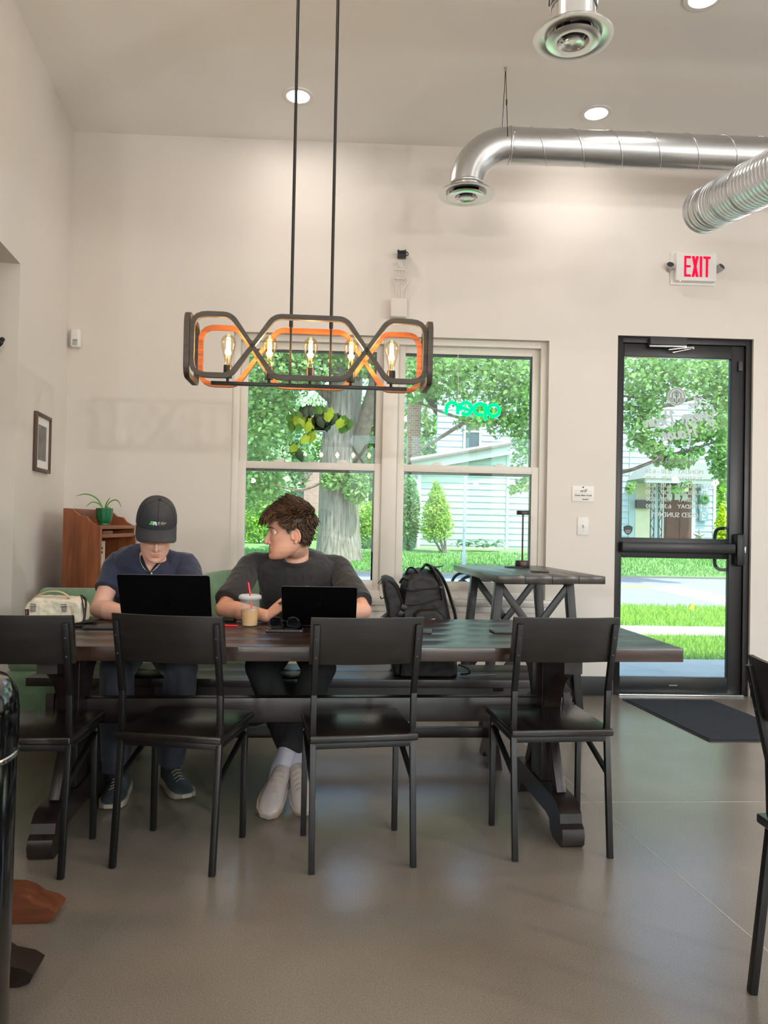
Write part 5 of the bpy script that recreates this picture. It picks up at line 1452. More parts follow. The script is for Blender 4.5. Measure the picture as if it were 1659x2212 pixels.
# earbud
eb = MB(); ep = hm1 @ Vector((-.080, .0, -.012)); eb.ball(ep, .007, 10, 8); eb.tube([ep, ep + (hm1.to_3x3() @ Vector((-.002, -.006, -.032)))], .0032, 8); eb.build('earbud', 'white_plastic', root1, 60)
Ob = Vector(J1['base'])
for k in 'LR':
    A = J1['A' + k] - Ob; m_ = MB(); m_.tube(catmull([A - V(0, 0, .05), A + V(0, 0, .02), lerp(A, J1['K' + k] - Ob, .25)], 5), .043, 18); m_.build('sock', 'black_trousers', root1, 60)
shoe(root1, (J1['AL'] - Ob + V(.01, .085, 0)).xy, (J1['AL'] - Ob + V(.035, -.19, 0)).xy, -.45, ('shoe_grey', 'shoe_sole', 'lace_grey'))
shoe(root1, (J1['AR'] - Ob + V(-.03, .075, 0)).xy, (J1['AR'] - Ob + V(.11, -.17, 0)).xy, -.45, ('shoe_grey', 'shoe_sole', 'lace_grey'))

# ---- the man in the black shirt
J2 = dict(base=(-0.30, 3.84, 0.45), pel=low(a_(635, 1400, 3.93), .565), chest=low(a_(640, 1260, 3.82), .86), neck=low(a_(640, 1196, 3.72), 1.035),
          SL=low(a_(546, 1210, 3.77), .985), SR=low(a_(728, 1210, 3.81), .98), EL=low(a_(484, 1312, 3.53), .792), ER=low(a_(784, 1312, 3.55), .792),
          WL=low(a_(578, 1326, 3.40), .778), WR=low(a_(700, 1322, 3.44), .784),
          KL=low(a_(565, 1460, 3.42), .55), KR=low(a_(690, 1460, 3.42), .55), AL=low(a_(648, 1668, 3.30), .125), AR=low(a_(604, 1668, 3.27), .125))
J2 = {k: Vector(v) for k, v in J2.items()}
H2 = T(*a_(625, 1150, 3.62)) @ RY(R(7)) @ RZ(R(-72)) @ RX(R(10)) @ Matrix.Scale(1.05, 4)
CUFF.update({'personL': .78, 'personR': .78})
hands2 = {'L': (hand_mx(J2['WL'], (.62, -.10, .55), R(35)), -1, (.5, .7, .5), .04, .8), 'R': (hand_mx(J2['WR'], (-.75, .0, .35), R(-30)), 1, (.5, .7, .5), .04, .8)}
ROWS2 = [(0, .165, .125, 0), (.15, .170, .130, 0), (.35, .168, .125, 0), (.55, .176, .122, 0), (.72, .182, .118, 0), (.85, .172, .101, 0), (.94, .122, .081, 0), (1.0, .070, .064, 0)]
root2, hm2, Jl2, sm2 = person('person', 'man in a black t-shirt with wavy brown hair turned towards his neighbour', J2, H2, 'skin_tan', 'black_cotton', 'black_trousers', (.86, .066, .070), ROWS2, hands=hands2, seed=5)
eyes(root2, hm2, (-.25, -1, .02))
nk = Jl2['neck']
ring = [(nk.x + .071*math.cos(t), nk.y - .006 + .068*math.sin(t), nk.z - .014 + .030*math.sin(t)) for t in [2*PI*i/20 for i in range(20)]]
m_ = MB(); m_.tube(catmull(ring, 3, True), .0085, 8, closed=True, flat=1.3); m_.build('neckband', 'black_cotton', root2, 60)
# wavy hair: base and locks
def mask2(p):
    if p.y < -.05: return p.z > .062
    if p.y < -.02: return p.z > .045 - (p.y + .05)*1.4
    if p.y < .02: return p.z > .006 - max(0, (p.y + .02))*.0
    return p.z > -.052
hair_base(hm2, .007, mask2).build('hair_base', 'hair_dark', root2, 80, fix=False)
def locks(hm, seed, count, parent, m='hair_brown'):
    rng = random.Random(seed); mb = MB(); made = 0
    while made < count:
        u, a = rng.uniform(.3, .995), rng.uniform(0, 2*PI)
        p = skull_point(u, a, .004, False)
        if not mask2(p) or (abs(p.y - .012) < .024 and p.z < .024): continue
        q = skull_point(u, a, .03, False); nrm = (q - p).normalized()
        top = smoothstep((p.z - .03)/.06)
        L = .015 + .042*top + rng.uniform(-.005, .010)
        # top is combed forward with some sideways drift, the sides lie downwards
        d = Vector((rng.uniform(-.5, .5) + .2, -1.0 if p.y < .05 else -.2, .25))*top + Vector((rng.uniform(-.1, .1), .15, -1.0))*(1 - top)
        d = (d - nrm*d.dot(nrm)).normalized(); side_ = nrm.cross(d)
        ph, wv = rng.uniform(0, 6.28), rng.uniform(.004, .008)*top + .001
        pts = []
        for i in range(7):
            t = i/6; lift = (.006 + .018*top)*math.sin(t*PI*.62) + .003
            pts.append(hm @ (p + nrm*lift + d*L*t + side_*wv*math.sin(ph + t*5.0) - nrm*(.012*top*t*t)))
        r = rng.uniform(.0026, .0052)*(.65 + .35*top)
        mb.tube(pts, [r*.8, r, r*1.05, r, r*.85, r*.55, r*.12], 6, flat=.55); made += 1
    return mb.build('hair', m, parent, 60, fix=False)
locks(hm2, 4, 2400, root2)
Ob = Vector(J2['base'])
for k, (tx, ty, lf, rl) in (('L', (.055, -.24, -.42, .25)), ('R', (-.05, -.24, -.42, -.25))):
    A = J2['A' + k] - Ob
    d = Vector((tx, ty)).normalized()
    shoe(root2, (A.x - d.x*.07, A.y - d.y*.07), (A.x + d.x*.2, A.y + d.y*.2), -.45 + .115, ('shaded_white_leather', 'white_sole', 'white_sole'), lift=lf, roll=rl)
    m_ = MB(); kn = J2['K' + k] - Ob; m_.tube(catmull([A - V(0, 0, .06), A, lerp(A, kn, .30)], 5), .044, 18); m_.build('sock', 'shaded_white_sock', root2, 60)
ph_ = MB(); ph_.box((0, 0, 0), (.074, .150, .008), None, .003); o = ph_.build('phone', 'dark_grey'); pp = a_(628, 1285, 3.40)
o.matrix_world = T(pp.x + .01, pp.y, pp.z) @ RY(R(-22)) @ RZ(R(-70)) @ RX(R(10)); tag(o, 'dark phone held up behind the smaller laptop by the man in black', 'phone')
# ------------------------------------------------------------------ things on the table and bench
def tbl(px, py): p = atz(px, py, TZ); p.z = TZ; return p
def laptop(label, top_px, top_y, w, lid, lean, rz):
    """hinge on the table, lid leaning towards the camera; keyboard towards the user"""
    c = aty(top_px, 1270, top_y)
    hinge_y = top_y + lid*math.sin(lean)
    t = thing('laptop', label, 'laptop', (c.x, hinge_y, TZ), rz)
    b = MB(); b.box((0, lid/2 + .004, .0085), (w, lid, .011), None, .004, 3); b.build('base', 'laptop_black', t)
    k = MB(); k.box((0, lid*.40, .0145), (w*.86, lid*.42, .002), None, .001); k.build('keyboard', 'black_plastic', t)
    tp = MB(); tp.box((0, lid*.80, .0143), (w*.40, lid*.28, .0012), None, .0005); tp.build('trackpad', 'dark_grey', t)
    mx = T(0, 0, .014) @ RX(lean)
    outline = [(p.x, p.y) for p in rounded([(-w/2, 0), (w/2, 0), (w/2, lid), (-w/2, lid)], .010, 4)]
    L = MB(); L.prism(outline, .005, mx @ T(0, .0025, 0) @ RX(PI/2)); lo = L.build('lid', 'laptop_black', t, 30)
    e = MB(); e.tube([mx @ Vector((x, -.0, z)) for x, z in outline], .0013, 6, closed=True); e.build('lid_edge', 'laptop_edge', lo, 60)
    s = MB(); s.box((0, .0033, lid*.52), (w*.96, .001, lid*.9)); s.v = [tuple(mx @ Vector(v)) for v in s.v]; s.build('screen', 'black_gloss', lo)
    q = MB(); a = []
    for i in range(40):
        th = 2*PI*i/40; r = .021*(1 - .10*math.exp(-((abs(th - PI/2))/.35)**2) - .06*math.exp(-((abs(th - 3*PI/2))/.3)**2)); a.append((r*math.cos(th)*.95, r*math.sin(th)))
    a = [(x, y) for x, y in a if (x - .026)**2 + (y - .004)**2 > .0105**2]
    q.prism(a, .0006, mx @ T(0, -.0025, lid*.5) @ RX(PI/2)); q.prism([(.0, .023), (.002, .030), (.008, .034), (.007, .027)], .0006, mx @ T(0, -.0025, lid*.5) @ RX(PI/2)); q.build('lid_emblem', 'logo_black', lo, 0)
    return t
laptop('larger black laptop open in front of the man in the cap', 350.5, 3.00, .356, .248, R(26), R(1.5))
laptop('smaller black laptop open in front of the man in the black shirt', 688.5, 3.15, .3126, .221, R(38), R(1.0))

# iced coffee
p = tbl(539, 1352)
cu = thing('iced_coffee', 'clear plastic cup of iced coffee with a red straw', 'cup', p)
mat('frost_plastic', srgb(236, 238, 240), 0.12)
def thin_plastic(name, alpha, c):
    m = bpy.data.materials.new(name); m.use_nodes = True; M[name] = m; nt = m.node_tree; nt.nodes.clear()
    out = nt.nodes.new('ShaderNodeOutputMaterial'); tr = nt.nodes.new('ShaderNodeBsdfTransparent'); pr = nt.nodes.new('ShaderNodeBsdfPrincipled')
    pr.inputs['Base Color'].default_value = c; pr.inputs['Roughness'].default_value = .12
    mx = nt.nodes.new('ShaderNodeMixShader'); mx.inputs[0].default_value = alpha
    nt.links.new(tr.outputs[0], mx.inputs[1]); nt.links.new(pr.outputs[0], mx.inputs[2]); nt.links.new(mx.outputs[0], out.inputs[0])
thin_plastic('cup_plastic', .16, srgb(232, 234, 238)); thin_plastic('lid_plastic', .55, srgb(236, 238, 240))
CH = .125
m_ = MB(); m_.lathe([(.001, .002), (.032, .002), (.033, .008), (.0335, .012), (.0325, .014), (.034, .018), (.045, CH), (.046, CH + .001)], 36, caps=False); m_.build('cup_wall', 'cup_plastic', cu, 60)
m_ = MB(); m_.lathe([(.001, .004), (.031, .004), (.0328, .018), (.0388, .072), (.001, .072)], 32); m_.build('coffee', 'coffee', cu, 60)
m_ = MB(); m_.lathe([(.0475, CH - .008), (.050, CH - .006), (.0495, CH + .003), (.047, CH + .008), (.043, CH + .010), (.040, CH + .004), (.001, CH + .004)], 36, caps=False); m_.build('lid', 'lid_plastic', cu, 60)
m_ = MB(); m_.tube([(.012, -.008, .03), (.002, -.002, CH), (-.010, .004, CH + .062)], .0042, 10); m_.build('straw', 'red_straw', cu, 60)
for i, (x, y, z) in enumerate(((.015, -.02, .066), (-.012, -.022, .060), (.0, .012, .068))):
    m_ = MB(); m_.box((x, y, z), (.02, .02, .02), RZ(.5 + i) @ RX(.4*i), .003); m_.build('ice_cube', 'lid_plastic', cu)
# phone with sunglasses on it
p = tbl(615, 1364)
ph = thing('smartphone', 'phone in a clear dark case lying under the sunglasses', 'phone', p, R(2))
m_ = MB(); m_.box((0, 0, .006), (.152, .075, .012), None, .004, 3); m_.build('case', 'dark_grey', ph)
m_ = MB(); m_.box((0, 0, .0122), (.142, .067, .001), None, .0004); m_.build('screen', 'black_gloss', ph)
for x in (-.07, .066):
    m_ = MB(); m_.ball((x, -.036, .007), .003, 8, 6); m_.build('corner_stud', 'chrome', ph)
sg = thing('sunglasses', 'dark sunglasses resting upside down on the phone', 'sunglasses', (p.x - .002, p.y, TZ + .0128), R(2))
mat('dark_lens', srgb(10, 11, 14), 0.06)
mat('tortoise', srgb(30, 34, 42), 0.15)
for s in (-1, 1):
    lo_ = [(p_.x, p_.y) for p_ in rounded([(-.024, -.002), (.024, -.004), (.026, .026), (.006, .040), (-.020, .036)] if s > 0 else [(.024, -.002), (-.024, -.004), (-.026, .026), (-.006, .040), (.020, .036)][::-1], .012, 4)]
    m_ = MB(); m_.prism(lo_, .002, T(s*.034, .012, .009) @ RZ(s*.12) @ RX(PI/2 + .25)); m_.build('lens', 'dark_lens', sg, 30)
    m_ = MB(); mm = T(s*.034, .011, .009) @ RZ(s*.12) @ RX(PI/2 + .25); m_.tube([mm @ Vector((x, y, .001)) for x, y in lo_], .0018, 6, closed=True); m_.build('rim', 'tortoise', sg, 60)
    m_ = MB(); m_.tube(catmull([(s*.062, .012, .020), (s*.066, .0, .012), (s*.045, -.026, .004), (s*.004, -.034, .003)], 5), .0022, 6, flat=1.5); m_.build('temple', 'tortoise', sg, 60)
m_ = MB(); m_.tube([(-.012, .012, .026), (0, .010, .032), (.012, .012, .026)], .0022, 6); m_.build('bridge', 'tortoise', sg, 60)
# spare straw, coasters, wallet, notebook, key pouch
a, b = tbl(490, 1351), tbl(513, 1354)
m_ = MB(); m_.tube([(-.06, .004, .0045), (.024, -.002, .0045)], .0042, 10); o = m_.build('drinking_straw', 'red_straw', None, 60); o.location = (b.x - .024, b.y, TZ); tag(o, 'loose red drinking straw on the table left of the iced coffee', 'straw')
def flat_item(name, px, py, d, rz, m, lab, cat, bev=.002):
    p = tbl(px, py); q = MB(); q.box((0, 0, d[2]/2), d, None, bev); o = q.build(name, m); o.location = p; o.rotation_euler = (0, 0, rz); tag(o, lab, cat); return o
mat('slate', srgb(58, 62, 60), 0.5, var=.2, scale=40)
flat_item('coaster', 1087, 1366, (.10, .10, .009), .05, 'slate', 'square slate coaster beside the chair nearest the door', 'coaster')
flat_item('coaster', 905, 1365, (.11, .10, .009), -.1, 'slate', 'square slate coaster beside the chair in front of the backpack', 'coaster')
flat_item('notebook', 225, 1356, (.15, .10, .010), .05, 'dark_grey', 'flat dark notebook in front of the capped man', 'notebook')
w_ = thing('wallet', 'open black leather wallet beside the canvas pouch', 'wallet', tbl(178, 1352), R(5))
m_ = MB(); m_.box((0, 0, .006), (.11, .09, .012), None, .004, 3); m_.build('body', 'black_nylon', w_); m_ = MB(); m_.box((.01, .0, .018), (.10, .085, .006), RY(R(-8)), .002); m_.build('flap', 'black_nylon', w_)
w_ = thing('key_pouch', 'black key pouch with silver ring beside the iced coffee', 'pouch', tbl(494, 1342), R(-4))
m_ = MB(); m_.box((-.02, 0, .008), (.10, .06, .016), None, .006, 3); m_.build('body', 'black_nylon', w_)
m_ = MB(); m_.tube([(.045 + .013*math.cos(t), -.02 + .013*math.sin(t), .003) for t in [2*PI*i/16 for i in range(16)]], .0018, 6, closed=True); m_.build('ring', 'chrome', w_)
m_ = MB(); m_.box((.05, -.035, .004), (.018, .035, .003), RZ(.5), .001); m_.build('key', 'chrome', w_)

# ---- canvas sling pouch
pb0, pb1 = aty(60, 1300, 3.28), aty(187, 1300, 3.28)
bw = pb1.x - pb0.x
bg_ = thing('canvas_pouch', 'off-white canvas sling pouch with carry handle on the table end', 'bag', ((pb0.x + pb1.x)/2, 3.28, TZ), R(4))
mb = MB(); rs = []
for i, y in enumerate(np.linspace(-.065, .065, 9)):
    f = (1 - (abs(y)/.075)**3); 
    out = rounded([(-bw/2, 0), (bw/2, 0), (bw/2*.99, .075), (bw/2*.86, .112), (-bw/2*.62, .118), (-bw/2*.93, .085)], .03, 4)
    rs.append([((p.x)*(.90 + .10*f), y, p.y*(.86 + .14*f) if p.y > .01 else p.y) for p in out])
mb.rings(rs)
me = remesh(mb, .004, 5, .5); folds(me, .0042, 22, 3); folds(me, .0022, 48, 9)
zmin = min(v.co.z for v in me.vertices)
for v in me.vertices: v.co.z -= zmin
link('body', me, 'canvas', bg_)
m_ = MB(); m_.tube(catmull([(-bw*.40, -.035, .095), (-bw*.27, -.04, .125), (-.02, -.04, .142), (bw*.13, -.04, .138), (bw*.33, -.045, .105)], 6), .011, 8, flat=.28, upv=(0, -1, 0)); m_.build('handle', 'canvas_tan', bg_, 60)
m_ = MB(); m_.tube(catmull([(bw*.36, .03, .118), (bw*.47, -.0, .105), (bw*.505, -.035, .06), (bw*.50, -.05, .01)], 6), .006, 8); m_.build('zip', 'black_nylon', bg_, 60)
m_ = MB(); m_.tube(catmull([(bw*.40, .0, .118), (bw*.485, -.05, .09), (bw*.52, -.06, .05)], 6), .004, 8); m_.build('zip_pull', 'dark_grey', bg_, 60)
m_ = MB(); m_.box((-bw*.40, -.068, .045), (.016, .004, .052), None, .001); tg_ = m_.build('woven_tag', 'black_nylon', bg_)
mat('tag_red', srgb(200, 70, 66), 0.7)
m_ = MB(); m_.box((-bw*.408, -.0705, .058), (.004, .001, .014)); m_.build('tag_stripe', 'tag_red', tg_)
for i in range(2):
    m_ = MB(); m_.box((-bw*.406 + .007*i, -.0705, .034), (.003, .001, .024)); m_.build('tag_print', 'webbing_grey', tg_)
for x in (-bw*.30, bw*.20):
    m_ = MB(); m_.box((x, -.069, .072), (.020, .006, .024), None, .002); m_.build('webbing_loop', 'webbing_grey', bg_)
    m_ = MB(); m_.tube([(x - .012, -.073, .084), (x - .010, -.074, .092), (x + .010, -.074, .092), (x + .012, -.073, .084)], .0022, 6, closed=True); m_.build('d_ring', 'silver', bg_, 60)
m_ = MB(); m_.box((bw*.34, -.070, .062), (.006, .003, .05), RY(-.06), .001); m_.build('strap_end', 'canvas_tan', bg_)

# ---- backpack on the bench
BY = 3.86
def bp(px, py, y=0.0): q = aty(px, py, BY); return Vector((q.x, y, q.z))
b0 = aty(915, 1300, BY)
bk = thing('backpack', 'black camera backpack leaning on the bench beside the table', 'backpack', (b0.x, BY, .45))
off = Vector((b0.x, 0, .45))
def outline_px(pts): return [(lambda q: (q.x - off.x, q.z - off.z))(aty(x, y, BY)) for x, y in pts]
def slab_bag(pts, y0, y1, vox, sm, seed, amp=.004, puff=.06):
    poly = outline_px(pts); c = (sum(p[0] for p in poly)/len(poly), sum(p[1] for p in poly)/len(poly)); mb = MB(); rs = []
    for f, k in ((0, 1 - puff*2.2), (.12, 1 - puff), (.35, 1), (.65, 1), (.88, 1 - puff), (1, 1 - puff*2.2)):
        rs.append([(c[0] + (x - c[0])*k, y0 + (y1 - y0)*f, max(.006, c[1] + (z - c[1])*k)) for x, z in poly])
    mb.rings(rs); me = remesh(mb, vox, sm, .5); folds(me, amp, 14, seed)
    for v in me.vertices: v.co.z = max(v.co.z, .002)
    return me
body = slab_bag([(868, 1258), (872, 1240), (885, 1231), (905, 1227), (935, 1232), (950, 1250), (962, 1290), (972, 1340), (982, 1400), (985, 1462), (975, 1474), (870, 1476), (852, 1470), (860, 1400), (862, 1330), (862, 1290)], -.15, .15, .006, 5, 3)
link('main_compartment', body, 'black_nylon', bk)
front = slab_bag([(823, 1246), (833, 1242), (848, 1248), (862, 1268), (870, 1300), (874, 1345), (876, 1400), (868, 1470), (846, 1474), (842, 1400), (838, 1330), (828, 1280)], -.13, .12, .006, 4, 7)
link('front_pocket', front, 'black_nylon', bk)
lowp = slab_bag([(826, 1330), (836, 1320), (852, 1326), (862, 1345), (864, 1400), (835, 1402)], -.11, .02, .006, 3, 8); link('lower_pocket', lowp, 'black_nylon', bk)
L_ = lambda px, py, y: (lambda q: Vector((q.x - off.x, y, q.z - off.z)))(aty(px, py, BY))
sp = slab_bag([(888, 1318), (900, 1309), (935, 1308), (948, 1320), (956, 1345), (962, 1400), (895, 1404)], -.185, -.12, .005, 3, 9, .002); link('side_pocket', sp, 'black_nylon', bk)
for nm, pts, r in (('top_flap_seam', [L_(868, 1264, -.155), L_(885, 1270, -.166), L_(910, 1266, -.170), L_(945, 1265, -.160)], .004), ('zip_line', [L_(874, 1300, -.160), L_(900, 1298, -.172), L_(930, 1290, -.172), L_(952, 1283, -.160)], .003),
                   ('zip_curve', [L_(838, 1250, -.12), L_(852, 1262, -.135), L_(864, 1290, -.138), L_(870, 1330, -.138)], .004), ('piping', [L_(942, 1245, -.15), L_(953, 1280, -.158), L_(963, 1330, -.160), L_(972, 1400, -.155)], .005)):
    m_ = MB(); m_.tube(catmull(pts, 5), r, 8); m_.build(nm, 'black_mesh', bk, 60)
def strap(name, pts, w, t=.25, m='black_nylon', upv=(0, 1, 0)):
    m_ = MB(); m_.tube(catmull(pts, 6), w, 10, flat=t, upv=upv); return m_.build(name, m, bk, 60)
strap('top_handle', [L_(874, 1240, -.05), L_(880, 1227, -.06), L_(890, 1225, -.08), L_(900, 1236, -.10)], .020)
strap('grab_loop', [L_(862, 1254, -.10), L_(868, 1245, -.12), L_(876, 1249, -.13)], .012, .5)
strap('lid_strap', [L_(908, 1226, -.10), L_(918, 1217, -.08), L_(930, 1226, -.10), L_(942, 1256, -.14), L_(948, 1290, -.155)], .020, .3)
strap('shoulder_strap', [L_(925, 1222, .05), L_(945, 1232, .08), L_(965, 1260, .10), L_(980, 1300, .12), L_(990, 1345, .10), L_(985, 1420, .06)], .030, .28)
strap('shoulder_strap', [L_(925, 1222, -.06), L_(948, 1250, -.05), L_(960, 1300, -.04), L_(966, 1360, -.06), L_(975, 1430, -.08)], .030, .28)
strap('strap_tail', [L_(938, 1226, .02), L_(946, 1224, -.02), L_(952, 1222, -.05)], .010, .3)
strap('strap_tail', [L_(830, 1285, -.10), L_(822, 1288, -.12), L_(820, 1283, -.12)], .009, .3)
for (px, py, w, h, y) in ((868, 1305, .030, .026, -.150), (862, 1318, .026, .03, -.148), (944, 1263, .018, .014, -.17)):
    m_ = MB(); c = L_(px, py, y); m_.box(c, (w, .012, h), RY(.5), .003); m_.build('buckle', 'black_plastic', bk)
for a, b in (((824, 1246), (815, 1256)), ((835, 1318), (821, 1327))):
    m_ = MB(); m_.tube([L_(*a, -.10), L_(*b, -.12)], .0025, 6); m_.tube([L_(a[0] + 3, a[1] + 2, -.10), L_(b[0] + 4, b[1] + 2, -.12)], .0025, 6); m_.build('zip_pull', 'black_plastic', bk)
lt = link('brand_print', text_mesh('CH', .026, .0004, bold=.001), 'logo_white', bk); c = L_(928, 1334, -.1925)
lt.matrix_local = T(*c) @ RX(PI/2) @ RZ(R(98))
strap('hip_belt', [L_(985, 1428, -.10), L_(1003, 1434, -.12), L_(1006, 1444, -.12), L_(988, 1447, -.11)], .012, .4)
m_ = MB(); m_.tube(catmull([L_(1000, 1448, -.12), L_(1030, 1448, -.12), L_(1060, 1447, -.11)], 4), .004, 8, flat=.5); m_.build('webbing_tail', 'webbing_grey', bk, 60)
# ------------------------------------------------------------------ outside
def leaf_mat(name, c, var=.35, trans=.42):
    m = bpy.data.materials.new(name); m.use_nodes = True; M[name] = m; nt = m.node_tree; nt.nodes.clear()
    out = nt.nodes.new('ShaderNodeOutputMaterial'); df = nt.nodes.new('ShaderNodeBsdfDiffuse'); tl_ = nt.nodes.new('ShaderNodeBsdfTranslucent')
    ge = nt.nodes.new('ShaderNodeNewGeometry'); rp = nt.nodes.new('ShaderNodeValToRGB')
    rp.color_ramp.elements[0].color = tuple(x*(1 - var) for x in c[:3]) + (1,); rp.color_ramp.elements[1].color = tuple(min(1, x*(1 + var)) for x in c[:3]) + (1,)
    nt.links.new(ge.outputs['Random Per Island'], rp.inputs[0])
    mx = nt.nodes.new('ShaderNodeMixShader'); mx.inputs[0].default_value = trans
    for n_ in (df, tl_): nt.links.new(rp.outputs[0], n_.inputs[0])
    nt.links.new(df.outputs[0], mx.inputs[1]); nt.links.new(tl_.outputs[0], mx.inputs[2]); nt.links.new(mx.outputs[0], out.inputs[0])
leaf_mat('maple_leaf', srgb(146, 184, 112)); leaf_mat('deep_leaf', srgb(122, 164, 112)); leaf_mat('lime_leaf', srgb(166, 204, 98)); leaf_mat('golden_leaf', srgb(204, 220, 56)); leaf_mat('pale_leaf', srgb(164, 196, 150))
leaf_mat('grass_blade', srgb(158, 192, 88), .3, .3); leaf_mat('grass_far', srgb(118, 160, 92), .25, .3); leaf_mat('hosta_leaf', srgb(150, 186, 158), .2, .2)
mat('lawn', srgb(122, 158, 90), 0.95, var=.25, scale=6)
mat('concrete', srgb(186, 182, 176), 0.85, var=.08, scale=5); mat('asphalt', srgb(140, 140, 148), 0.9, var=.10, scale=6)
mat('road_white', srgb(235, 233, 226), 0.8); mat('road_yellow', srgb(226, 176, 70), 0.8)
mat('bark', srgb(138, 128, 116), 0.95, var=.55, scale=4, stretch=(5, 5, .35), bump=1.0, detail=8); mat('branch_bark', srgb(112, 98, 84), 0.95, var=.3, scale=8)
mat('porch_grey', srgb(158, 160, 154), .8); mat('siding_green', srgb(168, 190, 180), 0.7, var=.04, scale=3); mat('siding_blue', srgb(168, 182, 192), 0.7, var=.04, scale=3); mat('house_white', srgb(208, 210, 206), 0.7); mat('roof_shingle', srgb(122, 112, 106), 0.95, var=.2, scale=20)
mat('door_brown', srgb(104, 66, 56), 0.6, var=.15, scale=6); mat('porch_beige', srgb(206, 198, 170), 0.8, var=.05, scale=6); mat('sign_blue', srgb(122, 156, 172), 0.7); mat('dark_pane', srgb(84, 100, 104), 0.15); mat('pale_pane', srgb(176, 186, 180), 0.15); mat('steel_post', srgb(166, 178, 180), 0.6)
def brick_mat(name, a, b, mort, sc_):
    m, nt, bs = new_mat(name); tc = nt.nodes.new('ShaderNodeTexCoord'); mp = nt.nodes.new('ShaderNodeMapping'); mp.inputs['Rotation'].default_value = (PI/2, 0, 0)
    br = nt.nodes.new('ShaderNodeTexBrick'); br.inputs['Color1'].default_value = a; br.inputs['Color2'].default_value = b; br.inputs['Mortar'].default_value = mort; br.inputs['Scale'].default_value = sc_
    nt.links.new(tc.outputs['Object'], mp.inputs[0]); nt.links.new(mp.outputs[0], br.inputs[0]); nt.links.new(br.outputs[0], bs.inputs['Base Color']); bs.inputs['Roughness'].default_value = .9
brick_mat('tan_brick', srgb(196, 158, 132), srgb(176, 134, 110), srgb(206, 200, 188), 2.6); brick_mat('pink_brick', srgb(190, 150, 148), srgb(172, 132, 130), srgb(206, 190, 186), 3.0)

GZ = -.03
def gz(y): return GZ + (max(0, min(1, (y - 19.5)/6.5)))*.43 + max(0, y - 26)*.012
def strip(name, y0, y1, z, m, x0=-60, x1=60, label=None):
    b = MB(); b.span((x0, y0, z - .3), (x1, y1, z)); return struct(b.build(name, m, smooth=0), label)
strip('ground_walkway', WY + WT, 7.05, GZ + .01, 'concrete', label='concrete walkway outside the entrance')
strip('ground_lawn', 7.05, 8.6, GZ, 'lawn'); strip('ground_sidewalk', 8.6, 9.4, GZ + .015, 'concrete'); strip('ground_verge', 9.4, 11.9, GZ, 'lawn')
road = strip('ground_road', 11.9, 19.5, GZ - .05, 'asphalt')
strip('ground_behind', -60, RY0 - .2, GZ, 'concrete'); strip('ground_side', RY0 - .2, WY + WT, GZ, 'concrete', RX0 + .3, 60)  # unseen ground, made pale concrete to bounce sunlight onto the ceiling
b = MB(); ys = [19.5, 21, 23, 26, 34, 50, 90]
b.add([(x, y, gz(y) + (.0)) for y in ys for x in (-90, 90)], [[2*i, 2*i + 1, 2*i + 3, 2*i + 2] for i in range(len(ys) - 1)]); struct(b.build('ground_far_lawn', 'lawn', smooth=0))
rz_ = GZ - .05
wl = [atz(1400, 1270, rz_), atz(1460, 1264, rz_), atz(1580, 1290, rz_), atz(1580, 1312, rz_)]
e1 = wl[2] + (wl[2] - wl[1])*.6; e2 = wl[3] + (wl[3] - wl[0])*.6
b = MB(); b.prism([(wl[0].x, wl[0].y), (e2.x, e2.y), (e1.x, e1.y), (wl[1].x, wl[1].y)], .006, T(0, 0, rz_)); b.build('crossing_line', 'road_white', road, 0)
yl = atz(1370, 1268, rz_).y
for dy in (0, .28):
    b = MB(); b.span((-40, yl - .06 + dy, rz_), (wl[0].x + .2, yl + .06 + dy, rz_ + .005)); b.build('centre_line', 'road_yellow', road, 0)
def foliage_mesh(clusters, seed, leaf=(.1, .16), n_total=6000, droop=0.0):
    "clusters: (centre, radii, weight)"
    r = np.random.default_rng(seed); W_ = np.array([c[2] for c in clusters], float); W_ /= W_.sum(); pts = []
    for (c, rad, w), k in zip(clusters, (W_*n_total).astype(int)):
        d = r.normal(size=(k, 3)); d /= np.linalg.norm(d, axis=1)[:, None]; q = r.random((k, 1))**.45
        p = np.array(c) + d*q*np.array(rad); p[:, 2] += droop*np.sin(p[:, 0]*5 + p[:, 1]*3)*.3; pts.append(p)
    P = np.concatenate(pts); n = len(P)
    shape = np.array([(0, -.5, 0), (.36, -.22, .05), (.30, .12, .02), (0, .55, -.06), (-.30, .12, .02), (-.36, -.22, .05)])
    a = r.random(n)*2*PI; tilt = r.normal(0, .7, n); s = r.uniform(*leaf, n); roll = r.normal(0, .6, n)
    ca, sa, ct, st, cr, sr = np.cos(a), np.sin(a), np.cos(tilt), np.sin(tilt), np.cos(roll), np.sin(roll)
    V_ = shape[None]*s[:, None, None]
    x, y, z = V_[..., 0], V_[..., 1], V_[..., 2]
    x, z = x*cr[:, None] + z*sr[:, None], -x*sr[:, None] + z*cr[:, None]
    y, z = y*ct[:, None] - z*st[:, None], y*st[:, None] + z*ct[:, None]
    x, y = x*ca[:, None] - y*sa[:, None], x*sa[:, None] + y*ca[:, None]
    co = np.stack([x, y, z], -1) + P[:, None]
    return poly_mesh('foliage', co.reshape(-1, 3), 6, n)
def poly_mesh(name, co, k, n):
    me = bpy.data.meshes.new(name); me.vertices.add(len(co)); me.vertices.foreach_set('co', np.asarray(co, np.float32).ravel())
    me.loops.add(n*k); me.loops.foreach_set('vertex_index', np.arange(n*k, dtype=np.int32)); me.polygons.add(n)
    me.polygons.foreach_set('loop_start', np.arange(0, n*k, k, dtype=np.int32)); me.polygons.foreach_set('loop_total', np.full(n, k, np.int32))
    me.update(calc_edges=True); return me
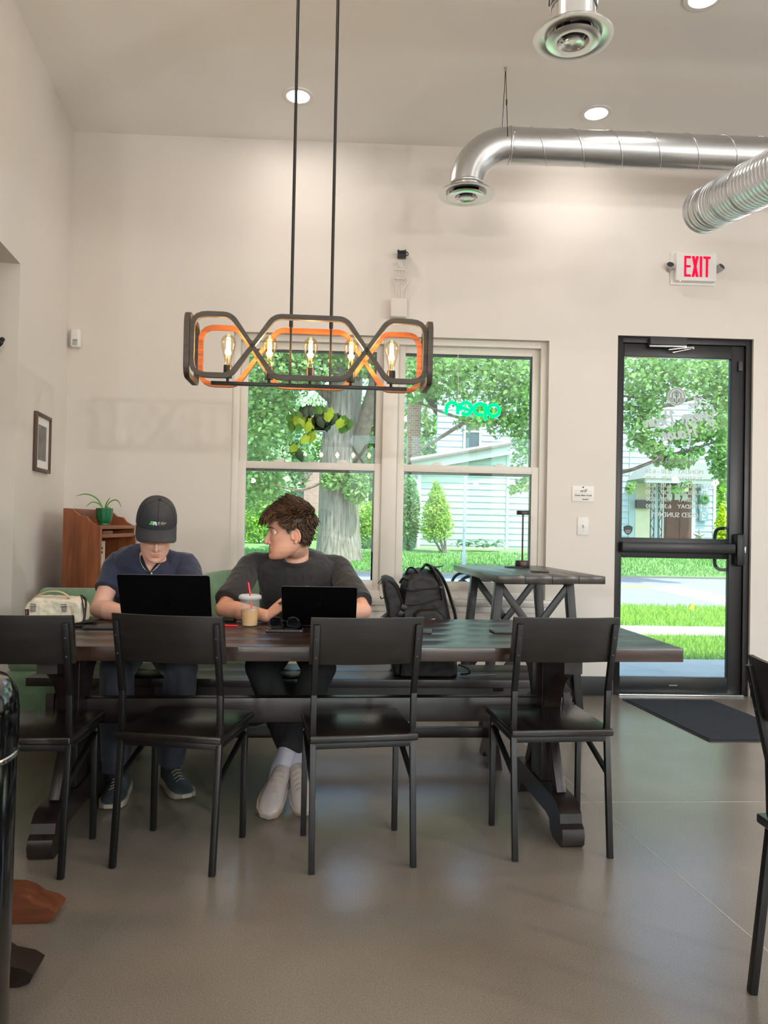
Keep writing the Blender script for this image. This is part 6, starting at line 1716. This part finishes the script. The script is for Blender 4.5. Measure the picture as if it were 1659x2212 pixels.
def tree(name, label, x, y, trunk, branches, clusters, n, leaf, lm, seed, bark='bark', tr_r=.3, cat='tree', droop=0.0, group='trees outside'):
    t = thing(name, label, cat, (x, y, gz(y) if y > 19.5 else GZ), group=group)
    if trunk:
        m_ = MB(); pts = catmull(trunk, 5); k = len(pts)
        m_.tube(pts, [float(np.interp(i/(k - 1), np.linspace(0, 1, len(tr_r)), tr_r)) for i in range(k)], 16)
        if tr_r[0] > .3:
            rn = random.Random(seed)
            m_.v = [(vx*(1 + .06*mnoise.noise(Vector((vx*3, vy*3, vz*.5)))), vy*(1 + .06*mnoise.noise(Vector((vx*3 + 9, vy*3, vz*.5)))), vz) for vx, vy, vz in m_.v]
        m_.build('trunk', bark, t, 60)
    for pts, r0, r1 in branches:
        m_ = MB(); q = catmull(pts, 5); m_.tube(q, list(np.linspace(r0, r1, len(q))), 10); m_.build('branch', 'branch_bark', t, 60)
    if n:
        o = link('foliage', foliage_mesh(clusters, seed, leaf, n, droop), lm, t); o['kind'] = 'stuff'
    return t
def G(px, Y): p = aty(px, 1131, Y); return p.x
def Zp(px, py, Y): return aty(px, py, Y).z
# great old tree in the left half of the window
X = G(733, 22); g0 = gz(22)
rel = lambda px, py, dy=0.0, Y=22: (G(px, Y) - X, dy, Zp(px, py, Y) - g0)
tree('shade_tree', 'massive old tree with furrowed grey trunk beyond the left window', X, 22,
     [(0, 0, -.1), rel(733, 1150), rel(730, 1060), rel(728, 980), rel(735, 900), rel(742, 820), rel(738, 740), rel(735, 600)],
     [([rel(762, 1010), rel(775, 960, -.3), rel(792, 880, -.6), rel(812, 800, -.8), rel(830, 720, -.9)], .26, .12), ([rel(735, 880), rel(690, 850, -.4), rel(640, 800, -.6), rel(590, 780, -.8)], .16, .05), ([rel(742, 840), rel(775, 815, -.4), rel(810, 835, -.8)], .14, .06),
      ([rel(705, 1000), rel(695, 1040, -.3), rel(650, 1060, -.5), rel(600, 1050, -.6)], .05, .02)],
     [(rel(600, 800, -1.0), (1.7, 1.2, 1.0), 3), (rel(560, 900, -.6), (1.2, 1.0, 1.1), 2.2), (rel(650, 760, -1), (1.3, 1.0, .7), 2), (rel(780, 770, -1), (.9, .8, .8), 1.6), (rel(800, 930, .5), (.6, .6, 1.2), 1.2), (rel(765, 1050, -.8), (.38, .3, .55), 1.1), (rel(715, 1040, -.8), (.3, .2, .3), .35), (rel(545, 1040, 0), (.9, .8, 1.0), 1.5)],
     12000, (.10, .19), 'maple_leaf', 1, tr_r=[.72, .60, .56, .53, .50, .46, .42, .36])
# maple whose crown hangs over the right window and the door
X = G(1248, 17); g0 = GZ; rel2 = lambda px, py, dy=0.0, Y=17: (G(px, Y) - X, dy, Zp(px, py, Y) - g0)
tree('maple_tree', 'leafy maple with low branches hanging across the right window and the door', X, 17.0, [(0, 2.6, -.1), (0, 2.6, 1.5), rel2(1250, 1000, 2.4), rel2(1255, 850, 2.2), rel2(1250, 700, 2.0)],
     [([rel2(1250, 900, 2.2), rel2(1120, 905, .5), rel2(1000, 905, 0), rel2(900, 870, 0)], .07, .02), ([rel2(1010, 905, 0), rel2(940, 950, 0), rel2(880, 985, 0)], .05, .03), ([rel2(1250, 960, 2.2), rel2(1330, 1020, .5), rel2(1440, 985, 0), rel2(1560, 950, 0)], .06, .02),
      ([rel2(1330, 1020, .5), rel2(1400, 1000, -.2), rel2(1450, 940, -.2)], .03, .012), ([rel2(1250, 850, 2.2), rel2(1400, 880, 0), rel2(1500, 860, 0), rel2(1600, 850, 0)], .06, .02), ([rel2(1250, 780, 2.2), rel2(1350, 852, .2), rel2(1430, 862, 0)], .04, .015)],
     [(rel2(1000, 800), (1.5, 1.0, .75), 3.4), (rel2(1120, 830), (.9, .8, .9), 2), (rel2(905, 810), (.6, .6, .7), 1.0), (rel2(1060, 905), (.9, .6, .35), .7), (rel2(1130, 950), (.35, .4, .85), .8), (rel2(1420, 800), (1.3, .9, .7), 3.0), (rel2(1560, 830), (.7, .8, .9), 2.0), (rel2(1385, 900), (.5, .5, .6), 1.0), (rel2(1500, 930), (.8, .5, .35), 1.2), (rel2(1450, 985), (.8, .4, .18), .8), (rel2(1560, 990), (.35, .4, .5), .8), (rel2(1390, 960), (.4, .4, .2), .35), (rel2(1125, 1045), (.35, .3, .12), .2), (rel2(1470, 1045), (.22, .2, .10), .12), (rel2(1360, 1050), (.12, .12, .12), .08), (rel2(1250, 760, 1.5), (1.5, 1.0, 1.0), 1.2)],
     15000, (.07, .145), 'maple_leaf', 2, tr_r=[.24, .22, .2, .18, .14], droop=.5)
# trees further back
for i, (px, Y, h, rx, n, lm, lab) in enumerate(((535, 38, 8.5, 3.0, 3800, 'deep_leaf', 'dense green tree far behind the left window edge'), (500, 34, 6.5, 2.6, 2600, 'pale_leaf', 'pale green tree at the left margin of the window view'), (625, 56, 12.5, 3.6, 3200, 'maple_leaf', 'tall tree standing behind the pink brick house'),
                                               (800, 54, 11, 3.4, 3000, 'deep_leaf', 'tree seen right of the massive trunk'), (915, 42, 9, 2.6, 2400, 'maple_leaf', 'tree rising behind the tan brick chimney'), (1600, 34, 9, 3.4, 3800, 'lime_leaf', 'tall light green tree right of the porch'),
                                               (1180, 48, 13, 5.0, 3200, 'deep_leaf', 'tall tree behind the roof of the green house'), (1460, 46, 14, 4.5, 3200, 'maple_leaf', 'tree rising behind the porch gable'))):
    X = G(px, Y); z = gz(Y)
    tree('background_tree', lab, X, Y, [(0, 0, -.1), (.1, 0, h*.4), (0, 0, h*.8)], [], [((0, 0, h*.62), (rx, rx*.8, h*.36), 3), ((-rx*.4, -.5, h*.38), (rx*.7, rx*.6, h*.24), 1.6), ((rx*.5, -.5, h*.42), (rx*.6, rx*.5, h*.22), 1.4), ((0, -rx*.5, h*.2), (rx*.9, rx*.4, h*.17), 1.2)], n*2, (.17, .32), lm, 20 + i, tr_r=[.28, .22, .08])
# hedge and undergrowth below the left window
for i, (px, Y, w, h, lm, lab) in enumerate(((560, 27, 1.6, 1.5, 'lime_leaf', 'bright green shrub low in the left window'), (640, 31, 1.5, 1.3, 'maple_leaf', 'leafy shrub left of the massive trunk'), (795, 25.5, .7, 1.5, 'lime_leaf', 'yellow-green shrub right of the massive trunk'), (884, 25.0, .35, 2.4, 'deep_leaf', 'dark narrow shrub beside the downspout'))):
    tree('shrub', lab, G(px, Y), Y, None, [([(0, 0, 0), (.05, 0, h*.6)], .03, .01)], [((0, 0, h*.5), (w, .6, h*.55), 1)], 2600, (.07, .14), lm, 40 + i, cat='shrub', group='shrubs outside')
tree('arborvitae', 'bright green pointed evergreen shrub against the siding', G(943, 24.3), 24.3, None, [([(.25, 0, 0), (.1, 0, .6), (-.1, 0, 1.2)], .05, .02), ([(.30, 0, 0), (.25, 0, .7), (.1, 0, 1.4)], .05, .02), ([(.2, .1, 0), (-.2, 0, .7), (-.3, 0, 1.1)], .04, .02)],
     [((0, 0, .85), (.58, .45, .55), 3), ((.0, 0, 1.3), (.48, .4, .5), 2.4), ((0, 0, 1.75), (.30, .28, .42), 1.2), ((-.05, 0, 2.1), (.13, .12, .25), .4)], 3600, (.06, .12), 'lime_leaf', 60, cat='shrub', group='shrubs outside')
tree('golden_arborvitae', 'vivid yellow-green conifer beside the porch', G(1566, 24.5), 24.5, None, [([(0, 0, 0), (0, 0, 1.2)], .04, .01)], [((-.1, 0, .7), (.28, .3, .8), 2), ((.15, 0, .6), (.25, .3, .75), 2), ((-.1, 0, 1.4), (.10, .1, .4), .5)], 2000, (.06, .13), 'golden_leaf', 61, cat='shrub', group='shrubs outside')
for i, px in enumerate((990, 1010, 1032, 1052, 1072)):
    Y = 25.0; t = thing('hosta', ['hosta clump at the left end of the bed', 'second hosta clump from the left in the bed', 'hosta clump in the middle of the bed', 'second hosta clump from the right in the bed', 'hosta clump at the right end of the bed'][i] + ' under the siding', 'plant', (G(px, Y), Y, gz(Y)), group='hostas below the siding')
    rn = random.Random(70 + i)
    for k in range(11):
        mb = MB(); heart(mb, RZ(2*PI*k/11 + rn.random()) @ T(0, .04, .14 + .20*rn.random()) @ RX(R(rn.uniform(15, 50))), rn.uniform(.26, .36), rn.uniform(.16, .22), .6); mb.build('leaf', 'hosta_leaf', t, 60)
# ---- the clapboard house across the road
house = thing('clapboard_house', 'pale green clapboard house across the road with porch and side wing', 'house', (G(1093, 26), 26, gz(26)))
hx, hz0 = house.location.x, gz(26)
def hp_(px, py, Y=26): q = aty(px, py, Y); return (q.x - hx, Y - 26, q.z - hz0)
def siding(x0, x1, z0, z1, y, m, clipL=None, clipR=None, lap=.215, holes=()):
    z = z0; shared = {}
    while z < z1 - .02:
        a, b_ = x0, x1
        if clipL: a = max(a, clipL(z + lap))
        if clipR: b_ = min(b_, clipR(z + lap))
        segs = [(a, b_)]
        for (h0, h1, hz_0, hz_1) in holes:
            if z + lap > hz_0 and z < hz_1: segs = [s for (p, q) in segs for s in ((p, min(q, h0)), (max(p, h1), q)) if s[1] - s[0] > .02]
        for p, q in segs:
            if q - p < .05: continue
            L = round(q - p, 3)
            if L not in shared:
                bb = MB(); bb.add([(0, .0, 0), (L, .0, 0), (L, -.030, 0), (0, -.030, 0), (0, .0, lap), (L, .0, lap), (L, -.006, lap), (0, -.006, lap)], [(0, 1, 2, 3), (7, 6, 5, 4), (3, 2, 6, 7), (0, 4, 5, 1), (1, 5, 6, 2), (0, 3, 7, 4)])
                shared[L] = bb.mesh('plank', 0); shared[L].materials.append(M[m])
            o = bpy.data.objects.new('plank', shared[L]); col.objects.link(o); o.parent = house; o.location = (p, y, z)
        z += lap
def hbox(name, a, b_, m, parent=house, bev=0.0):
    q = MB(); q.span(a, b_, bev); return q.build(name, m, parent, 0)
wl_, wr_ = hp_(903, 1180)[0], 0.0
zl, zr = hp_(905, 1003)[2], hp_(1100, 972)[2]
slope = (zr - zl)/(wr_ - wl_)
siding(wl_, wr_, .1, zr, 0, 'siding_green', clipL=lambda z: wl_ + max(0, (z - zl)/slope))
hbox('foundation', (wl_, -.01, -.2), (wr_, .05, .1), 'concrete')
q = MB(); q.prism([(wl_, 0), (wr_, 0), (wr_, zr), (wl_, zl)], .1, T(0, .12, 0) @ RX(PI/2)); q.build('wing_wall', 'siding_green', house, 0)
q = MB(); q.beam((wl_ - .3, -.20, zl - .03), (wr_ + .1, -.20, zr + .07), .45, .16, 0, up=(0, 1, 0)); q.build('fascia', 'house_white', house, 0)
q = MB(); q.prism([(wl_ - .35, zl + .02), (wr_ + .1, zr + .14), (wr_ + .1, zr + .22), (wl_ - .35, zl + .10)], 1.6, T(0, 1.15, 0) @ RX(PI/2)); q.build('wing_roof', 'roof_shingle', house, 0)
hbox('corner_board', (wr_ - .02, -.05, 0), (wr_ + .08, .3, zr), 'siding_green'); hbox('corner_board', (wl_ - .06, -.05, 0), (wl_ + .06, .05, zl), 'house_white')
q = MB(); q.tube([hp_(883, 1022), hp_(888, 1030), hp_(900, 1040), hp_(902, 1060), hp_(901, 1190)], .05, 8); q.v = [(a, b_ - .12, c) for a, b_, c in q.v]; q.build('downspout', 'house_white', house, 60)
# main block behind the wing
MY = .45
mx0, mx1 = hp_(945, 900, 26.45)[0], hp_(1548, 900, 26.45)[0]; apx = (mx0 + mx1)/2
eave = 6.2
pxp0, pxp1 = hp_(1384, 1000)[0], hp_(1500, 1000)[0]
w0 = hp_(1006, 972, 26.45); w1 = hp_(1034, 893, 26.45)
d0 = hp_(1432, 1190, 26.45); d1 = hp_(1492, 1043, 26.45)
holes = ((w0[0] - .12, w1[0] + .12, w0[2] - .12, w1[2] + .12), (hp_(1384, 0)[0], hp_(1504, 0)[0], -1, hp_(1440, 1045, 26.45)[2]))
siding(mx0, mx1, .1, eave, MY, 'siding_blue', holes=holes)
hbox('main_wall', (mx0, MY, 0), (mx1, MY + .2, eave), 'siding_blue')
q = MB(); q.prism([(mx0 - .4, eave), (mx1 + .4, eave), (apx, eave + 3.6)], 6, T(0, MY + 6, 0) @ RX(PI/2)); q.build('gable', 'siding_blue', house, 0)
for s, xe in ((1, mx0 - .5), (-1, mx1 + .5)):
    q = MB(); q.beam((xe, MY + 2.8, eave - .1), (apx, MY + 2.8, eave + 3.75), 6.8, .16, 0, up=(0, 1, 0)); q.build('roof', 'roof_shingle', house, 0)
hbox('corner_board', (mx1 - .1, MY - .05, 0), (mx1, MY, eave), 'house_white'); hbox('corner_board', (hp_(1371, 900)[0], MY - .05, 0), (hp_(1373, 900)[0], MY, eave), 'siding_green')
def hwin(a, b_, y, m='dark_pane', mull=True):
    f = frame_rect(a[0], b_[0], a[2], b_[2], .08, y - .07, y).build('window', 'house_white', house)
    g = MB(); g.span((a[0] + .08, y - .03, a[2] + .08), (b_[0] - .08, y - .02, b_[2] - .08)); g.build('pane', m, f, 0)
    if mull:
        zc_ = (a[2] + b_[2])/2; g = MB(); g.span((a[0] + .08, y - .05, zc_ - .03), (b_[0] - .08, y - .01, zc_ + .03)); g.build('meeting_rail', 'house_white', f, 0)
hwin((w0[0] - .1, 0, w0[2] - .1), (w1[0] + .1, 0, w1[2] + .1), MY)
# porch: recess in beige, door, posts, hood
pz = hp_(1440, 1045, 26.45)[2]
hbox('porch_wall', (pxp0, MY - .02, 0), (hp_(1432, 0)[0], MY + .02, pz), 'porch_beige')
hbox('porch_side', (hp_(1492, 0)[0], MY - .02, 0), (hp_(1504, 0)[0], MY + .02, pz), 'house_white')
door = hbox('door', (d0[0], MY - .05, -.1), (d1[0], MY - .01, d1[2]), 'door_brown')
dw = d1[0] - d0[0]
for i in range(3):
    for k in range(2):
        hbox('pane', (d0[0] + .08 + i*(dw - .12)/3, MY - .065, d1[2] - .62 + k*.28), (d0[0] + (i + 1)*(dw - .12)/3, MY - .045, d1[2] - .40 + k*.28), 'pale_pane', door)
for i in range(2): hbox('door_panel', (d0[0] + .08 + i*(dw/2), MY - .065, .1), (d0[0] + (i + 1)*(dw/2) - .06, MY - .045, d1[2] - .75), 'door_brown', door)
for x in (d0[0] - .14, d1[0] + .02): hbox('door_trim', (x, MY - .08, -.1), (x + .12, MY, d1[2] + .12), 'house_white')
ph0, ph1 = hp_(1383, 1022, 25.2), hp_(1555, 1030, 25.2)
q = MB(); q.prism([(ph0[0], ph0[2] - .18), (ph1[0], ph0[2] - .18), (ph1[0] - .5, ph0[2] + .38), (ph0[0] + .4, ph0[2] + .38)], 1.5, T(0, MY, 0) @ RX(PI/2)); q.build('porch_roof', 'porch_grey', house, 0)
hbox('porch_beam', (ph0[0] + .15, -.95, ph0[2] - .32), (ph1[0] - .1, -.8, ph0[2] - .16), 'house_white')
for px in (1408, 1425):
    c = hp_(px, 1100, 25.3); 
    for dx in (-.06, .06):
        q = MB(); q.tube([(c[0] + dx, -.75, -.1), (c[0] + dx, -.75, ph0[2] - .3)], .018, 6); q.build('iron_post', 'black_metal', house)
    q = MB(); q.tube([(c[0] + .06*math.sin(i*.9), -.75, -.05 + i*.085) for i in range(int((ph0[2] - .3)/.085))], .012, 6); q.build('iron_scroll', 'black_metal', house)
hbox('mailbox', (hp_(1391, 0, 26.3)[0], MY - .2, hp_(1391, 1098, 26.3)[2]), (hp_(1420, 0, 26.3)[0], MY - .03, hp_(1391, 1080, 26.3)[2]), 'dark_grey')
hbox('stoop', (ph0[0] + .2, -1.0, -.3), (ph1[0] - .3, MY - .05, -.08), 'concrete')
# HOME board with wreath, barn star
s0, s1 = hp_(1511, 1126, 26.3), hp_(1531, 1050, 26.3)
hs = thing('home_sign', 'blue-grey vertical board reading HOME with a wreath for the O', 'sign', (hx + (s0[0] + s1[0])/2, 26.33, hz0 + s0[2]))
hh = s1[2] - s0[2]; hw_ = s1[0] - s0[0]
q = MB(); q.box((0, 0, hh/2), (hw_, .04, hh), None, .004); q.build('board', 'sign_blue', hs)
for i, chx in enumerate('HME'):
    zz = hh*(.875 if i == 0 else (.375 if i == 1 else .125)); o = link('letter', text_mesh(chx, hh*.30, .004), 'house_white', hs); o.rotation_euler = (PI/2, 0, 0); o.location = (0, -.024, zz)
q = MB(); rn = random.Random(2)
q.tube([(hh*.085*math.cos(t), -.05, hh*.62 + hh*.085*math.sin(t)) for t in [2*PI*i/20 for i in range(20)]], hh*.035, 8, closed=True); wr = q.build('wreath', 'deep_leaf', hs)
for i in range(40):
    q = MB(); t = 2*PI*i/40; heart(q, T(hh*.085*math.cos(t), -.09, hh*.62 + hh*.085*math.sin(t)) @ RY(rn.random()*6) @ RX(-1.2), .10, .06); q.build('leaf', 'deep_leaf', wr)
c = aty(1510, 1157, 26.1)
stp = thing('barn_star', 'weathered metal barn star leaning beside the porch door', 'decoration', (c.x, 26.1, gz(26)))
q = MB(); n5 = 10; vs = [(0, -.09, .0)] + [((.26 if i % 2 == 0 else .105)*math.sin(2*PI*i/10), 0, (.26 if i % 2 == 0 else .105)*math.cos(2*PI*i/10)) for i in range(10)] + [(0, .02, 0)]
fs = [[0, 1 + i, 1 + (i + 1) % 10] for i in range(10)] + [[11, 1 + (i + 1) % 10, 1 + i] for i in range(10)]
q.add(vs, fs, T(0, 0, c.z - gz(26))); mat('star_metal', srgb(168, 160, 150), .5, metal=.5); q.build('star', 'star_metal', stp, 0)
q = MB(); q.box((0, .03, (c.z - gz(26))/2 - .02), (.05, .04, c.z - gz(26) - .04)); q.build('stand', 'porch_beige', stp)
# tan brick chimney and pink brick house behind the trees
cx0, cx1 = G(878, 30), G(905, 30)
ck = thing('brick_chimney', 'tall tan brick chimney stack left of the green house', 'chimney', ((cx0 + cx1)/2, 30, gz(30)))
q = MB(); q.span((-(cx1 - cx0)/2, 0, -.2), ((cx1 - cx0)/2, .9, 5.6)); q.build('stack', 'tan_brick', ck, 0)
q = MB(); q.span((-(cx1 - cx0)/2 - .08, -.08, 5.6), ((cx1 - cx0)/2 + .08, .98, 5.8)); q.build('cap_course', 'concrete', ck, 0)
q = MB(); q.span((-(cx1 - cx0)/2 - .04, -.04, -.2), ((cx1 - cx0)/2 + .04, .94, Zp(890, 1008, 30) - gz(30))); q.build('base', 'concrete', ck, 0)
X0_, X1_ = G(655, 41), G(722, 41); b2 = thing('brick_house', 'pink brick house with white gable behind the massive trunk', 'house', ((X0_ + X1_)/2, 41, gz(41))); hw2 = (X1_ - X0_)/2
q = MB(); q.span((-hw2, 0, -.2), (hw2, 5, 2.7)); q.build('wall', 'pink_brick', b2, 0)
q = MB(); q.prism([(-hw2, 2.7), (hw2, 2.7), (0, 3.7)], 5, T(0, 5, 0) @ RX(PI/2)); q.build('gable', 'pink_brick', b2, 0)
for s in (-1, 1):
    q = MB(); q.beam((s*(hw2 + .3), 2.4, 2.5), (0, 2.4, 3.8), 5.6, .15, 0, up=(0, 1, 0)); q.build('roof', 'roof_shingle', b2, 0)
q = MB(); q.span((-hw2 - .02, -.05, .9), (hw2 + .02, 0, 1.12)); q.build('sill_band', 'house_white', b2, 0)
q = MB(); q.span((-hw2 - 1.5, .8, -.2), (-hw2, 4, 2.3)); q.build('side_wall', 'siding_blue', b2, 0)
q = MB(); q.prism([(-hw2 - 1.7, 2.3), (-hw2 + .1, 2.3), (-hw2 - .8, 3.3)], 3.4, T(0, 4.1, 0) @ RX(PI/2)); q.build('side_gable', 'house_white', b2, 0)
f = frame_rect(-hw2 - .95, -hw2 - .45, 1.0, 1.9, .07, .72, .8).build('window', 'house_white', b2); q = MB(); q.span((-hw2 - .9, .76, 1.05), (-hw2 - .5, .78, 1.85)); q.build('pane', 'dark_pane', f, 0)
# post, flags, iron scroll bench
p = atz(1006, 1236, GZ); X = aty(1010, 1100, 18.8).x
t = thing('sign_post', 'slim grey steel post by the kerb seen through the right window', 'post', (X, 19.3, GZ)); q = MB(); q.span((-.035, -.02, 0), (.035, .02, 2.75), .005); q.build('channel_post', 'steel_post', t)
q = MB(); q.span((-.05, -.03, 0), (.05, .03, .55)); q.build('base_sleeve', 'steel_post', t)
mat('flag_yellow', srgb(236, 190, 70), .6)
for px, py, lab in ((1497, 1330, 'small yellow marker flag in the near grass'), (1352, 1222, 'small yellow marker flag on the far verge')):
    p = atz(px, py, GZ if py > 1300 else GZ + .05); t = thing('marker_flag', lab, 'flag', (p.x, p.y, GZ if py > 1300 else gz(p.y)), group='yellow marker flags')
    q = MB(); q.tube([(0, 0, 0), (0, 0, .20)], .004, 6); q.build('wire', 'steel_post', t); q = MB(); q.prism([(-.06, .10), (.02, .08), (.01, .19), (0, .20)], .003, RX(PI/2)); q.build('pennant', 'flag_yellow', t, 0)
sy = 6.15
ib = thing('iron_bench', 'black wrought iron bench with scrolled arms outside the window', 'bench', (aty(1010, 1270, sy).x, sy, GZ + .01))
def spl(px, py): q = aty(px, py, sy); return (q.x - ib.location.x, 0, q.z - GZ - .01)
sp = [(1036, 1252), (1022, 1245), (1006, 1247), (994, 1258), (990, 1275), (994, 1292), (1008, 1300), (1022, 1294), (1028, 1280), (1024, 1267), (1012, 1262), (1004, 1270), (1005, 1281), (1013, 1284), (1017, 1278)]
for dy in (0, .42):
    q = MB(); pts = catmull([Vector(spl(*a)) + Vector((0, dy, 0)) for a in sp], 5); q.tube(pts, list(np.linspace(.014, .010, len(pts))), 8); q.build('arm_scroll', 'black_metal', ib, 60)
    q = MB(); pts = catmull([Vector(spl(*a)) + Vector((0, dy, 0)) for a in ((1036, 1252), (1058, 1258), (1072, 1275), (1070, 1300), (1052, 1325))], 5); q.tube(pts, .012, 8); q.build('arm_curl', 'black_metal', ib, 60)
    q = MB(); a, b_ = spl(996, 1296), spl(1100, 1300); q.tube([(a[0], dy, 0), (a[0], dy, a[2])], .014, 8); q.build('leg', 'black_metal', ib)
    q = MB(); q.tube([(a[0] + .5, dy, 0), (a[0] + .5, dy, .62)], .014, 8); q.build('leg', 'black_metal', ib)
for i in range(6):
    q = MB(); a = spl(996, 1290); q.beam((a[0], .04 + .068*i, .40), (a[0] + .5, .04 + .068*i, .40), .045, .015); q.build('slat', 'black_metal', ib)
# ---- grass
def blades(name, label, x0, x1, y0, y1, n, h, w, seed, z, m='grass_blade'):
    r = np.random.default_rng(seed); x = r.uniform(x0, x1, n); y = r.uniform(y0, y1, n); zz = np.array([z if z is not None else gz(v) for v in y])
    a = r.random(n)*2*PI; hh = r.uniform(h*.5, h, n); lx, ly = r.normal(0, .35, n)*hh, r.normal(0, .35, n)*hh
    c, s = np.cos(a)*w/2, np.sin(a)*w/2
    co = np.stack([np.stack([x - c, y - s, zz], -1), np.stack([x + c, y + s, zz], -1), np.stack([x + lx, y + ly, zz + hh], -1)], 1).reshape(-1, 3)
    o = link(name, poly_mesh(name, co, 3, n), m); tag(o, label, 'grass'); o['kind'] = 'stuff'
blades('grass', 'sunlit grass strip just beyond the walkway', 1.5, 5.5, 7.05, 8.6, 9000, .075, .012, 1, GZ); blades('grass', 'sunlit grass strip between sidewalk and road', 1.8, 7.5, 9.4, 11.9, 12000, .09, .014, 2, GZ)
blades('grass', 'green grass verge across the road', -8, 14, 19.55, 24.6, 26000, .10, .025, 3, None, 'grass_far')
